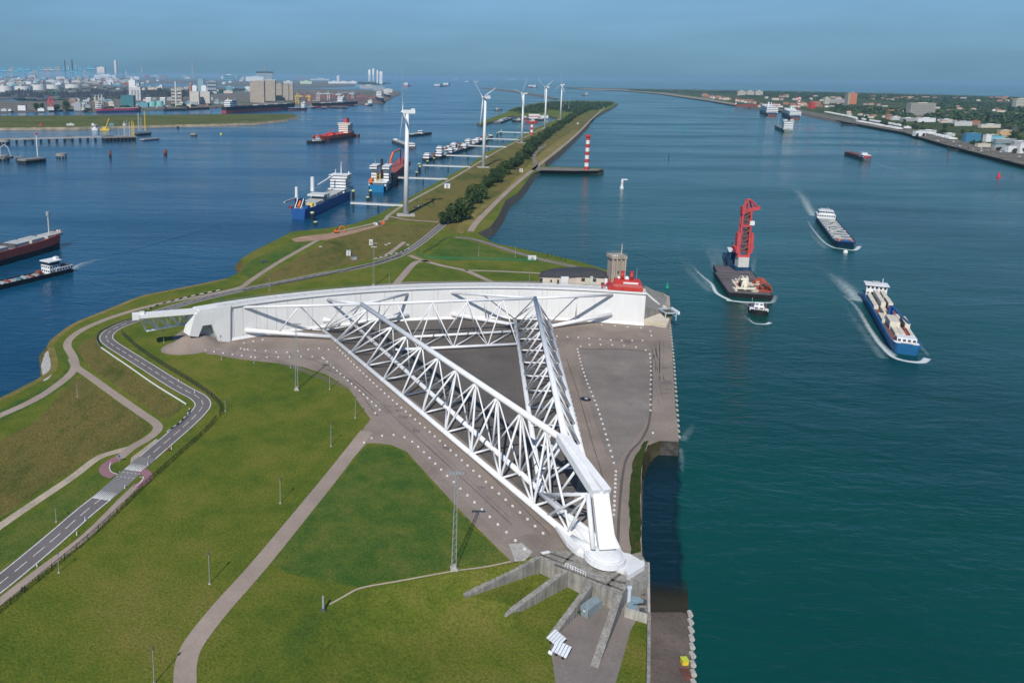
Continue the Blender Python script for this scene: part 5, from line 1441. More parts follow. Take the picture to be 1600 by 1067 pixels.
m = MB(); m.beam((1.2, -.4, 2.2), (4.2, -.4, 6.2), .6, .8); m.beam((4.2, -.4, 6.2), (7.2, -.4, 4.6), .5, .7); am = m.build('boom', ORANGE, ex)
m = MB(); m.beam((7.2, -.4, 4.6), (7.4, -.4, 1.2), .5, .5); m.box(6.6, -1, .4, 7.9, .2, 1.4); m.build('bucket', ORANGE, am)

# ------------------------------------------------------------------ wind turbines
BLADE_L = 43.


def turbine(px, py, ty, phase, yaw, label):
    p = G(px, py, GZ); H = height(px, py, ty, GZ)
    t = thing('wind_turbine', label, 'wind turbine', p, 0, 'row of white wind turbines on the spit')
    m = MB(); m.bar((0, 0, .6), (0, 0, H - 1.6), 2.75, 24, 1.65); m.build('tower', WHITE, t, True)
    m = MB(); m.box(-9, -9, 0, 9, 9, .25); m.cyl(0, 0, .25, .8, 3.8, 24); m.build('foundation', CONC2, t)
    M = Matrix.Translation((0, 0, H)) @ Matrix.Rotation(yaw, 4, 'Z')      # rotor axis along local -X
    m = MB(); m.box(-3.2, -1.7, -1.7, 7.6, 1.7, 1.8, M); m.box(3.6, -1.5, 1.8, 7.2, 1.5, 3.2, M); m.build('nacelle', WHITE, t)
    m = MB(); m.bar(M @ Vector((-3.2, 0, 0)), M @ Vector((-5.2, 0, 0)), 1.55, 14, 1.3); m.bar(M @ Vector((-5.2, 0, 0)), M @ Vector((-6.4, 0, 0)), 1.3, 14, .4); hb = m.build('hub', WHITE, t, True)
    for k in range(3):
        a = phase + k * 2 * pi / 3; m = MB(); secs = []
        for f, c_, th_ in ((0.02, 1.3, 1.2), (.08, 1.7, 1.1), (.2, 3.2, .75), (.4, 2.5, .5), (.7, 1.6, .3), (.93, .85, .14), (1., .25, .06)):
            r = f * BLADE_L + .6; tw_ = R(24) * (1 - f)
            e1 = Vector((0, cos(a), -sin(a))); er = Vector((0, sin(a), cos(a))); ax = Vector((1, 0, 0))
            cd_ = e1 * cos(tw_) + ax * sin(tw_); nd = ax * cos(tw_) - e1 * sin(tw_)
            o = Vector((-4.6, 0, 0)) + er * r
            secs.append([M @ (o + cd_ * (-.35 * c_)), M @ (o + nd * th_ / 2), M @ (o + cd_ * .65 * c_), M @ (o - nd * th_ / 2)])
        for s0_, s1_ in zip(secs[:-1], secs[1:]):
            for i in range(4): j = (i + 1) % 4; m.face([s0_[i], s0_[j], s1_[j], s1_[i]])
        m.face(secs[-1]); m.build('blade', WHITE, hb)
    return t


for x, y, ty, ph, yw, lb in ((634, 336, 175, R(18), R(4), 'nearest and tallest white wind turbine beside the harbour jetties'), (755, 261.5, 153, R(51), R(20), 'second white wind turbine from the front, standing by the trees'), (815, 223.5, 146, R(-41), R(14), 'middle one of the five white wind turbines'),
                          (851, 201.5, 137, R(57), R(22), 'second white wind turbine from the far end of the spit'), (875.5, 187, 133, R(-8), R(14), 'farthest white wind turbine near the wooded end of the spit')):
    turbine(x, y, ty, ph, yw, lb)

# ------------------------------------------------------------------ beacons


def striped_tower(name, label, px, py, ty, r, n, z, cap=True, first=0):
    p = G(px, py, z); H = height(px, py, ty, z); t = thing(name, label, 'beacon tower', p)
    for k in range(n):
        m = MB(); m.bar((0, 0, H * .94 * k / n), (0, 0, H * .94 * (k + 1) / n), r * (1 - .16 * k / n), 20, r * (1 - .16 * (k + 1) / n), False); m.build('band', (RED if (k + first) % 2 == 0 else WHITE), t)
    if cap:
        m = MB(); m.cyl(0, 0, H * .93, H * .955, r * 1.3, 20); g = m.build('gallery', RED, t)
        m = MB(); m.cyl(0, 0, H * .955, H * .99, r * .8, 16, r * .7); m.build('lantern', RED, t)
        m = MB()
        for i in range(14): a = 2 * pi * i / 14; m.bar((r * 1.25 * cos(a), r * 1.25 * sin(a), H * .955), (r * 1.25 * cos(a), r * 1.25 * sin(a), H * .985), .15, 4)
        m.build('railing', RED, g)
    m = MB(); m.cyl(0, 0, -.1, .6, r * 1.25, 20); m.build('base', CONC, t)
    return t


striped_tower('beacon_tower', 'tall red and white banded beacon tower on the stone pier', 916, 266, 210, 3.3, 9, GZ)
striped_tower('beacon_tower', 'short red and white banded beacon near the tug harbour', 830.5, 211, 190, 3.6, 5, GZ)
mk = thing('water_marker', 'white cylindrical marker with a side arm standing in the river', 'marker', G(971.5, 295, WZ)); mk.scale = (.8, .8, .88)
m = MB(); m.cyl(0, 0, -3, 3, 3.0, 16); m.build('base', WHITE, mk); m = MB(); m.cyl(0, 0, 3, 13, 2.1, 14, 1.7); m.build('shaft', WHITE, mk)
m = MB(); m.cyl(0, 0, 7.2, 9.4, 2.0, 14, 1.95); m.build('band', mat('pale_pink', (.6, .45, .4), .6), mk)
m = MB(); m.box(-1.5, -1, 13, 8.4, 1, 14.6); m.build('arm', WHITE, mk)


def buoy(label, px, py, h, r, m1, shape=0):
    t = thing('buoy', label, 'buoy', G(px, py, WZ)); m = MB()
    m.cyl(0, 0, -.6, .8, r, 14, r * .95); m.build('float', m1, t)
    m = MB()
    if shape == 0: m.bar((0, 0, .8), (0, 0, h), r * .7, 10, .1)
    elif shape == 1: m.cyl(0, 0, .8, h, r * .6, 12)
    else: m.dome(0, 0, .8, r, h, 14)
    m.build('topmark', m1, t)


buoy('green cone buoy off the quay corner beside the gate', 1042.5, 450, 4.2, 1.2, GREEN)
buoy('small green buoy far off the spit in the river', 1069, 201.5, 13, 3, GREEN)
buoy('red buoy in the river near the right bank', 1560.5, 277, 9, 3.2, mat('buoy_red', (.62, .02, .04), .5), 0)
buoy('white ball buoy ahead of the tanker barge', 1321, 395, 1.6, 1.8, WHITE, 2)
buoy('yellow green ball buoy off the harbour dam', 345.5, 211, 4, 3, LIME, 2)
for x, y, h in ((1481, 249, 13), (1495, 232, 6)):
    tag(MB().cyl(0, 0, -3, h, .9, 8, .5).build('mooring_pile', RUST, None, False, G(x, y, WZ)), 'slender rusty pile standing in the water off the right bank, %s' % ('the tall lone one' if h > 8 else 'the short one'), 'pile')
tag(MB().cyl(0, 0, -3, 8, .8, 8, .5).build('mooring_pile', DARK, None, False, G(1045, 247, WZ)), 'slender dark pile standing alone in mid river', 'pile')
for x, y in ((855, 404), (862, 405), (869, 406.5), (876, 408), (883, 411)): 
    t = thing('flag_pole', 'thin dark pole in the row on the shore behind the control building', 'pole', G(x, y), 0, 'dark poles on the shore')
    MB().bar((0, 0, 0), (0, 0, 5.5), .12, 6).build('pole', DARK, t); MB().box(-.4, -.4, 0, .4, .4, .3).build('footing', CONC, t)
for x, y, h in ((883.5, 165.5, 34), (888.5, 173, 55), (880, 168, 20)):
    t = thing('radio_mast', 'slim mast at the wooded end of the spit, %s' % {34: 'the middle sized one', 55: 'the tallest, with a hut', 20: 'the shortest'}[h], 'mast', G(x, y)); MB().bar((0, 0, 0), (0, 0, h), .9, 6, .5).build('pole', GREY, t); MB().box(-6, -3, 0, 6, 3, 4).build('hut', CREAM, t)

# ------------------------------------------------------------------ jetties and mooring dolphins
TIP = mat('dolphin_top', (.62, .66, .3), .6)


def jetty(a, b_, k):
    p, q = G(*a, GZ + 1), G(*b_, GZ + 1); d = q - p; t = thing('jetty_walkway', 'white jetty walkway from the spit, %s counting from the nearest turbine' % ('first', 'second', 'third', 'fourth', 'fifth', 'sixth', 'seventh')[k], 'jetty', p, math.atan2(d.y, d.x), 'white jetties on the spit'); Ln = Vector((d.x, d.y)).length
    m = MB(); m.box(-2, -1.7, -1.4, Ln, 1.7, .2); m.build('walkway', mat('jetty_white', (.6, .6, .58), .7, .08, .2), t)
    m = MB()
    for y in (-1.6, 1.6):
        m.bar((0, y, 1.3), (Ln, y, 1.3), .09, 4)
        for i in range(int(Ln / 4)): m.bar((i * 4, y, .2), (i * 4, y, 1.3), .07, 4)
    m.build('railing', GREY, t)
    for f in (.45, .95): m = MB(); m.cyl(Ln * f, 0, -9.5, -1.4, 1.0, 10); m.build('pile', mat('green_pile', (.02, .06, .055), .6), t)


JT = [((627, 320.5), (548, 316.5)), ((697, 279.5), (618, 277)), ((733, 260.5), (661, 258)), ((760, 244.5), (697, 242.5)), ((790, 229.5), (731, 227.5)), ((809, 218), (760, 216.5)), ((826, 207.5), (779, 206))]
for k, (a, b_) in enumerate(JT): jetty(a, b_, k)
dl0 = None
for x, y, h in ((488, 344, 7), (503, 326, 6), (521, 318, 7), (493, 352, 3), (552, 311, 9), (574.5, 317, 6), (579, 309, 8), (598, 289, 7), (611, 282, 7), (598, 298, 3), (656, 269, 8), (651, 276, 6), (668, 259, 7), (678, 254, 7), (655, 266, 9), (625, 277, 7), (769, 218, 8), (777, 214, 9), (783, 210, 9), (688, 247, 8), (727, 233, 8), (760, 224, 8)):
    if dl0 is None:
        dl0 = t = thing('mooring_dolphin', 'black mooring dolphin pile with a pale yellow cap by the jetties', 'mooring dolphin', G(x, y, WZ), 0, 'mooring dolphins by the jetties')
        m = MB(); m.cyl(0, 0, -6, 7, 1.35, 12); m.build('pile', DARK, t); m = MB(); m.cyl(0, 0, 7, 8.4, 1.7, 12); m.build('cap', TIP, t)
    else: t = dup(dl0, G(x, y, WZ))
    t.scale = (1.15, 1.15, h / 7.)
# ------------------------------------------------------------------ vessels
SHAPES = {'ship': [(-.5, .72), (-.44, .93), (-.33, 1), (.24, 1), (.36, .86), (.44, .55), (.485, .2), (.5, .03)],
          'barge': [(-.5, .74), (-.475, .92), (-.42, 1), (.39, 1), (.45, .93), (.485, .78), (.5, .55)],
          'blunt': [(-.5, .7), (-.46, .95), (-.4, 1), (.40, 1), (.46, .96), (.49, .85), (.5, .7)],
          'pont': [(-.5, .97), (-.49, 1), (.49, 1), (.5, .97)],
          'tug': [(-.5, .75), (-.4, .95), (-.1, 1), (.2, .95), (.38, .7), (.47, .35), (.5, .08)]}


class Vessel:
    def __init__(s, name, label, cat, S, Bw, B, D, hm, dm, shape='ship', boot=None, sheer=.0, group=None, flare=.86, L=None, z=WZ, bul=.9):
        p, q = (G(*S, z) if not isinstance(S, Vector) else S), (G(*Bw, z) if not isinstance(Bw, Vector) else Bw)
        d = q - p
        if L: q = p + d.normalized() * L; d = q - p
        s.L = Vector((d.x, d.y)).length; s.B, s.D = B, D
        s.t = thing(name, label, cat, (p + q) / 2, math.atan2(d.y, d.x), group)
        st = SHAPES[shape]; L_ = s.L

        def zt(f): return D + sheer * max(0., (f - .1) / .4) ** 2 + sheer * .25 * max(0., (-f - .3) / .2) ** 2

        s.zt = zt
        ring = [(f * L_, w * B / 2, zt(f)) for f, w in st] + [(f * L_, -w * B / 2, zt(f)) for f, w in st[::-1]]
        def low(z, k): return [(f * L_ * (1 - .05 * k * (f > .3)), w * B / 2 * (1 - (1 - flare) * k * (1 if abs(f) > .3 else .1)), z) for f, w in st] + [(f * L_ * (1 - .05 * k * (f > .3)), -w * B / 2 * (1 - (1 - flare) * k * (1 if abs(f) > .3 else .1)), z) for f, w in st[::-1]]
        n = len(ring); m = MB(); wl_ = low(-1.5, 1.)
        if boot:
            bz = D * .42; md_ = low(bz, .6); b2 = MB()
            for i in range(n): j = (i + 1) % n; b2.face([wl_[i], wl_[j], md_[j], md_[i]]); m.face([md_[i], md_[j], ring[j], ring[i]])
            hl = m.build('hull', hm, s.t); b2.build('boot_top', boot, hl)
        else:
            for i in range(n): j = (i + 1) % n; m.face([wl_[i], wl_[j], ring[j], ring[i]])
            hl = m.build('hull', hm, s.t)
        s.hull = hl
        inn = [(x * .985, y * .95, z) for x, y, z in ring]
        m = MB()
        for i in range(n): j = (i + 1) % n; m.face([ring[i], ring[j], inn[j], inn[i]]); m.face([inn[i], inn[j], (inn[j][0], inn[j][1], inn[j][2] - bul), (inn[i][0], inn[i][1], inn[i][2] - bul)])
        m.build('bulwark', hm, hl)
        m = MB(); h_ = n // 2
        for i in range(h_ - 1):
            a, b_ = inn[i], inn[i + 1]; c, e = inn[n - 2 - i], inn[n - 1 - i]
            m.face([(p[0], p[1], p[2] - bul) for p in (a, b_, c, e)])
        s.deck = m.build('deck', dm, s.t)

    def box(s, name, m, x0, x1, y0, y1, z0, z1, win=0, parent=None, taper=0.):
        """x as fractions of the length (-.5 stern, .5 bow), y as fractions of the half beam, z in metres above the deck"""
        L, h = s.L, s.B / 2; b = MB(); X0, X1, Y0, Y1 = x0 * L, x1 * L, y0 * h, y1 * h; Z0, Z1 = s.D - .95 + z0, s.D - .95 + z1
        b.prism([(X0, Y0), (X1, Y0), (X1, Y1), (X0, Y1)], Z0, Z1)
        o = b.build(name, m, parent or s.t)
        if win:
            rows = win; near = mpp(s.t.location) < .62
            for r in range(rows):
                za = Z0 + (Z1 - Z0) * (r + .42) / rows; zb = Z0 + (Z1 - Z0) * (r + .8) / rows; e = .06
                if not near:
                    w = MB(); w.prism([(X0 - e, Y0 - e), (X1 + e, Y0 - e), (X1 + e, Y1 + e), (X0 - e, Y1 + e)], za + (zb - za) * .25, zb, False); w.build('window_band', GLASS, o); continue
                for ax in (0, 1):
                    lo, hi = ((X0, X1), (Y0, Y1))[ax]; k = max(2, min(8, int(abs(hi - lo) / 2.1)))
                    for sd in (0, 1):
                        c_ = ((Y0 - e, Y1 + e), (X0 - e, X1 + e))[ax][sd]
                        for i in range(k):
                            a_, b_ = lo + (hi - lo) * (i + .2) / k, lo + (hi - lo) * (i + .78) / k; w = MB(); q = [(a_, za), (b_, za), (b_, zb), (a_, zb)]
                            w.face([(u, c_, v) if ax == 0 else (c_, u, v) for u, v in q]); w.build('window', GLASS, o)
        return o

    def pole(s, name, m, x, y, z0, z1, r, r2=None, parent=None):
        b = MB(); b.bar((x * s.L, y * s.B / 2, s.D - .95 + z0), (x * s.L, y * s.B / 2, s.D - .95 + z1), r, 8, r2); return b.build(name, m, parent or s.t)

    def beam(s, name, m, a, b_, w, h, parent=None):
        f = lambda p: Vector((p[0] * s.L, p[1] * s.B / 2, s.D - .95 + p[2])); k = MB(); k.beam(f(a), f(b_), w, h); return k.build(name, m, parent or s.t)


BROWNDECK = mat('rusty_deck', (.16, .09, .075), .85, .3, .3)
GDECK = mat('green_grey_deck', (.17, .19, .18), .8, .25, .3)

# 1 blue cargo ship, superstructure at the bow, stern towards us
v = Vessel('cargo_ship', 'blue hulled cargo ship with tall white superstructure moored at the nearest jetty', 'ship', (466, 343), (546, 305), 21, 10.5, BLUE, GREY, 'ship', None, 2.)
v.box('hatch_cover', HATCH, -.33, -.21, -.78, .78, 0, 3.2); v.box('hatch_cover', HATCH, -.2, -.07, -.78, .78, 0, 3.4); v.box('hatch_cover', HATCH, -.06, .06, -.78, .78, 0, 3.3); v.box('hatch_cover', HATCH, .07, .2, -.78, .78, 0, 3.5)
v.box('hatch_crane', mat('pale_steel', (.55, .56, .55), .6), -.13, -.1, -.95, .95, 2.5, 8); v.box('hatch_crane', MATS['pale_steel'], -.2, -.1, -.9, .9, 6.5, 8.4)
a = v.box('superstructure', WHITE, .24, .36, -.9, .9, 0, 17, 5); v.box('bridge', WHITE, .24, .35, -1.08, 1.08, 17, 20.5, 1); v.box('lower_house', WHITE, .2, .4, -.98, .98, 0, 5, 1)
v.pole('mast', WHITE, .31, 0, 20, 35, .7, .3); v.pole('mast', WHITE, .3, .6, 20, 26, .5, .3); v.pole('radar_dome', WHITE, .33, -.8, 20.5, 23, .9)
c1 = v.pole('crane_pedestal', DKBLUE, -.1, .95, 0, 9, 1.8); v.pole('crane_house', WHITE, -.1, .95, 9, 25, 2.2, 2.0, c1); v.beam('crane_jib', WHITE, (-.1, .95, 12), (.2, .4, 20), 1.6, 1.6, c1)
c2 = v.pole('crane_pedestal', DKBLUE, -.4, .8, 0, 8, 1.6); v.pole('crane_house', WHITE, -.4, .8, 8, 21, 1.7, 1.5, c2); v.beam('crane_jib', GREY, (-.4, .8, 9.5), (-.56, 1.0, 9), 1.8, 1.6, c2)
b = MB(); P0 = Vector((-.47 * v.L, .15 * v.B / 2, 12)); b.bar(P0, P0 + Vector((5, 0, 5)), 1.5, 8, 1.0); b.build('lifeboat', ORANGE, v.t)
v.beam('lifeboat_davit', WHITE, (-.49, -.15, 0), (-.43, -.15, 10), .7, .7); v.beam('lifeboat_davit', WHITE, (-.49, .45, 0), (-.43, .45, 10), .7, .7)
v.box('funnel', DKBLUE, -.38, -.33, .35, .8, 0, 8); v.box('winch', YELLOW, -.36, -.33, -.6, -.2, 0, 3); v.box('stores_box', BLUE, -.46, -.41, -.7, -.25, 0, 3); v.box('flag', RED, -.505, -.49, .7, .9, 1, 4)
# 2 offshore work ship
v = Vessel('work_ship', 'work ship with blue stern, two white towers and red cargo along the deck', 'ship', (589, 300), (634, 264), 24, 9, mat('work_hull', (.05, .04, .042), .6), RUST, 'ship', None, 1.5)
v.box('stern_plate', mat('work_blue', (.01, .17, .36), .5), -.512, -.49, -.74, .74, -9, .9); v.box('quarter_plate', MATS['work_blue'], -.49, -.4, .92, .99, -6, .9); v.box('quarter_plate', MATS['work_blue'], -.49, -.4, -.99, -.92, -6, .9)
v.box('aft_house', WHITE, -.49, -.34, -.97, .97, -1, 4, 1); v.box('deck_cargo', mat('oxide_red', (.32, .085, .075), .8, .2, .2), -.22, .42, -.85, .85, 0, 7); v.box('deck_cargo', MATS['oxide_red'], .3, .36, -.5, .5, 7, 12)
for y0, y1 in ((-.95, -.4), (.4, .95)):
    w_ = v.box('tower', WHITE, -.42, -.35, y0, y1, 4, 19, 4); v.box('tower_top', WHITE, -.44, -.33, y0 - .12, y1 + .12, 19, 23, 1, w_); v.pole('mast', GREY, -.38, (y0 + y1) / 2, 23, 30, .4, .2, w_)
v.pole('funnel', DARK, -.36, .02, 4, 30, 1.6); v.box('lifeboat', ORANGE, -.5, -.44, .55, .85, 3, 8); v.box('lifeboat', ORANGE, -.4, -.34, -.98, -.8, 4, 7.5)
for y in (-.2, .2): v.pole('aft_frame', YELLOW, -.47, y, 0, 14, .6)
c1 = v.pole('crane_pedestal', ORANGE, .05, .5, 0, 18, 1.6); v.beam('crane_jib', ORANGE, (.05, .5, 18), (.1, .35, 27), 2.2, 2.2, c1); v.beam('crane_jib', ORANGE, (.1, .35, 27), (.24, -.1, 29), 1.8, 1.8, c1); v.beam('crane_jib', RUST, (.24, -.1, 29), (.25, -.1, 8), 1.3, 1.3, c1)
v.pole('mast', CORAL, .4, 0, 7, 20, .8, .5); v.box('dark_gear', DARK, -.27, -.2, -.9, .3, 0, 8); v.pole('vent_post', DARK, .2, -.7, 6, 13, 1.); v.box('bow_house', RUST, .36, .43, -.3, .3, 0, 9)
# 3 red tanker with two tugs
v = Vessel('tanker_ship', 'bright orange red tanker with white superstructure being towed in the harbour', 'ship', (547, 214), (489, 223.5), 30, 12.5, mat('tanker_red', (.75, .085, .04), .5, .15, .1), mat('tanker_deck', (.85, .19, .06), .6, .15, .1), 'ship', RUST, 3.)
v.box('superstructure', mat('ivory', (.72, .68, .6), .6), -.44, -.3, -.8, .8, 0, 22, 5); v.box('bridge', MATS['ivory'], -.4, -.31, -1.08, 1.08, 19, 23, 1); fu = v.box('funnel', RED, -.42, -.36, -.3, .3, 22, 33); v.box('funnel_top', DKBLUE, -.42, -.36, -.31, .31, 33, 34, 0, fu); v.pole('mast', GREY, -.34, .1, 23, 38, .6, .3)
for x in (-.2, -.05, .1, .25): v.box('deck_pipe', CORAL, x, x + .015, -.9, .9, 0, 2)
v.box('deck_pipe', CORAL, -.28, .36, -.1, .1, 0, 2.5); v.pole('manifold_crane', CORAL, .03, .4, 0, 15, .7, .5); v.pole('manifold_crane', CORAL, .03, -.4, 0, 13, .7, .5); v.pole('foremast', CORAL, .4, 0, 0, 17, .6, .3); v.box('manifold', RED, .0, .08, -.5, .5, 0, 5)


def tug(label, S, L, rz, hm, sc_=1., group=None, lean=WHITE, px=True):
    p = G(*S, WZ); q = p + Vector((cos(rz), sin(rz), 0)) * L
    t = Vessel('tugboat', label, 'tugboat', p, q, L * .34, L * .12, hm, BROWNDECK, 'tug', None, L * .05, group)
    t.box('deckhouse', lean, -.2, .2, -.6, .6, 0, L * .1, 1); t.box('wheelhouse', lean, -.05, .14, -.45, .45, L * .1, L * .19, 1)
    t.pole('funnel', DARK, -.14, .3, L * .1, L * .22, L * .025); t.pole('funnel', DARK, -.14, -.3, L * .1, L * .22, L * .025); t.pole('mast', GREY, .02, 0, L * .19, L * .42, L * .012, L * .006)
    return t


tug('black and white tug pushing at the bow of the red tanker', (481, 224.5), 44, R(35), DARK); tug('red bottomed tug following the stern of the red tanker', (561, 214), 44, R(160), RUST)
# 4 grey and red bulk carrier at the left edge
v = Vessel('bulk_carrier', 'red sided bulk carrier with grey hatch covers entering at the left edge', 'ship', (-90, 436), (96.5, 383), 19, 10.5, mat('hull_red', (.72, .10, .055), .5), mat('deck_greyblue', (.2, .22, .23), .8), 'ship', DARK, 2.4)
L_ = v.L
for x in (-.3, -.16, .02, .16): v.box('hatch_cover', HATCH, x, x + .115, -.74, .74, 0, 3.2)
for x in (-.17, .01): v.box('hatch_crane', DGREY, x, x + .008, -.8, .8, 0, 3.6)
v.box('forecastle_deck', HATCH, .32, .47, -.6, .6, .6, 2.8); v.box('bow_rim', mat('bow_cream', (.62, .57, .46), .7), .475, .495, -.2, .2, 1.5, 3.8)
v.pole('foremast', CREAM, .385, 0, 2.4, 20, .55, .4); v.pole('mast_top', GREY, .385, 0, 18, 21.5, 1.4)
v.box('superstructure', WHITE, -.46, -.34, -.9, .9, 0, 15, 4)
# 5 white wheelhouse inland tanker at the left edge
v = Vessel('inland_barge', 'dark inland barge with a white wheelhouse leaving a foamy wake at the left edge', 'barge', (109, 423.5), (-70, 466.5), 11.5, 3.4, DARK, GREY, 'barge', None, .6)
v.box('aft_house', WHITE, -.49, -.33, -.9, .9, 0, 3.4, 1); v.box('aft_roof', DGREY, -.48, -.36, -.8, .8, 3.4, 3.8); wh = v.box('wheelhouse', WHITE, -.37, -.27, -.85, .85, 0, 6, 2); v.box('wheelhouse_roof', WHITE, -.385, -.265, -.98, .98, 8.4, 9, 0, wh); v.box('wheelhouse_windows', GLASS, -.365, -.275, -.8, .8, 6, 8.4, 0, wh)
v.box('radar_mast', WHITE, -.39, -.36, -.3, .3, 9, 10.5)
for i in range(14): x = -.24 + i * .05; v.box('deck_pipe', (TEAL, STEEL, RUST, GREY)[i % 4], x, x + .018, -.7 + .2 * (i % 3), .3 + .2 * (i % 3), 0, 1.3)
v.box('pump_house', RUST, -.22, -.19, -.4, .4, 0, 3)
# 6 pontoon with floating crane
pc0, pc1 = G(1124, 447, WZ), G(1188, 469, WZ)
pA, pB = (G(1116, 428, WZ) + G(1178, 440, WZ)) / 2, (G(1137, 465, WZ) + G(1208, 469.5, WZ)) / 2
PW = (G(1116, 428, WZ) - G(1178, 440, WZ)).length * .96
v = Vessel('crane_pontoon', 'dark grey deck pontoon carrying the red crane down the river', 'pontoon', pA, pB, PW, 3.4, DARK, mat('pontoon_deck', (.115, .1, .105), .85, .2, .15), 'pont', None, 0., None, .97, None, WZ, .15)
CTR = v.t.location; RZ = v.t.rotation_euler[2]


def on(xf, yf, z=0.): return CTR + Matrix.Rotation(RZ, 3, 'Z') @ Vector((xf * v.L, yf * v.B / 2, 3.3 + z))


v.box('seam', DARK, -.16, -.15, -1, 1, .8, 1.0); v.box('rust_strip', RUST, -.14, -.12, -.4, .1, .8, 1.1)
rA, rB = (G(1118, 423, WZ) + G(1166, 422, WZ)) / 2, (G(1121, 434, WZ) + G(1178, 436, WZ)) / 2
vb = Vessel('crane_pontoon', 'shorter grey pontoon under the crane foot, coupled behind the long deck pontoon', 'pontoon', rA, rB, (G(1119, 428, WZ) - G(1174, 429, WZ)).length, 3.2, DARK, MATS['pontoon_deck'], 'pont', None, 0., None, .97, None, WZ, .15)
vb.box('hatch', DGREY, -.2, .1, .5, .8, .8, 1.4)
cb = G(1158, 421, WZ + 3.1); HC = height(1158, 421, 312, WZ + 3.1); s = HC / 50.
cr = thing('harbour_crane', 'tall coral red harbour crane standing upright on the dark pontoon', 'crane', cb, R(-4))
m = MB(); m.box(-5.4 * s, -4 * s, 0, 5.4 * s, 4 * s, 2.4 * s); m.build('base_frame', DKBLUE, cr)
m = MB(); m.box(-3.6 * s, -3.2 * s, 1.6 * s, 3.6 * s, 3.2 * s, 9.2 * s); m.build('counterweight', mat('crane_pale', (.55, .55, .5), .7, .08), cr)
m = MB()
for x in (-1, 1): m.box(x * 3.4 * s - .9 * s, -2.2 * s, 9.2 * s, x * 3.4 * s + .9 * s, 1.5 * s, 13 * s)
m.box(-3.4 * s, -1.8 * s, 9.2 * s, 3.4 * s, -1.2 * s, 10.8 * s); m.build('slewing_frame', CORAL, cr)
m = MB()
for x in (-1, 1):
    X = [(-.9, 13), (.9, 13), (.9, 28.5), (-.9, 28.5)]; m.box(x * 4.6 * s - .9 * s, -2.6 * s, 12.2 * s, x * 4.6 * s + .9 * s, 1.6 * s, 26.5 * s)
    m.beam((x * 5.2 * s, 0, 13 * s), (x * 6.6 * s, -.5 * s, 17 * s), 3. * s, 1.2 * s)
m.build('side_box', CORAL, cr)
m = MB()
for x in (-1, 1):
    for y in (-1, 1): m.bar((x * 3.4 * s, y * 1.6 * s, 11 * s), (x * 2.7 * s, y * 1.4 * s, 43 * s), .75 * s, 6)
ms_ = m.build('mast', CORAL, cr)
m = MB()
for i in range(11):
    z0, z1 = (11 + i * 2.9) * s, (11 + (i + 1) * 2.9) * s; k = 1 if i % 2 else -1; w_ = (3.3 - i * .055) * s
    for y in (-1.5, 1.5): m.bar((-k * w_, y * s, z0), (k * w_, y * s, z1), .32 * s, 5); m.bar((-w_, y * s, z1), (w_, y * s, z1), .28 * s, 5)
m.build('lattice', RUST, ms_)
m = MB(); m.box(-3.4 * s, -2.2 * s, 31 * s, 3.6 * s, 2 * s, 32.3 * s); pf = m.build('platform', CORAL, cr); m = MB(); m.box(2. * s, -2.8 * s, 32.3 * s, 5. * s, 0, 35.2 * s); m.build('cab', WHITE, pf)
m = MB(); m.box(-3.8 * s, -2.2 * s, 40 * s, -1.8 * s, 2.2 * s, 45.2 * s)
m.beam((-3 * s, -.4 * s, 41.4 * s), (8.2 * s, -.4 * s, 44.6 * s), 2.6 * s, 2.2 * s); hd = m.build('jib_head', CORAL, cr)
m = MB()
for y in (-1.2, 1.2): m.tube([(-2.6 * s, y * s, 43 * s), (-.4 * s, y * s, 50 * s), (1.6 * s, y * s, 50 * s), (6.5 * s, y * s, 45.4 * s)], .5 * s, 6); m.bar((-.4 * s, y * s, 50 * s), (.6 * s, y * s, 43 * s), .4 * s, 5); m.bar((1.6 * s, y * s, 50 * s), (3.4 * s, y * s, 44 * s), .4 * s, 5)
m.bar((-.4 * s, -1.2 * s, 50 * s), (-.4 * s, 1.2 * s, 50 * s), .4 * s, 5); m.build('head_frame', CORAL, hd)
# deck load on the pontoon
f = thing('lattice_gantry', 'cream lattice crane frame lying in pieces on the pontoon deck', 'crane frame', on(.2, .02, .02), RZ); f.scale = (1.3, 1.3, 1.25)
m = MB(); r_ = MB()
for i in range(12):
    a, b2 = pi * i / 12, pi * (i + 1) / 12
    for y in (-3.2, -1.2): m.bar((6 * cos(a) - 1, y + 5 * sin(a) * .3, .6 + 5 * sin(a)), (6 * cos(b2) - 1, y + 5 * sin(b2) * .3, .6 + 5 * sin(b2)), .55, 6)
m.build('wheel_arc', mat('crane_cream', (.66, .6, .48), .6), f)
m = MB()
for a, b2 in (((-6, 4, .5), (-1, 6, 4)), ((-1, 6, 4), (4, 4, .5)), ((-6, -5, .5), (6, -5, 1)), ((6, -6, 1), (9, 3, 2)), ((-2, -3, 4), (6, 2, 3)), ((5, -7, .6), (10, -6.5, .6)), ((-3, 0, .5), (5, 5, 3.5)), ((-7, 8, .6), (-7, 2, .6)), ((2, -1, 5.5), (8, -2, .6)), ((-5, -2, 3), (4, -3, 5.5))): m.beam(a, b2, 1.2, 1.0)
m.box(-4, -2, 0, 0, 2, 1.6); m.build('girder', MATS['crane_cream'], f)
f = thing('crane_grab', 'rust red open lattice grab lying at the right of the pontoon deck', 'grab', on(.24, .7, .02), RZ); f.scale = (1.15, 1.1, 1.1)
m = MB()
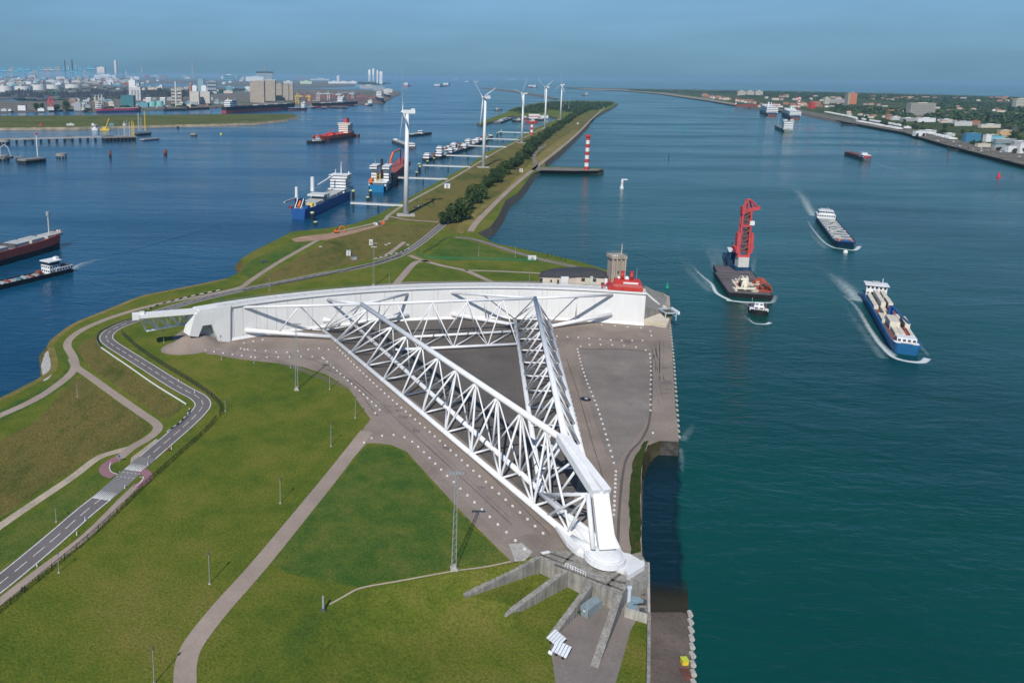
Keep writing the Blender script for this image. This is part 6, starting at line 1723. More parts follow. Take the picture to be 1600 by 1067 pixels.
for i in range(8):
    a, b2 = pi * i / 8, pi * (i + 1) / 8
    for x in (-6, -2, 2, 6): m.bar((x, 4.2 * cos(a), .4 + 5.2 * sin(a)), (x, 4.2 * cos(b2), .4 + 5.2 * sin(b2)), .5, 6)
    if i % 2 == 0: m.bar((-6, 4.2 * cos(a), .4 + 5.2 * sin(a)), (6, 4.2 * cos(b2), .4 + 5.2 * sin(b2)), .45, 6)
m.box(-6, -4, 0, 6, 4, .5); m.build('frame', CORAL if False else mat('grab_rust', (.34, .075, .04), .7, .25), f)
for k, (x, y, mm, lb, w_) in enumerate(((.02, .35, CREAM, 'cream stack of beams on the pontoon deck near the blue tug', 6), (.14, .36, RUST, 'rusty winch block on the pontoon deck left of the cream frame', 3.4), (.3, .28, mat('brown_gear', (.2, .12, .08), .8), 'brown machine block on the pontoon deck near its front edge', 3.2), (.36, -.22, CREAM, 'cream machinery cabin at the front of the pontoon deck', 5.5))):
    f = thing('deck_load', lb, 'deck load', on(x, -y, .02), RZ + .2 * k); m = MB(); m.box(-w_ / 2, -w_ / 3, 0, w_ / 2, w_ / 3, w_ * .3); m.build('body', mm, f)
    m = MB(); m.bar((-w_ / 3, 0, w_ * .3), (w_ / 3, 0, w_ * .55), w_ * .12, 8); m.build('drum', GREY if k != 1 else ORANGE, f)
f = Vessel('pusher_tug', 'dark navy pusher tug tied behind the pontoon beside the crane foot', 'tugboat', G(1137, 402, WZ), G(1146, 425, WZ), 9.5, 3.8, DKBLUE, DKBLUE, 'tug', None, .4)
f.box('deckhouse', DKBLUE, -.1, .4, -.8, .8, 0, 5, 1); f.box('wheelhouse', DKBLUE, -.02, .22, -.6, .6, 5, 9.6, 2); f.box('wheelhouse_roof', WHITE, -.05, .24, -.7, .7, 9.6, 10.2); f.pole('funnel', WHITE, -.2, .7, 3, 8, 1.1); f.pole('mast', DARK, .0, 0, 10, 15, .3)
# 7 tow tug in front
v7 = Vessel('tugboat', 'black and white tug with bright orange flag running ahead of the crane pontoon', 'tugboat', G(1184, 483, WZ), G(1187, 504, WZ), 11.6, 3.0, DARK, BROWNDECK, 'tug', None, .8, None, .86, 16.)
v7.box('deckhouse', WHITE, -.1, .22, -.5, .5, 0, 2.6, 1); v7.box('wheelhouse', WHITE, .0, .16, -.42, .42, 2.6, 4.6, 1); v7.box('aft_deck_box', RUST, -.36, -.12, -.45, .45, 0, 1.8)
for y in (-.72, .72): v7.box('side_fender', WHITE, .12, .3, y - .18, y + .18, .4, 1.6)
v7.box('bow_fender', HATCH, .3, .42, -.3, .3, .6, 1.7)
v7.box('signal_flag', mat('flag_orange', (.9, .25, .02), .7), -.16, -.06, -.7, -.66, 3, 6.6); v7.pole('flag_staff', GREY, -.06, -.68, 0, 6.8, .12); v7.box('signal_flag', mat('flag_red', (.75, .05, .1), .7), -.16, -.06, .68, .72, 2.2, 5); v7.pole('flag_staff', GREY, -.06, .7, 0, 5.2, .12); v7.box('blue_locker', BLUE, -.1, .04, -.8, -.5, 0, 1.6)
# 8 tanker barge
def mid(a, b_, z=WZ): return (G(*a, z) + G(*b_, z)) / 2


tA, tB = mid((1270, 342), (1303, 342)), mid((1301, 386), (1341, 387))
v = Vessel('tank_barge', 'dark blue tank barge with a white wheelhouse and piped grey deck', 'barge', tA, tB, 17.5, 4.2, DKBLUE, mat('tank_deck', (.15, .17, .2), .8, .3, .4), 'blunt', None, .5)
v.box('aft_house', WHITE, -.48, -.38, -.96, .96, 0, 4.2, 1); wh = v.box('wheelhouse', WHITE, -.45, -.39, -.7, .7, 4.2, 7.2, 1); v.box('wheelhouse_roof', WHITE, -.46, -.38, -.76, .76, 7.2, 7.7, 0, wh); v.box('bridge_rail', STEEL, -.47, -.455, -.5, .5, 7.7, 8.8); v.pole('mast', GREY, -.44, .2, 7.5, 11, .2)
rr = random.Random(9)
for i in range(46):
    x, y = -.34 + .72 * rr.random(), rr.uniform(-.75, .75); w_ = rr.uniform(.005, .03); v.box('deck_pipe', rr.choice([HATCH, GREY, STEEL, HATCH, CREAM, TEAL]), x, x + w_, y, min(.9, y + rr.uniform(.05, .5)), 0, rr.uniform(.5, 1.5))
for i in range(9): x = -.33 + i * .085; v.box('cross_pipe', HATCH, x, x + .006, -.85, .85, 0, 1.2)
for y in (-.55, .5): v.box('bow_winch', ORANGE, .42, .45, y, y + .22, 0, 1.8)
v.box('fore_locker', BLUE, .445, .465, -.4, .7, 0, 1.4)
# 9 container barge
cA, cB = mid((1343, 463), (1382, 466)), mid((1388, 556), (1447, 557))
v = Vessel('container_barge', 'blue and white barge loaded with cream containers and a blue crane jib', 'barge', cA, cB, 13.4, 4.6, mat('barge_blue', (.025, .17, .38), .5), mat('hold_brown', (.2, .09, .07), .8), 'blunt', None, 1.6)
CV = v
wh = v.box('wheelhouse', WHITE, -.45, -.39, -.86, .86, 0, 7.6, 2); v.box('wheelhouse_roof', WHITE, -.46, -.38, -1.0, 1.0, 7.6, 8.2, 0, wh); v.box('radar_bar', GREY, -.44, -.43, -.3, .3, 8.2, 9.4); v.pole('mast', WHITE, -.42, .5, 8, 12, .2)
v.box('stern_deck', BLUE, -.49, -.45, -.7, .7, 0, 1.2); v.box('aft_winch', GREY, -.478, -.465, .3, .6, 1.2, 2.4)
v.box('bow_house', WHITE, .39, .435, -.6, .75, 0, 3.8, 1); v.box('bow_bulwark', WHITE, .44, .455, -.86, .86, .6, 2.0); v.box('anchor_winch', DARK, .455, .47, -.4, .4, .4, 1.6); v.box('fore_locker', BLUE, .405, .43, .78, .95, 0, 2.2)
for y in (-.88, .88): v.box('coaming', BLUE, -.38, .38, y - .03, y + .03, 0, 1.2)
v.box('crane_base', BLUE, .0, .03, -.1, .25, 0, 7.5); v.beam('crane_jib', BLUE, (.015, .08, 7.4), (.33, .42, 8.6), .8, .9)
CB = mat('container_cream', (.62, .57, .47), .6, .08, .3); CRD = mat('container_red', (.33, .07, .045), .6); CGR = mat('container_grey_blue', (.3, .33, .33), .6)


def cont(v, xf, y, z, mm, label, L=.125, W=2.44, H=2.6, group='containers on the barge'):
    c, r = v.t.location, v.t.rotation_euler[2]; ln = v.L * L
    p = c + Matrix.Rotation(r, 3, 'Z') @ Vector((xf * v.L, -y, v.D - .93 + z))
    t = thing('cargo_container', label, 'container', p, r, group); m = MB(); m.box(-ln / 2, -W / 2, 0, ln / 2, W / 2, H); m.build('body', mm, t)
    m = MB(); m.box(ln / 2, -W / 2 + .1, .1, ln / 2 + .07, W / 2 - .1, H - .1); m.build('door', mm, t)
    m = MB(); m.box(-ln / 2 + .1, -W / 2 + .1, H, ln / 2 - .1, W / 2 - .1, H + .04); m.build('roof', mm, t)


for xf, y, z, mm, lb in ((-.31, 4.4, 0, CB, 'cream container along the left side behind the wheelhouse'), (-.18, 4.4, 0, CB, 'cream container on the left side before the gap in the load'), (-.31, .9, 0, CGR, 'grey container under the cream stack nearest the wheelhouse'), (-.31, .9, 2.62, CB, 'cream container topping the middle stack nearest the wheelhouse'), (-.18, .9, 0, CB, 'cream container in the middle row, second from the wheelhouse'),
                         (-.18, .9, 2.62, CB, 'cream container topping the middle row, second from the wheelhouse'), (-.07, 1.2, 0, CB, 'cream container in the middle row just behind the crane base'), (-.31, -2.6, 0, CB, 'cream container under the right hand stack nearest the wheelhouse'), (-.31, -2.6, 2.62, CB, 'cream container topping the right hand stack nearest the wheelhouse'), (-.18, -2.9, 2.62, CB, 'cream container topping the right hand stack, second from the wheelhouse'), (-.18, -2.9, 0, CRD, 'red container under the second cream one on the right hand side'),
                         (-.06, -2.4, 0, CRD, 'dark red container lying low on the right behind the crane base'), (.07, 4.4, 0, CB, 'cream container on the left beside the crane base'), (.17, 2.6, 0, CGR, 'grey container under the widest cream stack'), (.17, 2.6, 2.62, CB, 'cream container on the left of the widest stack'), (.17, .1, 2.62, CB, 'cream container on the right of the widest stack'), (.17, .1, 0, CGR, 'grey container under the right of the widest stack'), (.28, 1.9, 0, CB, 'cream container on the left of the front row'), (.28, -.7, 0, CB, 'cream container in the middle of the front row'),
                         (.17, -4.6, 0, CGR, 'grey container under the cream one right of the crane jib'), (.17, -4.6, 2.62, CB, 'cream container to the right of the crane jib'), (.29, -4.6, 0, CB, 'cream container at the front right of the barge'), (.285, -2.9, 0, CRD, 'dark red container in the front gap of the load'), (.06, -4.2, 0, CB, 'cream container right of the crane base')):
    cont(v, xf, y, z, mm, lb)
# 10 ferries, coaster, small barge
for S_, B_, lb, L2 in (((1196, 181), (1222, 176), 'larger white ferry berthed at the far right quay', 0), ((1232, 186), (1256, 181), 'smaller white ferry berthed beside the banded chimney at the right quay', 0)):
    p, q = G(*S_, WZ), G(*B_, WZ)
    f_ = Vessel('ferry_ship', lb, 'ferry', G(S_[0] + 10, S_[1] + .5, WZ), G(S_[0] - 4 if 'larger' in lb else S_[0] - 6, S_[1] - 6, WZ), 44 if 'larger' in lb else 40, 14, DKBLUE, GREY, 'ship', RUST, 2, 'white ferries', .9)
    f_.box('superstructure', WHITE, -.5, .2, -.95, .95, 0, 22 if 'larger' in lb else 16, 3); f_.box('bridge', WHITE, .0, .2, -1., 1., 16, 26 if 'larger' in lb else 20, 1); f_.pole('funnel', WHITE, -.3, .4, 20, 40 if 'larger' in lb else 30, 3); f_.pole('mast', WHITE, -.1, -.4, 20, 38 if 'larger' in lb else 34, 1.4)
f_ = Vessel('coaster_ship', 'small white sterned coaster sailing away up the river', 'ship', (1231, 207), (1214, 199), 26, 8, GDECK, GDECK, 'ship', None, 2.)
f_.box('superstructure', WHITE, -.5, -.34, -.9, .9, 0, 24, 4); f_.box('bridge', WHITE, -.48, -.36, -1.02, 1.02, 22, 27, 1); f_.box('funnel', DARK, -.5, -.46, -.2, .2, 24, 30); f_.pole('foremast', GREY, .4, 0, 0, 22, .7)
f_ = Vessel('inland_barge', 'small dark barge with a red and white stern crossing the river', 'barge', (1355, 251), (1323.5, 242), 16, 5.5, DGREY, GREY, 'barge', None, 1)
f_.box('aft_house', WHITE, -.48, -.28, -.8, .8, 0, 5, 1); f_.box('wheelhouse', WHITE, -.36, -.26, -.6, .6, 5, 8, 1); f_.box('cargo', RUST, -.2, .4, -.7, .7, 0, 2.4); f_.box('stern_rail', mat('stern_red', (.5, .04, .04), .6), -.5, -.47, -.7, .7, 0, 3)
f_ = Vessel('inland_barge', 'white and grey barge passing behind the nearest turbine', 'barge', (645, 233), (616, 222), 18, 5, DGREY, HATCH, 'barge', None, 1); f_.box('wheelhouse', WHITE, -.44, -.3, -.8, .8, 0, 6, 1); f_.box('cargo', HATCH, -.25, .4, -.7, .7, 0, 2); f_.box('bow_house', WHITE, .4, .47, -.4, .4, 0, 4)
f_ = Vessel('inland_barge', 'long low dark barge pair passing beyond the nearest turbine', 'barge', (671, 209.5), (640, 213.5), 18, 4, DARK, HATCH, 'barge', None, 1); f_.box('wheelhouse', WHITE, -.1, .0, -.7, .7, 0, 8, 1); f_.box('cargo', HATCH, .05, .42, -.7, .7, 0, 3); f_.box('cargo', DGREY, -.42, -.14, -.7, .7, 0, 2)
# 14 moored barges along the dolphins
k = 0
for a, b_, mm, dm in (((664, 252), (700, 238), DARK, GDECK), ((683, 248.5), (722, 234), DARK, GREY), ((684, 240), (714, 229), DARK, RUST), ((700, 243), (735, 230), DKBLUE, GREY), ((706, 234), (738, 222), DARK, HATCH), ((722, 236), (755, 221), DARK, RUST), ((728, 228), (760, 215), DARK, GREY), ((742, 227), (768, 214), DARK, GDECK)):
    lb = ('dark barge with a white deck edge at the near end of the moored row', 'dark barge second in the moored row, white wheelhouse at its stern', 'outer barge with a brown deck in the moored row', 'navy barge moored against the third jetty', 'outer barge with pale hatches in the moored row', 'inner barge with a brown deck behind the second turbine', 'barge with grey deck beyond the second turbine in the moored row', 'last barge at the far end of the moored row')[k]
    f_ = Vessel('moored_barge', lb, 'barge', a, b_, 14, 4.6, mm, dm, 'barge', None, .8, 'barges moored in a row')
    f_.box('wheelhouse', WHITE, -.46, -.36, -.8, .8, 0, 6.5, 1); f_.box('wheelhouse_roof', WHITE, -.44, -.38, -.6, .6, 6.5, 9, 1); f_.box('hatch_cover', HATCH if k % 2 else dm, -.3, .36, -.7, .7, 0, 2.2); f_.box('fore_house', (WHITE, RUST, YELLOW, WHITE)[k % 4], .4, .46, -.5, .5, 0, 2.5); f_.pole('mast', GREY, .3, 0, 2, 10 + 6 * (k == 3), .5)
    for x in (-.2, -.02, .16): f_.box('cargo_block', (CREAM, WHITE, RUST, TEAL)[(k + int(x * 50)) % 4], x, x + .06, -.5, .3, 2.2, 4.4)
    k += 1
# tug harbour
for i, (x, y, rz, mm) in enumerate(((800, 190.5, 5, DARK), (812, 186.5, 20, RUST), (822, 192, 8, RED), (826, 186, 30, WHITE), (836, 188.5, 12, DARK), (842, 184.5, 20, WHITE))):
    tug(('dark tug at the mouth of the small tug harbour', 'rust red tug in the tug harbour beyond the middle turbine', 'red tug beside the short banded beacon', 'white boat moored at the back of the tug harbour', 'dark tug moored inside the tug harbour', 'white boat nearest the far side of the tug harbour')[i], (x, y), 40, R(rz), mm, 1., 'boats in the tug harbour')
hp = Vessel('harbour_pontoon', 'grey floating pontoon along the breakwater finger of the tug harbour', 'pontoon', (776, 193), (796, 186), 26, 5, DGREY, GREY, 'pont', None, 0)
hp.box('shed', GREY, -.2, .3, -.5, .5, 0, 4)
bd = thing('harbour_shed', 'white shed at the tug harbour behind the fourth turbine', 'shed', G(846, 184.5)); m = MB(); m.box(-22, -8, 0, 22, 8, 9); m.build('wall', WHITE, bd); m = MB(); m.prism([(-23, -9), (23, -9), (23, 9), (-23, 9)], 9, 10); m.build('roof', GREY, bd)
bd = thing('harbour_office', 'white harbour office with a red stripe beside the tug harbour', 'building', G(834, 185)); m = MB(); m.box(-18, -7, 0, 18, 7, 14); m.build('wall', WHITE, bd); m = MB(); m.box(-18.2, -7.3, 5, 18.2, -7, 8); m.build('red_band', RED, bd)
for i in range(5): t = car(('dark', 'white', 'silver', 'dark', 'white')[i] + ' car, %s in the parking row by the fourth turbine' % ('first from the left', 'second', 'third', 'fourth', 'last')[i], 862 + i * 2.6, 189.5 - i * .5, R(60), (DGREY, WHITE, GREY, DARK, WHITE)[i], False, 'cars parked by the tug harbour')

# ------------------------------------------------------------------ wakes and foam
F1, F2, F3 = foam_mat('foam', .6, .3, (.6, .7, .7), .55), foam_mat('thin_foam', .55, .2, (.4, .55, .57), .28), foam_mat('bow_foam', .84, .4, (.72, .78, .78), .8)


def foam(pts, w, m, dz=.06, w2=None, name='wake_foam'):
    path = px_path(pts, WZ, 8); n = len(path); A, B_ = [], []
    for i, (a, b_) in enumerate(zip(offset_path(path, .5), offset_path(path, -.5))):
        k = w + ((w2 if w2 is not None else w) - w) * i / (n - 1); c = (a + b_) / 2; A.append(c + (a - c) * k + Vector((0, 0, dz))); B_.append(c + (b_ - c) * k + Vector((0, 0, dz)))
    mb = MB(); mb.strip(A, B_, True); return stuff(mb.build(name, m))


foam([(1142, 470), (1120, 458), (1112, 444), (1098, 432), (1082, 418)], 3.4, F3, .06, 1.5); foam([(1135, 469), (1160, 472), (1190, 473), (1207, 472), (1212, 462)], 3.6, F3, .07, 3)
foam([(1190, 482), (1180, 478), (1160, 472), (1140, 470)], 15, F1, .05, 10); foam([(1117, 425), (1112, 405), (1100, 385), (1092, 365)], 6, F2, .05, 14); foam([(1175, 425), (1178, 410), (1180, 392), (1182, 370)], 5, F2, .05, 12)
foam([(1112, 450), (1095, 430), (1072, 402), (1060, 380)], 6, F2, .05, 8)
foam([(1204, 504), (1196, 506.5), (1178, 505), (1168, 496)], 2.6, F3, .07, 1.5); foam([(1168, 500), (1160, 490), (1148, 480)], 2, F2, .06, 3)
foam([(1343, 385), (1335, 391), (1315, 389), (1300, 386), (1285, 376), (1270, 358), (1262, 345)], 3.6, F3, .06, 2); foam([(1348, 385), (1343, 382), (1325, 366), (1308, 350)], 3.2, F2, .06, 4)
foam([(1270, 337), (1264, 326), (1255, 310), (1240, 294), (1225, 282)], 9, F1, .05, 22)
foam([(1449, 560), (1440, 566), (1415, 564), (1395, 557), (1378, 541), (1360, 516), (1338, 480), (1318, 462)], 3.8, F3, .06, 2.2); foam([(1398, 556), (1374, 535), (1356, 510), (1330, 472), (1310, 448)], 5, F1, .055, 6)
foam([(1340, 470), (1328, 455), (1312, 440), (1296, 425), (1280, 408)], 12, F1, .05, 22); foam([(1450, 555), (1425, 524), (1405, 500), (1385, 478)], 3, F2, .06, 5)
foam([(108, 424), (125, 413), (150, 406), (180, 401)], 7, F1, .06, 6); foam([(1355, 251.5), (1390, 262), (1440, 276), (1500, 300)], 10, F2, .06, 16); foam([(1323, 243), (1318, 241)], 5, F3, .06, 4)
foam([(1066, 688), (1080, 668), (1090, 650)], 5, F2, .05, 9); foam([(1063, 700), (1066, 730), (1062, 760)], 3, F2, .05, 4)
foam([(646, 234), (665, 243), (690, 250)], 10, F2, .06, 14); foam([(1232, 208), (1262, 216), (1310, 228)], 14, F2, .06, 18)
for pts, a_, b2 in (([(1345, 472), (1330, 455), (1312, 438), (1290, 418), (1265, 392)], 16, 46), ([(1272, 338), (1262, 320), (1250, 300), (1232, 282), (1215, 268)], 14, 44), ([(1140, 425), (1125, 400), (1112, 375), (1100, 345)], 22, 46), ([(1186, 480), (1172, 474), (1150, 468)], 20, 14), ([(1380, 560), (1350, 520), (1322, 478), (1300, 440)], 7, 14), ([(1290, 388), (1268, 365), (1256, 340)], 8, 16), ([(1110, 455), (1085, 432), (1062, 400), (1048, 372)], 8, 20), ([(110, 424), (140, 410), (180, 401), (230, 392)], 9, 16)):
    foam(pts, a_, F2, .045, b2)
# low swells trailing from passing ships: real ridges in the water sheet


def swell(pts, w, h):
    path = px_path(pts, WZ, 8); n = len(path); mb = MB(); L3 = []
    for i, p in enumerate(path):
        L3.append(p)
    for side in (-1, 1):
        A = [p + Vector((0, 0, h * .4 * math.sin(pi * min(1, i / (n - 1) * .96 + .02)))) for i, p in enumerate(path)]; B_ = [p - Vector((0, 0, .1)) for p in offset_path(path, side * w / 2)]
        mb.strip(A, B_)
    return struct(mb.build('swell', WATER, None, True))


for pts, w_, h in (([(815, 312), (860, 314), (920, 316), (985, 317), (1035, 322)], 14, .8), ([(790, 352), (830, 338), (870, 326), (905, 321)], 9, .6), ([(975, 196.5), (1030, 199), (1068, 200)], 28, 1.2), ([(905, 228), (960, 232), (1045, 234)], 22, 1.), ([(975, 265), (1010, 266), (1040, 266)], 14, .7), ([(990, 213), (1045, 214)], 24, 1.), ([(1235, 210), (1290, 226), (1330, 238), (1400, 256)], 22, 1.), ([(1330, 250), (1420, 262), (1500, 290), (1580, 325)], 14, .8), ([(130, 407), (200, 392), (260, 375), (330, 355), (400, 332)], 9, .6), ([(560, 214), (600, 202), (650, 188), (690, 180)], 26, 1.1), ([(950, 385), (1000, 397), (1060, 420)], 9, .5)):
    swell(pts, w_, h)
# ------------------------------------------------------------------ far shores: port on the left, town on the right
rf_ = random.Random(21)


def ftag(name, label, cat, px, py, group=None, rz=0.):
    p = G(px, py, GZ); return thing(name, label, cat, p, rz, group), mpp(p)


def block(name, label, cat, px, py, w, h, m1, m2=None, d=None, group=None, roof='flat', rz=0., bands=0, bm=GLASS):
    """a building w x h photograph pixels large, real size worked out from its distance; flat, pitched or stepped roof, window bands"""
    t, k = ftag(name, label, cat, px, py, group, rz); W, H = w * k, h * k; D = d * k if d else max(W * .5, 8.)
    m = MB(); m.box(-W / 2, 0, 0, W / 2, D, H); wl2 = m.build('wall', m1, t)
    m = MB()
    if roof == 'flat': m.box(-W / 2 - .4, -.4, H, W / 2 + .4, D + .4, H + max(.6, .3 * k)); m.box(-W * .15, D * .3, H + .5, W * .2, D * .6, H + 1.2 * k)
    else:
        e = H + min(W, D) * .32; a = [(-W / 2 - .3, -.3, H), (W / 2 + .3, -.3, H), (W / 2 + .3, D + .3, H), (-W / 2 - .3, D + .3, H)]; r0, r1 = (-W / 2 - .3, D / 2, e), (W / 2 + .3, D / 2, e)
        m.face([a[0], a[1], r1, r0]); m.face([a[2], a[3], r0, r1]); m.face([a[1], a[2], r1]); m.face([a[3], a[0], r0])
    m.build('roof', m2 or m1, t)
    for i in range(bands):
        z = H * (i + .5) / bands; b = MB(); b.face([(-W * .46, -.1, z - H * .14 / bands), (W * .46, -.1, z - H * .14 / bands), (W * .46, -.1, z + H * .2 / bands), (-W * .46, -.1, z + H * .2 / bands)])
        b.build('window_band', bm, wl2)
    return t


def tank(label, px, py, w, h, m1, group='storage tanks in the port', dome=True):
    t, k = ftag('storage_tank', label, 'tank', px, py, group); r, H = w * k / 2, h * k; m = MB(); m.cyl(0, r, 0, H, r, 22); m.build('shell', m1, t)
    m = MB(); m.dome(0, r, H, r, max(.3, .5 * k) if dome else .2, 22, 3) ; m.build('roof', m1, t)


def chimney(label, px, py, h, w, m1, m2=None, name='chimney'):
    t, k = ftag(name, label, 'chimney', px, py); H = h * k
    m = MB(); m.cyl(0, 0, 0, H, w * k / 2, 12, w * k / 2.6); m.build('shaft', m1, t); m = MB(); m.cyl(0, 0, H, H + 1.0 * k, w * k / 2.4, 12); m.build('cap', m2 or m1, t)


def quay_crane(label, px, py, h, m1, group='container cranes on the horizon', flip=1, up=False):
    t, k = ftag('container_crane', label, 'crane', px, py, group); H = h * k; w = H * .22; r = max(.5 * k, .8)
    m = MB()
    for x in (-w / 2, w / 2):
        for y in (0, w): m.bar((x, y, 0), (x, y, H * .72), r, 5)
    m.bar((-w / 2, 0, H * .3), (w / 2, 0, H * .3), r, 5); m.build('portal', m1, t)
    m = MB()
    if up: m.bar((-w * .8 * flip, w / 2, H * .7), (w / 2 * flip, w / 2, H * .7), r * 1.3, 5); m.bar((w / 2 * flip, w / 2, H * .7), (w * 1.1 * flip, w / 2, H), r * 1.2, 5)
    else: m.bar((-w * flip, w / 2, H * .7), (w * 2.4 * flip, w / 2, H * .7), r * 1.4, 5)
    m.bar((0, w / 2, H * .7), (0, w / 2, H), r, 5); m.bar((0, w / 2, H), (w * (1.6 if not up else 1.) * flip, w / 2, H * (.72 if not up else .98)), r * .6, 4); m.build('boom', m1, t)


def lattice_tower(label, px, py, h, w, m1, name='lattice_tower', group=None):
    t, k = ftag(name, label, 'tower', px, py, group); H, a = h * k, w * k / 2; m = MB(); r = .16 * k
    for x, y in ((-1, -1), (1, -1), (1, 1), (-1, 1)): m.bar((x * a, y * a, 0), (x * a * .35, y * a * .35, H), r, 4)
    for i in range(7):
        f, g = i / 7, (i + 1) / 7
        for s in (-1, 1): m.bar((-s * a * (1 - .65 * f), -a * (1 - .65 * f), H * f), (s * a * (1 - .65 * g), -a * (1 - .65 * g), H * g), r * .6, 3)
    m.build('frame', m1, t); m = MB(); m.box(-a, -a, 0, a, a, .5 * k); m.build('footing', CONC, t)


PALE = mat('pale_cladding', (.52, .53, .52), .8, .12, .05); TURQ = mat('turquoise_tank', (.22, .5, .48), .6); PBLUE = mat('crane_blue', (.13, .45, .62), .6); STK = mat('stack_grey', (.42, .42, .42), .8); SHED = mat('blue_shed', (.12, .3, .36), .7); MIXR = mat('brick_red_cladding', (.27, .15, .12), .8)
# tall landmarks
block('grain_silo', 'tallest tan concrete grain silo block by the bulk carrier', 'silo', 402, 160.5, 22, 33, TAN, CONC2, 12)
block('grain_silo', 'ribbed tan grain silo right beside the tallest one', 'silo', 421.5, 158, 17, 31, TAN, CONC2, 12)
for i, (x, w_, h) in enumerate(((436, 9, 25), (446.5, 9, 24), (454.5, 7, 24))): block('grain_silo', ('tan silo, left one of the three slender ones', 'tan silo, middle one of the three slender ones', 'tan silo, right one of the three slender ones')[i], 'silo', x, 157, w_, h, TAN, CONC2, 9, 'slender grain silos')
block('silo_block', 'pale twin silo block by the left quay, left half', 'silo', 304, 163.5, 14, 20, mat('pale_silo', (.56, .53, .48), .8, .1, .05, streak=.2), PALE, 8, 'twin pale silos'); block('silo_block', 'pale twin silo block by the left quay, right half', 'silo', 320.5, 163, 15, 19, MATS['pale_silo'], PALE, 8, 'twin pale silos')
for x in (303, 318): block('silo_head_house', 'white head house above the twin pale silos, %s one' % ('left' if x < 310 else 'right'), 'silo', x + 1, 160, 8, 25, WHITE, WHITE, 4)
block('elevator_tower', 'slim brown elevator tower at the left end of the twin silos', 'tower', 298, 162, 4, 30, BRICK, PALE, 4)
block('silo_tower', 'white ribbed silo block behind the green shed', 'silo', 211, 157, 18, 20, PALE, WHITE, 8, None, 'flat', 0., 0); block('loading_gallery', 'white loading gallery on the ribbed silo block', 'gallery', 207, 150, 10, 24, WHITE, WHITE, 4)
for x in (206.5, 211, 215.5): block('silo_cell', 'grey vertical silo cell in front of the white ribbed block', 'silo', x, 158, 2.2, 16, GREY, GREY, 2, 'grey silo cells')
block('green_shed', 'dull teal loading shed behind the red and blue ship', 'shed', 199, 167, 20, 17, TEAL, TEAL, 10); block('blue_shed', 'flat blue green quay shed by the turquoise tanks', 'shed', 222, 168, 18, 7, SHED, SHED, 8)
tank('turquoise tank on the left quay, left of a pair', 237, 167, 11, 8, TURQ, 'turquoise tanks'); tank('turquoise tank on the left quay, right of a pair', 248.5, 167, 11, 8.5, TURQ, 'turquoise tanks')
for x, w_ in ((232, 8), (254, 8)): block('white_hopper', 'white hopper house beside the turquoise tanks, %s side' % ('left' if x < 240 else 'right'), 'hopper', x, 164, w_, 10, PALE, WHITE, 4, None, 'pitched')
chimney('slim white chimney with a smoke topped plant near the turquoise tanks', 275.5, 167, 38, 3.4, PALE); block('mixing_plant', 'pale steel process plant round the slim white chimney', 'plant', 276, 162, 16, 21, mat('plant_mix', (.42, .38, .32), .8, .4, .05), PALE, 8, None, 'flat', 0, 4)
block('tall_shed', 'tall grey blue tower shed behind the pale silos', 'shed', 314, 147, 9, 23, mat('blue_grey_shed', (.22, .36, .4), .8), SHED, 5); block('process_tower', 'grey process tower between the silos and the canal', 'plant', 331, 145, 14, 17, STEEL, GREY, 5, None, 'flat', 0, 3); block('teal_shed', 'small teal shed by the far canal', 'shed', 358, 142, 10, 6, SHED, TURQ, 4)
block('offshore_platform', 'large square blue and white moored accommodation block', 'vessel', 357, 128, 16, 10, mat('blue_block', (.12, .3, .42), .7), WHITE, 6, None, 'flat', 0, 3)
quay_crane('yellow quay crane at the end of the bulk carrier', 464, 163, 17, YELLOW, 'yellow quay cranes'); quay_crane('yellow quay crane further along the ore quay', 483, 159, 11, YELLOW, 'yellow quay cranes', -1)
for x, y, h, lb in ((497, 158, 15, 'white bridge crane on the ore quay, left leg side'), (513, 157, 14, 'white bridge crane on the ore quay, right side'), (530, 157, 12, 'small grey crane on the ore quay'), (551, 155, 11, 'grey crane at the far end of the ore quay')): quay_crane(lb, x, y, h, PALE, 'cranes on the ore quay', 1 if x < 510 else -1)
for i, (x, w_, h) in enumerate(((477, 26, 8), (500, 22, 9), (522, 26, 8), (545, 24, 9), (566, 22, 7), (585, 18, 6))):
    t, k = ftag('ore_heap', 'dark reddish ore heap on the ore quay, %s from the silos' % ('first', 'second', 'third', 'fourth', 'fifth', 'sixth')[i], 'heap', x, 153 + (i % 2) * 2, 'ore heaps'); m = MB(); W = w_ * k
    for j in range(3): m.bar((-W * .3 + j * W * .3, 30, 0), (-W * .3 + j * W * .3, 30, h * k * (.7 + .3 * (j % 2))), W * .3, 10, .5)
    m.build('pile', mat('ore', (.16, .085, .08), .95, .4, .03), t)
for i, (x, y, h, w_) in enumerate(((577, 127, 17, 3.4), (583, 126.5, 18, 2.6), (589.5, 131, 20, 2.4), (595, 132, 19, 4.6))): block('tower_block', 'white slender tower by the harbour mouth, %s from the left' % ('first', 'second', 'third', 'fourth')[i], 'tower', x, y, w_, h, WHITE, PALE, 2.5, 'white towers by the harbour mouth')
block('harbour_tower', 'pale tower standing above the white warehouses far off', 'tower', 528, 128.5, 4, 9, WHITE, WHITE, 3)
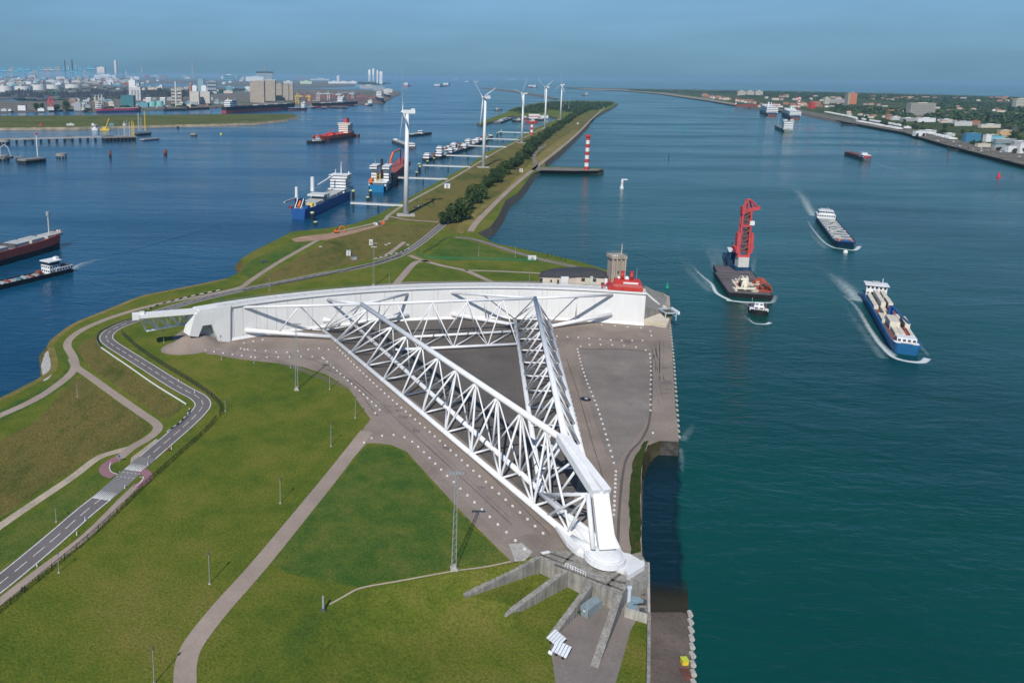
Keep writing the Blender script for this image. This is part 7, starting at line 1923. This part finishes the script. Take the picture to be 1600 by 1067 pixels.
for i, (x, y, w_, h) in enumerate(((521, 131, 16, 3), (536, 131, 15, 3.2), (551, 131, 13, 3), (478, 131.5, 18, 4), (450, 131, 14, 3.4), (420, 128, 22, 3), (500, 126, 30, 2.2), (470, 124, 26, 2), (560, 137, 10, 5), (575, 139, 26, 5), (592, 142, 18, 6), (606, 145, 14, 5))): block('warehouse', ('white', 'white', 'white', 'pale green', 'white', 'pale', 'long low', 'long low', 'blue roofed', 'grey', 'grey', 'cream')[i] + ' low warehouse on the far shore beyond the port', 'warehouse', x, y, w_, h, (WHITE, WHITE, WHITE, mat('pale_green_tank', (.5, .6, .4), .7), PALE, CREAM, PALE, MIXR, SHED, GREY, STEEL, CREAM)[i], (WHITE, PALE, WHITE, MATS['pale_green_tank'], WHITE, CREAM, PALE, MIXR, BLUE, PALE, SHED, PALE)[i], 3, 'warehouses on the far shore')
block('stadium_terminal', 'wide white terminal building with a raised dark roof beyond the silos', 'building', 398, 127.5, 28, 7, WHITE, PALE, 8); block('stadium_terminal', 'dark roofed upper hall of the white terminal beyond the silos', 'building', 413, 126, 26, 11, STEEL, SLATE, 8, None, 'pitched'); lattice_tower('thin red and white mast above the white terminal', 414, 122, 18, 2, mat('mast_red', (.5, .25, .25), .7))
# coal heaps
for i in range(44):
    x = 4 + i * 7.4 + rf_.uniform(-4, 4); 
    if x > 330: continue
    t, k = ftag('coal_heap', 'dark grey coal heap in the yard behind the left quay', 'heap', x, rf_.uniform(145, 154) - max(0, x - 200) * .02, 'coal heaps'); m = MB(); W = rf_.uniform(14, 24) * k; h = rf_.uniform(5, 9) * k
    for j in range(3): m.bar((-W * .3 + j * W * .3, 30, 0), (-W * .3 + j * W * .3, 30, h * rf_.uniform(.6, 1)), W * .33, 9, W * .04)
    m.build('pile', mat('coal', (.03, .032, .038), .95, .4, .03), t)
# white storage tanks
for i, (x, y, w_, h) in enumerate(((4, 144, 24, 9), (31, 143.5, 27, 8), (57, 141, 21, 8), (79, 140, 22, 7), (110, 138.5, 25, 6))): tank('large white storage tank, %s from the left edge' % ('first', 'second', 'third', 'fourth', 'fifth')[i], x, y, w_, h, mat('tank_white', (.66, .65, .61), .7, .1, .02), 'large white storage tanks', False)
block('chimney_stack', 'tall pale power station chimney on the skyline', 'chimney', 181, 122, 3.4, 26, mat('stack_pale', (.5, .5, .5), .8), PALE, 3); chimney('thin dark chimney, left of two on the skyline', 102.5, 122, 26, 1.6, DGREY); chimney('thin dark chimney, right of two on the skyline', 114, 122, 27, 1.8, DGREY)
chimney('pale chimney beside the dark pair on the skyline', 108.5, 121, 16, 2.6, STK); chimney('pale chimney right of the dark pair on the skyline', 120, 121, 17, 2.6, STK); block('power_station', 'pale power station block under the tall chimney', 'power station', 158, 122, 12, 16, PALE, PALE, 4); block('power_station', 'long white turbine hall of the power station', 'power station', 164, 124, 34, 6, WHITE, WHITE, 5); chimney('short pale chimney right of the power station', 197.5, 122, 9, 2.4, PALE)
lattice_tower('pale lattice jib on the skyline right of the power station', 222, 118.5, 14, 3, STK); lattice_tower('thin grey mast over the far channel', 301, 121, 24, 1.6, STK)
for i in range(26):
    x = 2 + i * 5.4 + rf_.uniform(-1.5, 1.5); y = rf_.uniform(119.5, 123.5); up = rf_.random() < .6
    quay_crane('pale blue container crane on the hazy left skyline', x, y, rf_.uniform(11, 18), PBLUE if rf_.random() < .75 else STK, 'container cranes on the horizon', 1 if rf_.random() < .5 else -1, up)
cl = [WHITE, PALE, MIXR, SHED, GREY, CREAM, TAN, PALE, mat('dull_red', (.3, .09, .06), .8), STEEL, WHITE, DGREY]
for i in range(170):
    x = rf_.uniform(0, 215) if i < 120 else rf_.uniform(215, 400); y = rf_.uniform(121.5, 135) if i < 120 else rf_.choice([rf_.uniform(122.4, 124), rf_.uniform(137.5, 147)])
    if 137 < y and 215 < x < 330: y = rf_.uniform(138, 143)
    c = rf_.choice(cl); block('port_building', 'small low industrial building among many on the far left port', 'building', x, y, rf_.uniform(4, 15), rf_.uniform(1.5, 4.6), c, rf_.choice([c, PALE, GREY]), rf_.uniform(3, 6), 'low buildings across the far port')
for i in range(22):
    chimney('thin industrial column on the far left port', rf_.uniform(5, 210), rf_.uniform(123, 133), rf_.uniform(5, 12), rf_.uniform(.7, 1.4), rf_.choice([STK, STEEL, PALE, DGREY]), None, 'process_column')
for i in range(14): tank('small pale tank on the far left port', rf_.uniform(120, 400), rf_.choice([rf_.uniform(124, 133), rf_.uniform(138, 141)]), rf_.uniform(4, 8), rf_.uniform(1.6, 3), rf_.choice([WHITE, PALE, CREAM]), 'small tanks on the far port')
for i in range(52): block('quay_shed', 'small shed or hopper along the left quay', 'shed', rf_.uniform(110, 350), rf_.uniform(156, 169.5), rf_.uniform(3, 11), rf_.uniform(1.4, 4.6), rf_.choice([PALE, GREY, SHED, CREAM, MIXR, STEEL]), rf_.choice([PALE, GREY, SHED]), 4, 'sheds along the left quay')
wp_ = MB()
for pts, st_, kp in (([(0, 157), (120, 153), (330, 148), (330, 150), (250, 153.5), (60, 159)], 70, .35), ([(215, 139), (390, 139.5), (392, 141), (330, 146), (250, 145)], 60, .4), ([(560, 129), (600, 130), (612, 130.5), (590, 133), (560, 132)], 60, .7), ([(-20, 138), (200, 137), (210, 140), (0, 145)], 90, .25), ([(110, 174), (340, 166), (340, 164), (110, 170)], 45, .25)): wood(wp_, pts, st_, 20, 8, 22, 6, int(pts[1][0]), kp)
stuff(wp_.build('port_scrub', LEAF2))
# left edge quay
block('white_house', 'white house at the far left quay near the red crane', 'building', 34, 173, 12, 8, WHITE, DGREY, 6); lattice_tower('green lattice tower behind the red crane', 89, 156, 17, 3.5, GREEN)
t, k = ftag('harbour_crane', 'small red slewing crane on a white base at the far left quay', 'crane', 81, 172.5); m = MB(); m.box(-5 * k, -4 * k, 0, 5 * k, 4 * k, 5 * k); m.build('base', PALE, t); m = MB(); m.beam((3 * k, 0, 4 * k), (-6 * k, 0, 15 * k), 2.4 * k, 2.4 * k); m.beam((-6 * k, 0, 15 * k), (5 * k, 0, 13 * k), 2 * k, 1.6 * k); m.beam((-5 * k, 0, 15 * k), (1 * k, 0, 22 * k), 1.2 * k, 1.2 * k); m.beam((1 * k, 0, 22 * k), (3 * k, 0, 14 * k), 1.2 * k, 1.2 * k); m.build('jib', CORAL, t)
for i, (x, s) in enumerate(((57, 11), (66, 11), (88, 12), (103, 13))): 
    p = G(x, 172.5 if x < 100 else 172); k = mpp(p); tree(p, None, s * k / 14., ('round dark tree on the far left quay, %s from the left' % ('first', 'second', 'third', 'fourth')[i]), 'trees on the far left quay')
for x, w_, h, c in ((6, 9, 3, PALE), (15, 5, 2.5, WHITE), (64, 10, 4, WHITE), (127, 10, 4.6, CREAM), (121, 11, 12, GREY)): block('quay_building', 'building on the far left quay, %d px from the left edge' % x if False else {6: 'pale low shed at the very left edge of the far quay', 15: 'tiny white hut near the left edge of the far quay', 64: 'white shed beside the red crane', 127: 'cream quay building with a pale roof left of the red and blue ship', 121: 'grey green quay tower left of the red and blue ship'}[x], 'building', x, 174 - (x > 100), w_, h, c, PALE, 4)
# ships in the port
def pship(label, S_, B_, D, hm, boot, sup, dh=18, deckm=GREY, extra=None, group='ships berthed in the port'):
    v = Vessel('berthed_ship', label, 'ship', S_, B_, min(34, max(24, (G(*S_, WZ) - G(*B_, WZ)).length * .13)), D, hm, deckm, 'ship', boot, 2., group)
    a = sup; v.box('superstructure', WHITE, a, a + .085, -.85, .85, 0, dh, 3); v.box('bridge', WHITE, a + .02, a + .07, -1., 1., dh, dh + 4, 1); v.pole('funnel', CREAM, a + .02, .2, dh, dh + 10, 3); v.pole('mast', GREY, a + .1, 0, dh, dh + 14, .8)
    for x in (-.2, -.06, .08, .22): v.box('hatch_cover', HATCH if not extra else extra, x + (.1 if a < -.3 else -.05), x + .1 + (.1 if a < -.3 else -.05), -.7, .7, 0, 3)
    return v


v = pship('red and blue ship with three white posts on the left quay', (151, 176), (221, 174.5), 14, mat('magenta_red', (.4, .05, .1), .6), DKBLUE, -.49, 22, GREY)
for x in (-.5, -.43, -.36): v.pole('cargo_post', CREAM, x, .5, 0, 52, 2.4)
pship('black and red bulk carrier in front of the tan silos', (350, 177), (462, 170), 24, DARK, mat('boot_red', (.33, .05, .06), .7), -.46, 22, DGREY); v = pship('white housed ship at the right end of the bulk carrier', (478, 172), (450, 173), 10, DKBLUE, RUST, -.4, 20)
pship('black ship with a red bottom at the ore quay', (556, 164.5), (487, 168.5), 18, DARK, mat('boot_coral', (.5, .13, .1), .7), -.2, 24, DGREY); v = pship('small white boat at the end of the ore quay', (580, 165), (572, 166), 10, WHITE, RUST, -.3, 14)
pship('dark ship seen end on at the end of the port quay', (590, 157), (597, 162), 28, DKBLUE, RUST, -.3, 26, CREAM); pship('black hulled ship behind it at the port end', (601, 150), (608, 154), 22, DARK, RUST, -.3, 26, CREAM)
for i, (a, b_, c) in enumerate((((256, 173.5), (290, 173), DARK), ((288, 172.5), (326, 170.5), RUST))): f_ = Vessel('moored_barge', ('dark barge along the left quay under the turquoise tanks', 'rusty barge along the left quay under the pale silos')[i], 'barge', a, b_, 22, 7, c, DARK, 'barge', None, 1, 'barges at the left quay'); f_.box('wheelhouse', DGREY, -.47, -.38, -.8, .8, 0, 10, 1); f_.box('cargo', c, -.3, .4, -.7, .7, 0, 2)
for i, (a, b_, sz, c) in enumerate((((700, 134), (688, 134.5), 16, WHITE), ((634, 135.5), (640, 135), 20, RED), ((682, 136), (697, 135.4), 14, DKBLUE), ((838, 137.3), (826, 137.6), 14, RED), ((830, 136), (824, 136.4), 10, WHITE), ((729, 129), (734, 128.8), 12, WHITE), ((745, 129), (750, 128.8), 12, WHITE), ((800, 125.6), (806, 125.4), 16, PALE), ((1020, 129), (1026, 129), 14, PALE), ((918, 150), (908, 149.6), 8, WHITE), ((712, 125.5), (716, 125.4), 18, PALE))):
    lb = ('white ship with a tall stern far out in the channel', 'red hulled ship near the harbour mouth', 'dark low ship far out in the channel', 'red coaster behind the middle turbine', 'small white boat behind the middle turbine', 'tiny white ship, left of two far out at sea', 'tiny white ship, right of two far out at sea', 'pale ship on the horizon right of the turbines', 'pale ship alone on the sea horizon at the right', 'white motorboat far up the river', 'pale ship on the horizon above the turbines')[i]
    L0 = (G(*a, WZ) - G(*b_, WZ)).length; f_ = Vessel('distant_ship', lb, 'ship', a, b_, L0 * .16, sz * .8, c if c is not WHITE else DGREY, GREY, 'ship', None, 2, 'ships far out'); f_.box('superstructure', WHITE, -.46, -.2, -.9, .9, 0, sz * 2.2, 2); f_.pole('mast', GREY, -.3, 0, sz * 2, sz * 3.2, 1.5)
f_ = Vessel('work_boat', 'small boat under way in the blue water behind the second turbine', 'boat', (784, 172.5), (772, 173), 12, 4, DGREY, GREY, 'tug', None, 1); f_.box('wheelhouse', WHITE, -.1, .2, -.5, .5, 0, 8, 1)
# jetty platforms and dolphins on the left water
def jet(label, a, b_, h, w, legs, m1=CONC2, name='pier_walkway'):
    p, q = G(*a, WZ + h), G(*b_, WZ + h); d = q - p; Ln = Vector((d.x, d.y)).length; t = thing(name, label, 'pier', p, math.atan2(d.y, d.x)); m = MB(); m.box(0, -w / 2, -2.2, Ln, w / 2, 0); m.build('deck', m1, t)
    m = MB()
    for y in (-w / 2, w / 2): m.bar((0, y, 1.2), (Ln, y, 1.2), .25, 4)
    m.build('railing', STEEL, t)
    for i in range(legs): m = MB(); x = Ln * (i + .5) / legs; m.box(x - 2.2, -w / 2 + .3, -h - 4, x + 2.2, w / 2 - .3, -2.2); m.build('pier_leg', DARK, t)


jet('long concrete pier with dark legs reaching in from the left edge', (-20, 218), (178, 213), 9, 12, 16); jet('pier head platform with loading towers at the end of the long pier', (160, 214), (211, 212.5), 9, 34, 9, CONC, 'pier_platform')
for x, h, c in ((195, 25, PALE), (199, 27, GREY), (203, 24, PALE), (207, 26, YELLOW), (209.5, 24, YELLOW), (217, 28, PALE), (227, 31, YELLOW), (186, 15, STEEL), (221, 22, GREY)):
    lattice_tower('%s lattice loading tower standing on the %s' % ({PALE: 'pale', GREY: 'grey', YELLOW: 'yellow', STEEL: 'dark steel'}[c], 'pier head' if x < 212 else 'low platform behind the pier head'), x, 214.5 if x < 212 else 205, h, 1.8, c, 'loading_tower', 'loading towers')
jet('low mooring platform with dark legs beyond the pier head', (212, 208.5), (233, 207), 5, 20, 4, DGREY, 'mooring_platform'); jet('round topped mooring dolphin platform just beyond the pier head', (222, 217.5), (247, 215.5), 4, 14, 4, GREY, 'mooring_platform')
jet('platform with a white mast near the left edge', (33, 249.5), (66, 246), 7, 20, 7, CONC, 'mast_platform'); jet('walkway linking the mast platform to the left edge', (-10, 247), (34, 245), 6, 5, 3, CONC)
mt = thing('white_mast', 'white mast with a red top on the platform near the left edge', 'mast', G(59, 245, GZ)); hm_ = height(59, 245, 211, GZ); m = MB(); m.cyl(0, 0, 0, hm_, .95, 10, .75); m.build('shaft', WHITE, mt); m = MB(); m.cyl(0, 0, hm_, hm_ + 3, 1.6, 10); m.build('top', RED, mt)
ar = thing('marine_loader', 'pale curved loading arm on the dolphin at the left edge', 'marine loader', G(6, 246, GZ)); m = MB(); m.tube([(-5, 0, 0), (-5, 0, 16), (2, 0, 21), (8, 0, 16), (12, 0, 2)], .6, 6); m.build('pipe', PALE, ar); m = MB(); m.box(-8, -4, -2, 14, 4, 1); m.build('base', DARK, ar)
for i, (x, y, w_, h, c) in enumerate(((96, 247, 17, 9, CONC), (4, 250, 20, 9, CONC), (8, 225, 16, 9, CONC), (172.5, 246, 4, 11, RUST), (258.5, 242, 6, 8, RUST), (303, 212.5, 11, 5, CONC), (45, 219, 9, 5, DARK), (108, 217, 10, 5, DARK), (170, 216, 12, 5, DARK), (384, 193, 10, 4, CONC), (278, 201, 4, 4, DARK))):
    p = G(x, y, WZ); k = mpp(p); t = thing('mooring_dolphin', ('round concrete mooring dolphin with dark feet right of the mast platform', 'concrete dolphin at the left edge below the mast platform', 'concrete dolphin cut by the left edge above the mast platform', 'narrow rusty dolphin pile alone on the blue water', 'short rusty twin pile right of the narrow one', 'flat concrete dolphin right of the pier head', 'dark fender dolphin against the long pier near the left edge', 'dark fender dolphin against the middle of the long pier', 'dark fender dolphin near the pier head', 'concrete landing on the edge of the harbour dam', 'small dark buoy like dolphin off the harbour dam')[i], 'mooring dolphin', p)
    r = w_ * k / 2; m = MB(); m.cyl(0, 0, h * k * .35, h * k * .8, r, 18, r * .9); m.build('cap', c, t); m = MB()
    for j in range(8): a = 2 * pi * j / 8; m.cyl(r * .8 * cos(a), r * .8 * sin(a), -4, h * k * .36, max(.5, r * .12), 6)
    m.build('piles', DARK, t)
    if i in (3, 4): m = MB(); m.cyl(0, 0, 0, h * k, r * .7, 8); m.build('shaft', RUST, t)
fb = thing('floating_crane', 'yellow floating crane barge beside the harbour dam', 'floating crane', G(164, 203.5, WZ), .1); k = mpp(fb.location); m = MB(); m.box(-7 * k, -2 * k, -1, 7 * k, 2 * k, 1.6 * k); m.build('hull', YELLOW, fb); m = MB(); m.box(-3 * k, -1.5 * k, 1.6 * k, 2 * k, 1.5 * k, 4.4 * k); m.build('house', YELLOW, fb); m = MB(); m.beam((1 * k, 0, 3 * k), (7 * k, 0, 18 * k), .9 * k, .9 * k); m.build('jib', YELLOW, fb)
f_ = Vessel('work_boat', 'small white work boat beside the yellow floating crane', 'boat', (155, 203.5), (144, 203), 16, 5, WHITE, GREY, 'tug', None, 1); f_.box('wheelhouse', WHITE, -.2, .1, -.6, .6, 0, 9, 1)
for i, (x, w_, c) in enumerate(((64, 4, RED), (145, 4, WHITE), (194, 4, WHITE), (174, 8, SHED), (110, 12, PALE))): block('dam_hut', ('red', 'white', 'white', 'blue', 'pale')[i] + ' hut on the harbour dam track, %s' % ('alone on the left', 'left of the floating crane', 'nearest the loading towers', 'behind the floating crane', 'low and wide')[i], 'hut', x, 196.5, w_, 2.6, c, c, 2)

# ------------------------------------------------------------------ the town on the right bank
block('apartment_tower', 'orange brick apartment tower with a grey side, tallest in the right bank town', 'apartment block', 1332, 164, 11.5, 18, mat('orange_brick', (.55, .2, .1), .85, .1, .1), TAN, 9, None, 'flat', 0, 9, mat('orange_dark', (.4, .14, .08), .8)); block('stair_tower', 'grey stair tower against the orange apartment tower', 'tower', 1325.5, 164, 3, 17.5, TAN, TAN, 8)
block('apartment_block', 'wide grey apartment slab behind the trees on the right bank', 'apartment block', 1441, 181, 40, 19, mat('slab_grey', (.33, .31, .27), .9, .1, .05), CREAM, 10, None, 'flat', .05, 8, mat('slab_dark', (.2, .19, .18), .8)); block('apartment_block', 'pale apartment block cut by the right edge of the photo', 'apartment block', 1596, 169, 18, 14, mat('pale_slab', (.5, .48, .4), .9), CREAM, 8, None, 'flat', 0, 6, MATS['slab_dark'])
for i, x in enumerate((1159, 1172, 1186)): block('apartment_block', 'cream apartment block near the far beach, %s of three' % ('left', 'middle', 'right')[i], 'apartment block', x, 150, 11, 7, CREAM, CREAM, 5, 'cream blocks near the beach', 'flat', 0, 4, MATS['slab_dark'])
block('apartment_block', 'short cream block left of the orange tower', 'apartment block', 1292, 163, 7, 10, CREAM, CREAM, 5, None, 'flat', 0, 5, MATS['slab_dark']); block('apartment_block', 'long grey flat left of the orange tower', 'apartment block', 1310, 161.5, 28, 6, mat('long_grey', (.38, .36, .33), .9), PALE, 5, None, 'flat', 0, 3, MATS['slab_dark'])
striped_tower('banded_chimney', 'red and white banded tower beside the ferries on the right bank', 1247.5, 170, 149.5, 6, 9, GZ, False); striped_tower('banded_chimney', 'short red and white light at the far right bank', 1149.5, 166, 153, 4, 5, GZ, False)
for i in range(210):
    x = rf_.uniform(1100, 1600); s = (x - 1100) / 500.; y = rf_.choice([rf_.uniform(150, 157) + 4 * s, rf_.uniform(156, 164) + 16 * s, rf_.uniform(165, 172) + 28 * s, rf_.uniform(160, 168) + 20 * s])
    if x < 1180: y = rf_.uniform(148, 150.5) + (x - 1100) * .13 + 2
    elif x < 1300: y = min(y, 168)
    c = rf_.choice([CREAM, BRICK, WHITE, TAN, CREAM]); block('town_house', 'small town house with a pitched roof among the trees on the right bank', 'house', x, y, rf_.uniform(3, 11), rf_.uniform(1.8, 3.4), c, rf_.choice([TILE, TILE, SLATE, TILE]), rf_.uniform(2, 3), 'town houses on the right bank', 'pitched', rf_.uniform(-.3, .3))
for i, (x, y, w_, h, c, rfm) in enumerate(((1393, 178.5, 9, 5, TILE, TILE), (1275, 167, 16, 6, BRICK, TILE), (1270, 170, 7, 9, RED, RED), (1255, 166, 12, 4, CREAM, TILE), (1400, 188, 14, 5, PALE, WHITE), (1420, 190, 22, 5, GREY, WHITE), (1448, 191, 30, 6, WHITE, WHITE), (1480, 192, 18, 5, PALE, WHITE), (1505, 197, 30, 7, PALE, GREY), (1525, 196, 14, 7, BRICK, TILE), (1548, 200, 34, 5, CREAM, WHITE), (1580, 205, 20, 7, DGREY, SLATE), (1520, 222, 26, 13, mat('factory_blue', (.05, .19, .32), .6), SHED), (1544, 222, 9, 11, WHITE, WHITE), (1556, 221, 30, 8, mat('light_blue_shed', (.2, .45, .55), .7), SHED), (1571, 215, 20, 11, mat('ochre_wall', (.55, .38, .2), .8), CREAM), (1552, 216, 16, 5, MATS['ochre_wall'], CREAM), (1572, 224, 36, 6, STEEL, PALE), (1598, 240, 12, 15, WHITE, WHITE), (1582, 238, 16, 10, WHITE, GREY), (1562, 235, 18, 9, GREY, SHED), (1538, 230, 22, 5, CREAM, CREAM), (1595, 228, 24, 7, GREY, WHITE), (1438, 213, 17, 8, WHITE, PALE), (1452, 208, 24, 4, PALE, WHITE), (1485, 213, 16, 4, PALE, WHITE))):
    lb = ('red roofed house in front of the grey apartment slab', 'brick house with a red roof near the quay grass', 'bright red hall beside the quay grass', 'long cream house by the ferries', 'pale depot, first in the row behind the lorry park', 'grey depot, second in the row behind the lorry park', 'wide white depot in the row behind the lorry park', 'pale depot right of the wide white one', 'long grey warehouse behind the green verge', 'brick hall beside the long grey warehouse', 'long cream warehouse with a white roof', 'dark warehouse at the right behind the verge', 'bright blue factory hall near the right bank', 'white tower part of the blue factory', 'light blue shed right of the blue factory', 'ochre office block behind the light blue shed', 'low ochre wing of the office block', 'long silver shed in front of the ochre office', 'white workshop cut by the right edge', 'white workshop left of the edge one', 'grey workshop with a blue roof by the bank road', 'low cream shed in front of the blue factory', 'grey hall with a pale roof at the right edge', 'white open fronted customs hall at the lorry park', 'pale low shed behind the customs hall', 'pale low shed right of the customs hall')[i]
    block('hall' if h > 4.5 else 'shed', lb, 'building', x, y, w_, h, c, rfm, 6, None, 'flat' if i not in (0, 1, 3) else 'pitched', .12)
p1, p2 = G(1438 - 8, 213), G(1438 + 8, 213)
for x in (1433, 1443): 
    t, k = ftag('gate_opening', 'dark arched doorway in the customs hall, %s one' % ('left' if x < 1438 else 'right'), 'doorway', x, 213.2); MB().box(-1.8 * k, -.6, 0, 1.8 * k, 0, 4.6 * k).build('door', DARK, t)
lorry = None
for pts, st_ in (([(1345, 187), (1375, 192), (1410, 198), (1418, 202)], 9), ([(1340, 190.5), (1372, 196.5), (1405, 202.5)], 9.5), ([(1290, 176), (1330, 184), (1342, 188)], 13), ([(1450, 209), (1470, 214), (1490, 219)], 12)):
    for i, p in enumerate(resample(px_path(pts), st_)):
        if rf_.random() < .3: continue
        if lorry is None:
            lorry = t = thing('parked_lorry', 'white lorry trailer parked in the rows on the right quay', 'lorry', p, R(100), 'lorries parked on the right quay')
            m = MB(); m.box(-6.5, -1.3, 1.1, 5.6, 1.3, 4.2); m.build('trailer', WHITE, t); m = MB(); m.box(5.9, -1.25, .7, 8.1, 1.25, 3.6); m.build('cab', PALE, t)
            m = MB()
            for x in (-5, -3.8, -2.6, 6.9): m.bar((x, -1.2, .5), (x, 1.2, .5), .5, 10)
            m.build('wheels', DARK, t)
        else: t = dup(lorry, p)
        t.rotation_euler[2] = R(-12) + rf_.uniform(-.08, .08); t.scale = (1.3, 1.3, 1.2)
for i in range(36):
    x = rf_.uniform(1340, 1600); s = (x - 1340) / 260.; p = G(x, rf_.uniform(184, 192) + s * rf_.uniform(20, 36)); tree(p, None, rf_.uniform(.7, 1.2), 'dark round tree between the sheds on the right bank', 'trees between the right bank sheds')
for i in range(26):
    x = rf_.uniform(1460, 1600); p = G(x, 207 + (x - 1460) * .26 + rf_.uniform(-4, 4)); tree(p, None, rf_.uniform(.35, .7), 'low dark bush by the bank road on the right', 'bushes by the right bank road')
for i in range(40):
    x = rf_.uniform(1440, 1600); p = G(x, rf_.uniform(211, 218) + (x - 1440) * .2)
    if rf_.random() < .6:
        t = thing('parked_car', 'small car in the yards along the right bank road', 'car', p, rf_.uniform(0, 3), 'cars in the right bank yards'); c = rf_.choice([WHITE, GREY, DGREY, RED, BLUE, WHITE]); m = MB(); m.box(-2.2, -.9, .3, 2.2, .9, .9); m.box(-1.3, -.8, .9, 1., .8, 1.5); m.build('body', c, t)
f_ = thing('landing_stage', 'dark landing stage on the right bank below the customs hall', 'landing stage', G(1497, 236, WZ), R(-35)); m = MB(); m.box(-18, -4, -1, 18, 4, 3); m.build('deck', DARK, f_); m = MB()
for x in (-16, 0, 16): m.cyl(x, 0, -2, 9, 1, 8)
m.build('pile', DARK, f_)
f_ = thing('landing_stage', 'dark landing stage at the bend of the right quay', 'landing stage', G(1336, 197, WZ), R(-20)); m = MB(); m.box(-40, -5, -1, 40, 5, 4); m.build('deck', DARK, f_); m = MB()
for x in (-36, 0, 36): m.cyl(x, 0, -2, 10, 1.4, 8)
m.build('pile', DARK, f_)
block('quay_shed', 'long rust red pontoon shed left of the ferries', 'shed', 1168, 167.5, 34, 3.6, RUST, RUST, 4)

# ------------------------------------------------------------------ haze: the air between here and the horizon
hz = MB(); HX = 40000
hz.box(-HX, -1500, WZ - 16, HX, 58000, 172)
HM = bpy.data.materials.new('haze'); HM.use_nodes = True; HM.node_tree.nodes.clear()
o_ = HM.node_tree.nodes.new('ShaderNodeOutputMaterial'); pv = HM.node_tree.nodes.new('ShaderNodeVolumePrincipled')
pv.inputs['Color'].default_value = (.44, .73, .95, 1); pv.inputs['Density'].default_value = .000036; pv.inputs['Anisotropy'].default_value = .1
HM.node_tree.links.new(pv.outputs[0], o_.inputs['Volume'])
stuff(hz.build('haze', HM))
for i, t in enumerate(protos):
    if i not in used:
        for c in list(t.children): bpy.data.objects.remove(c)
        bpy.data.objects.remove(t)
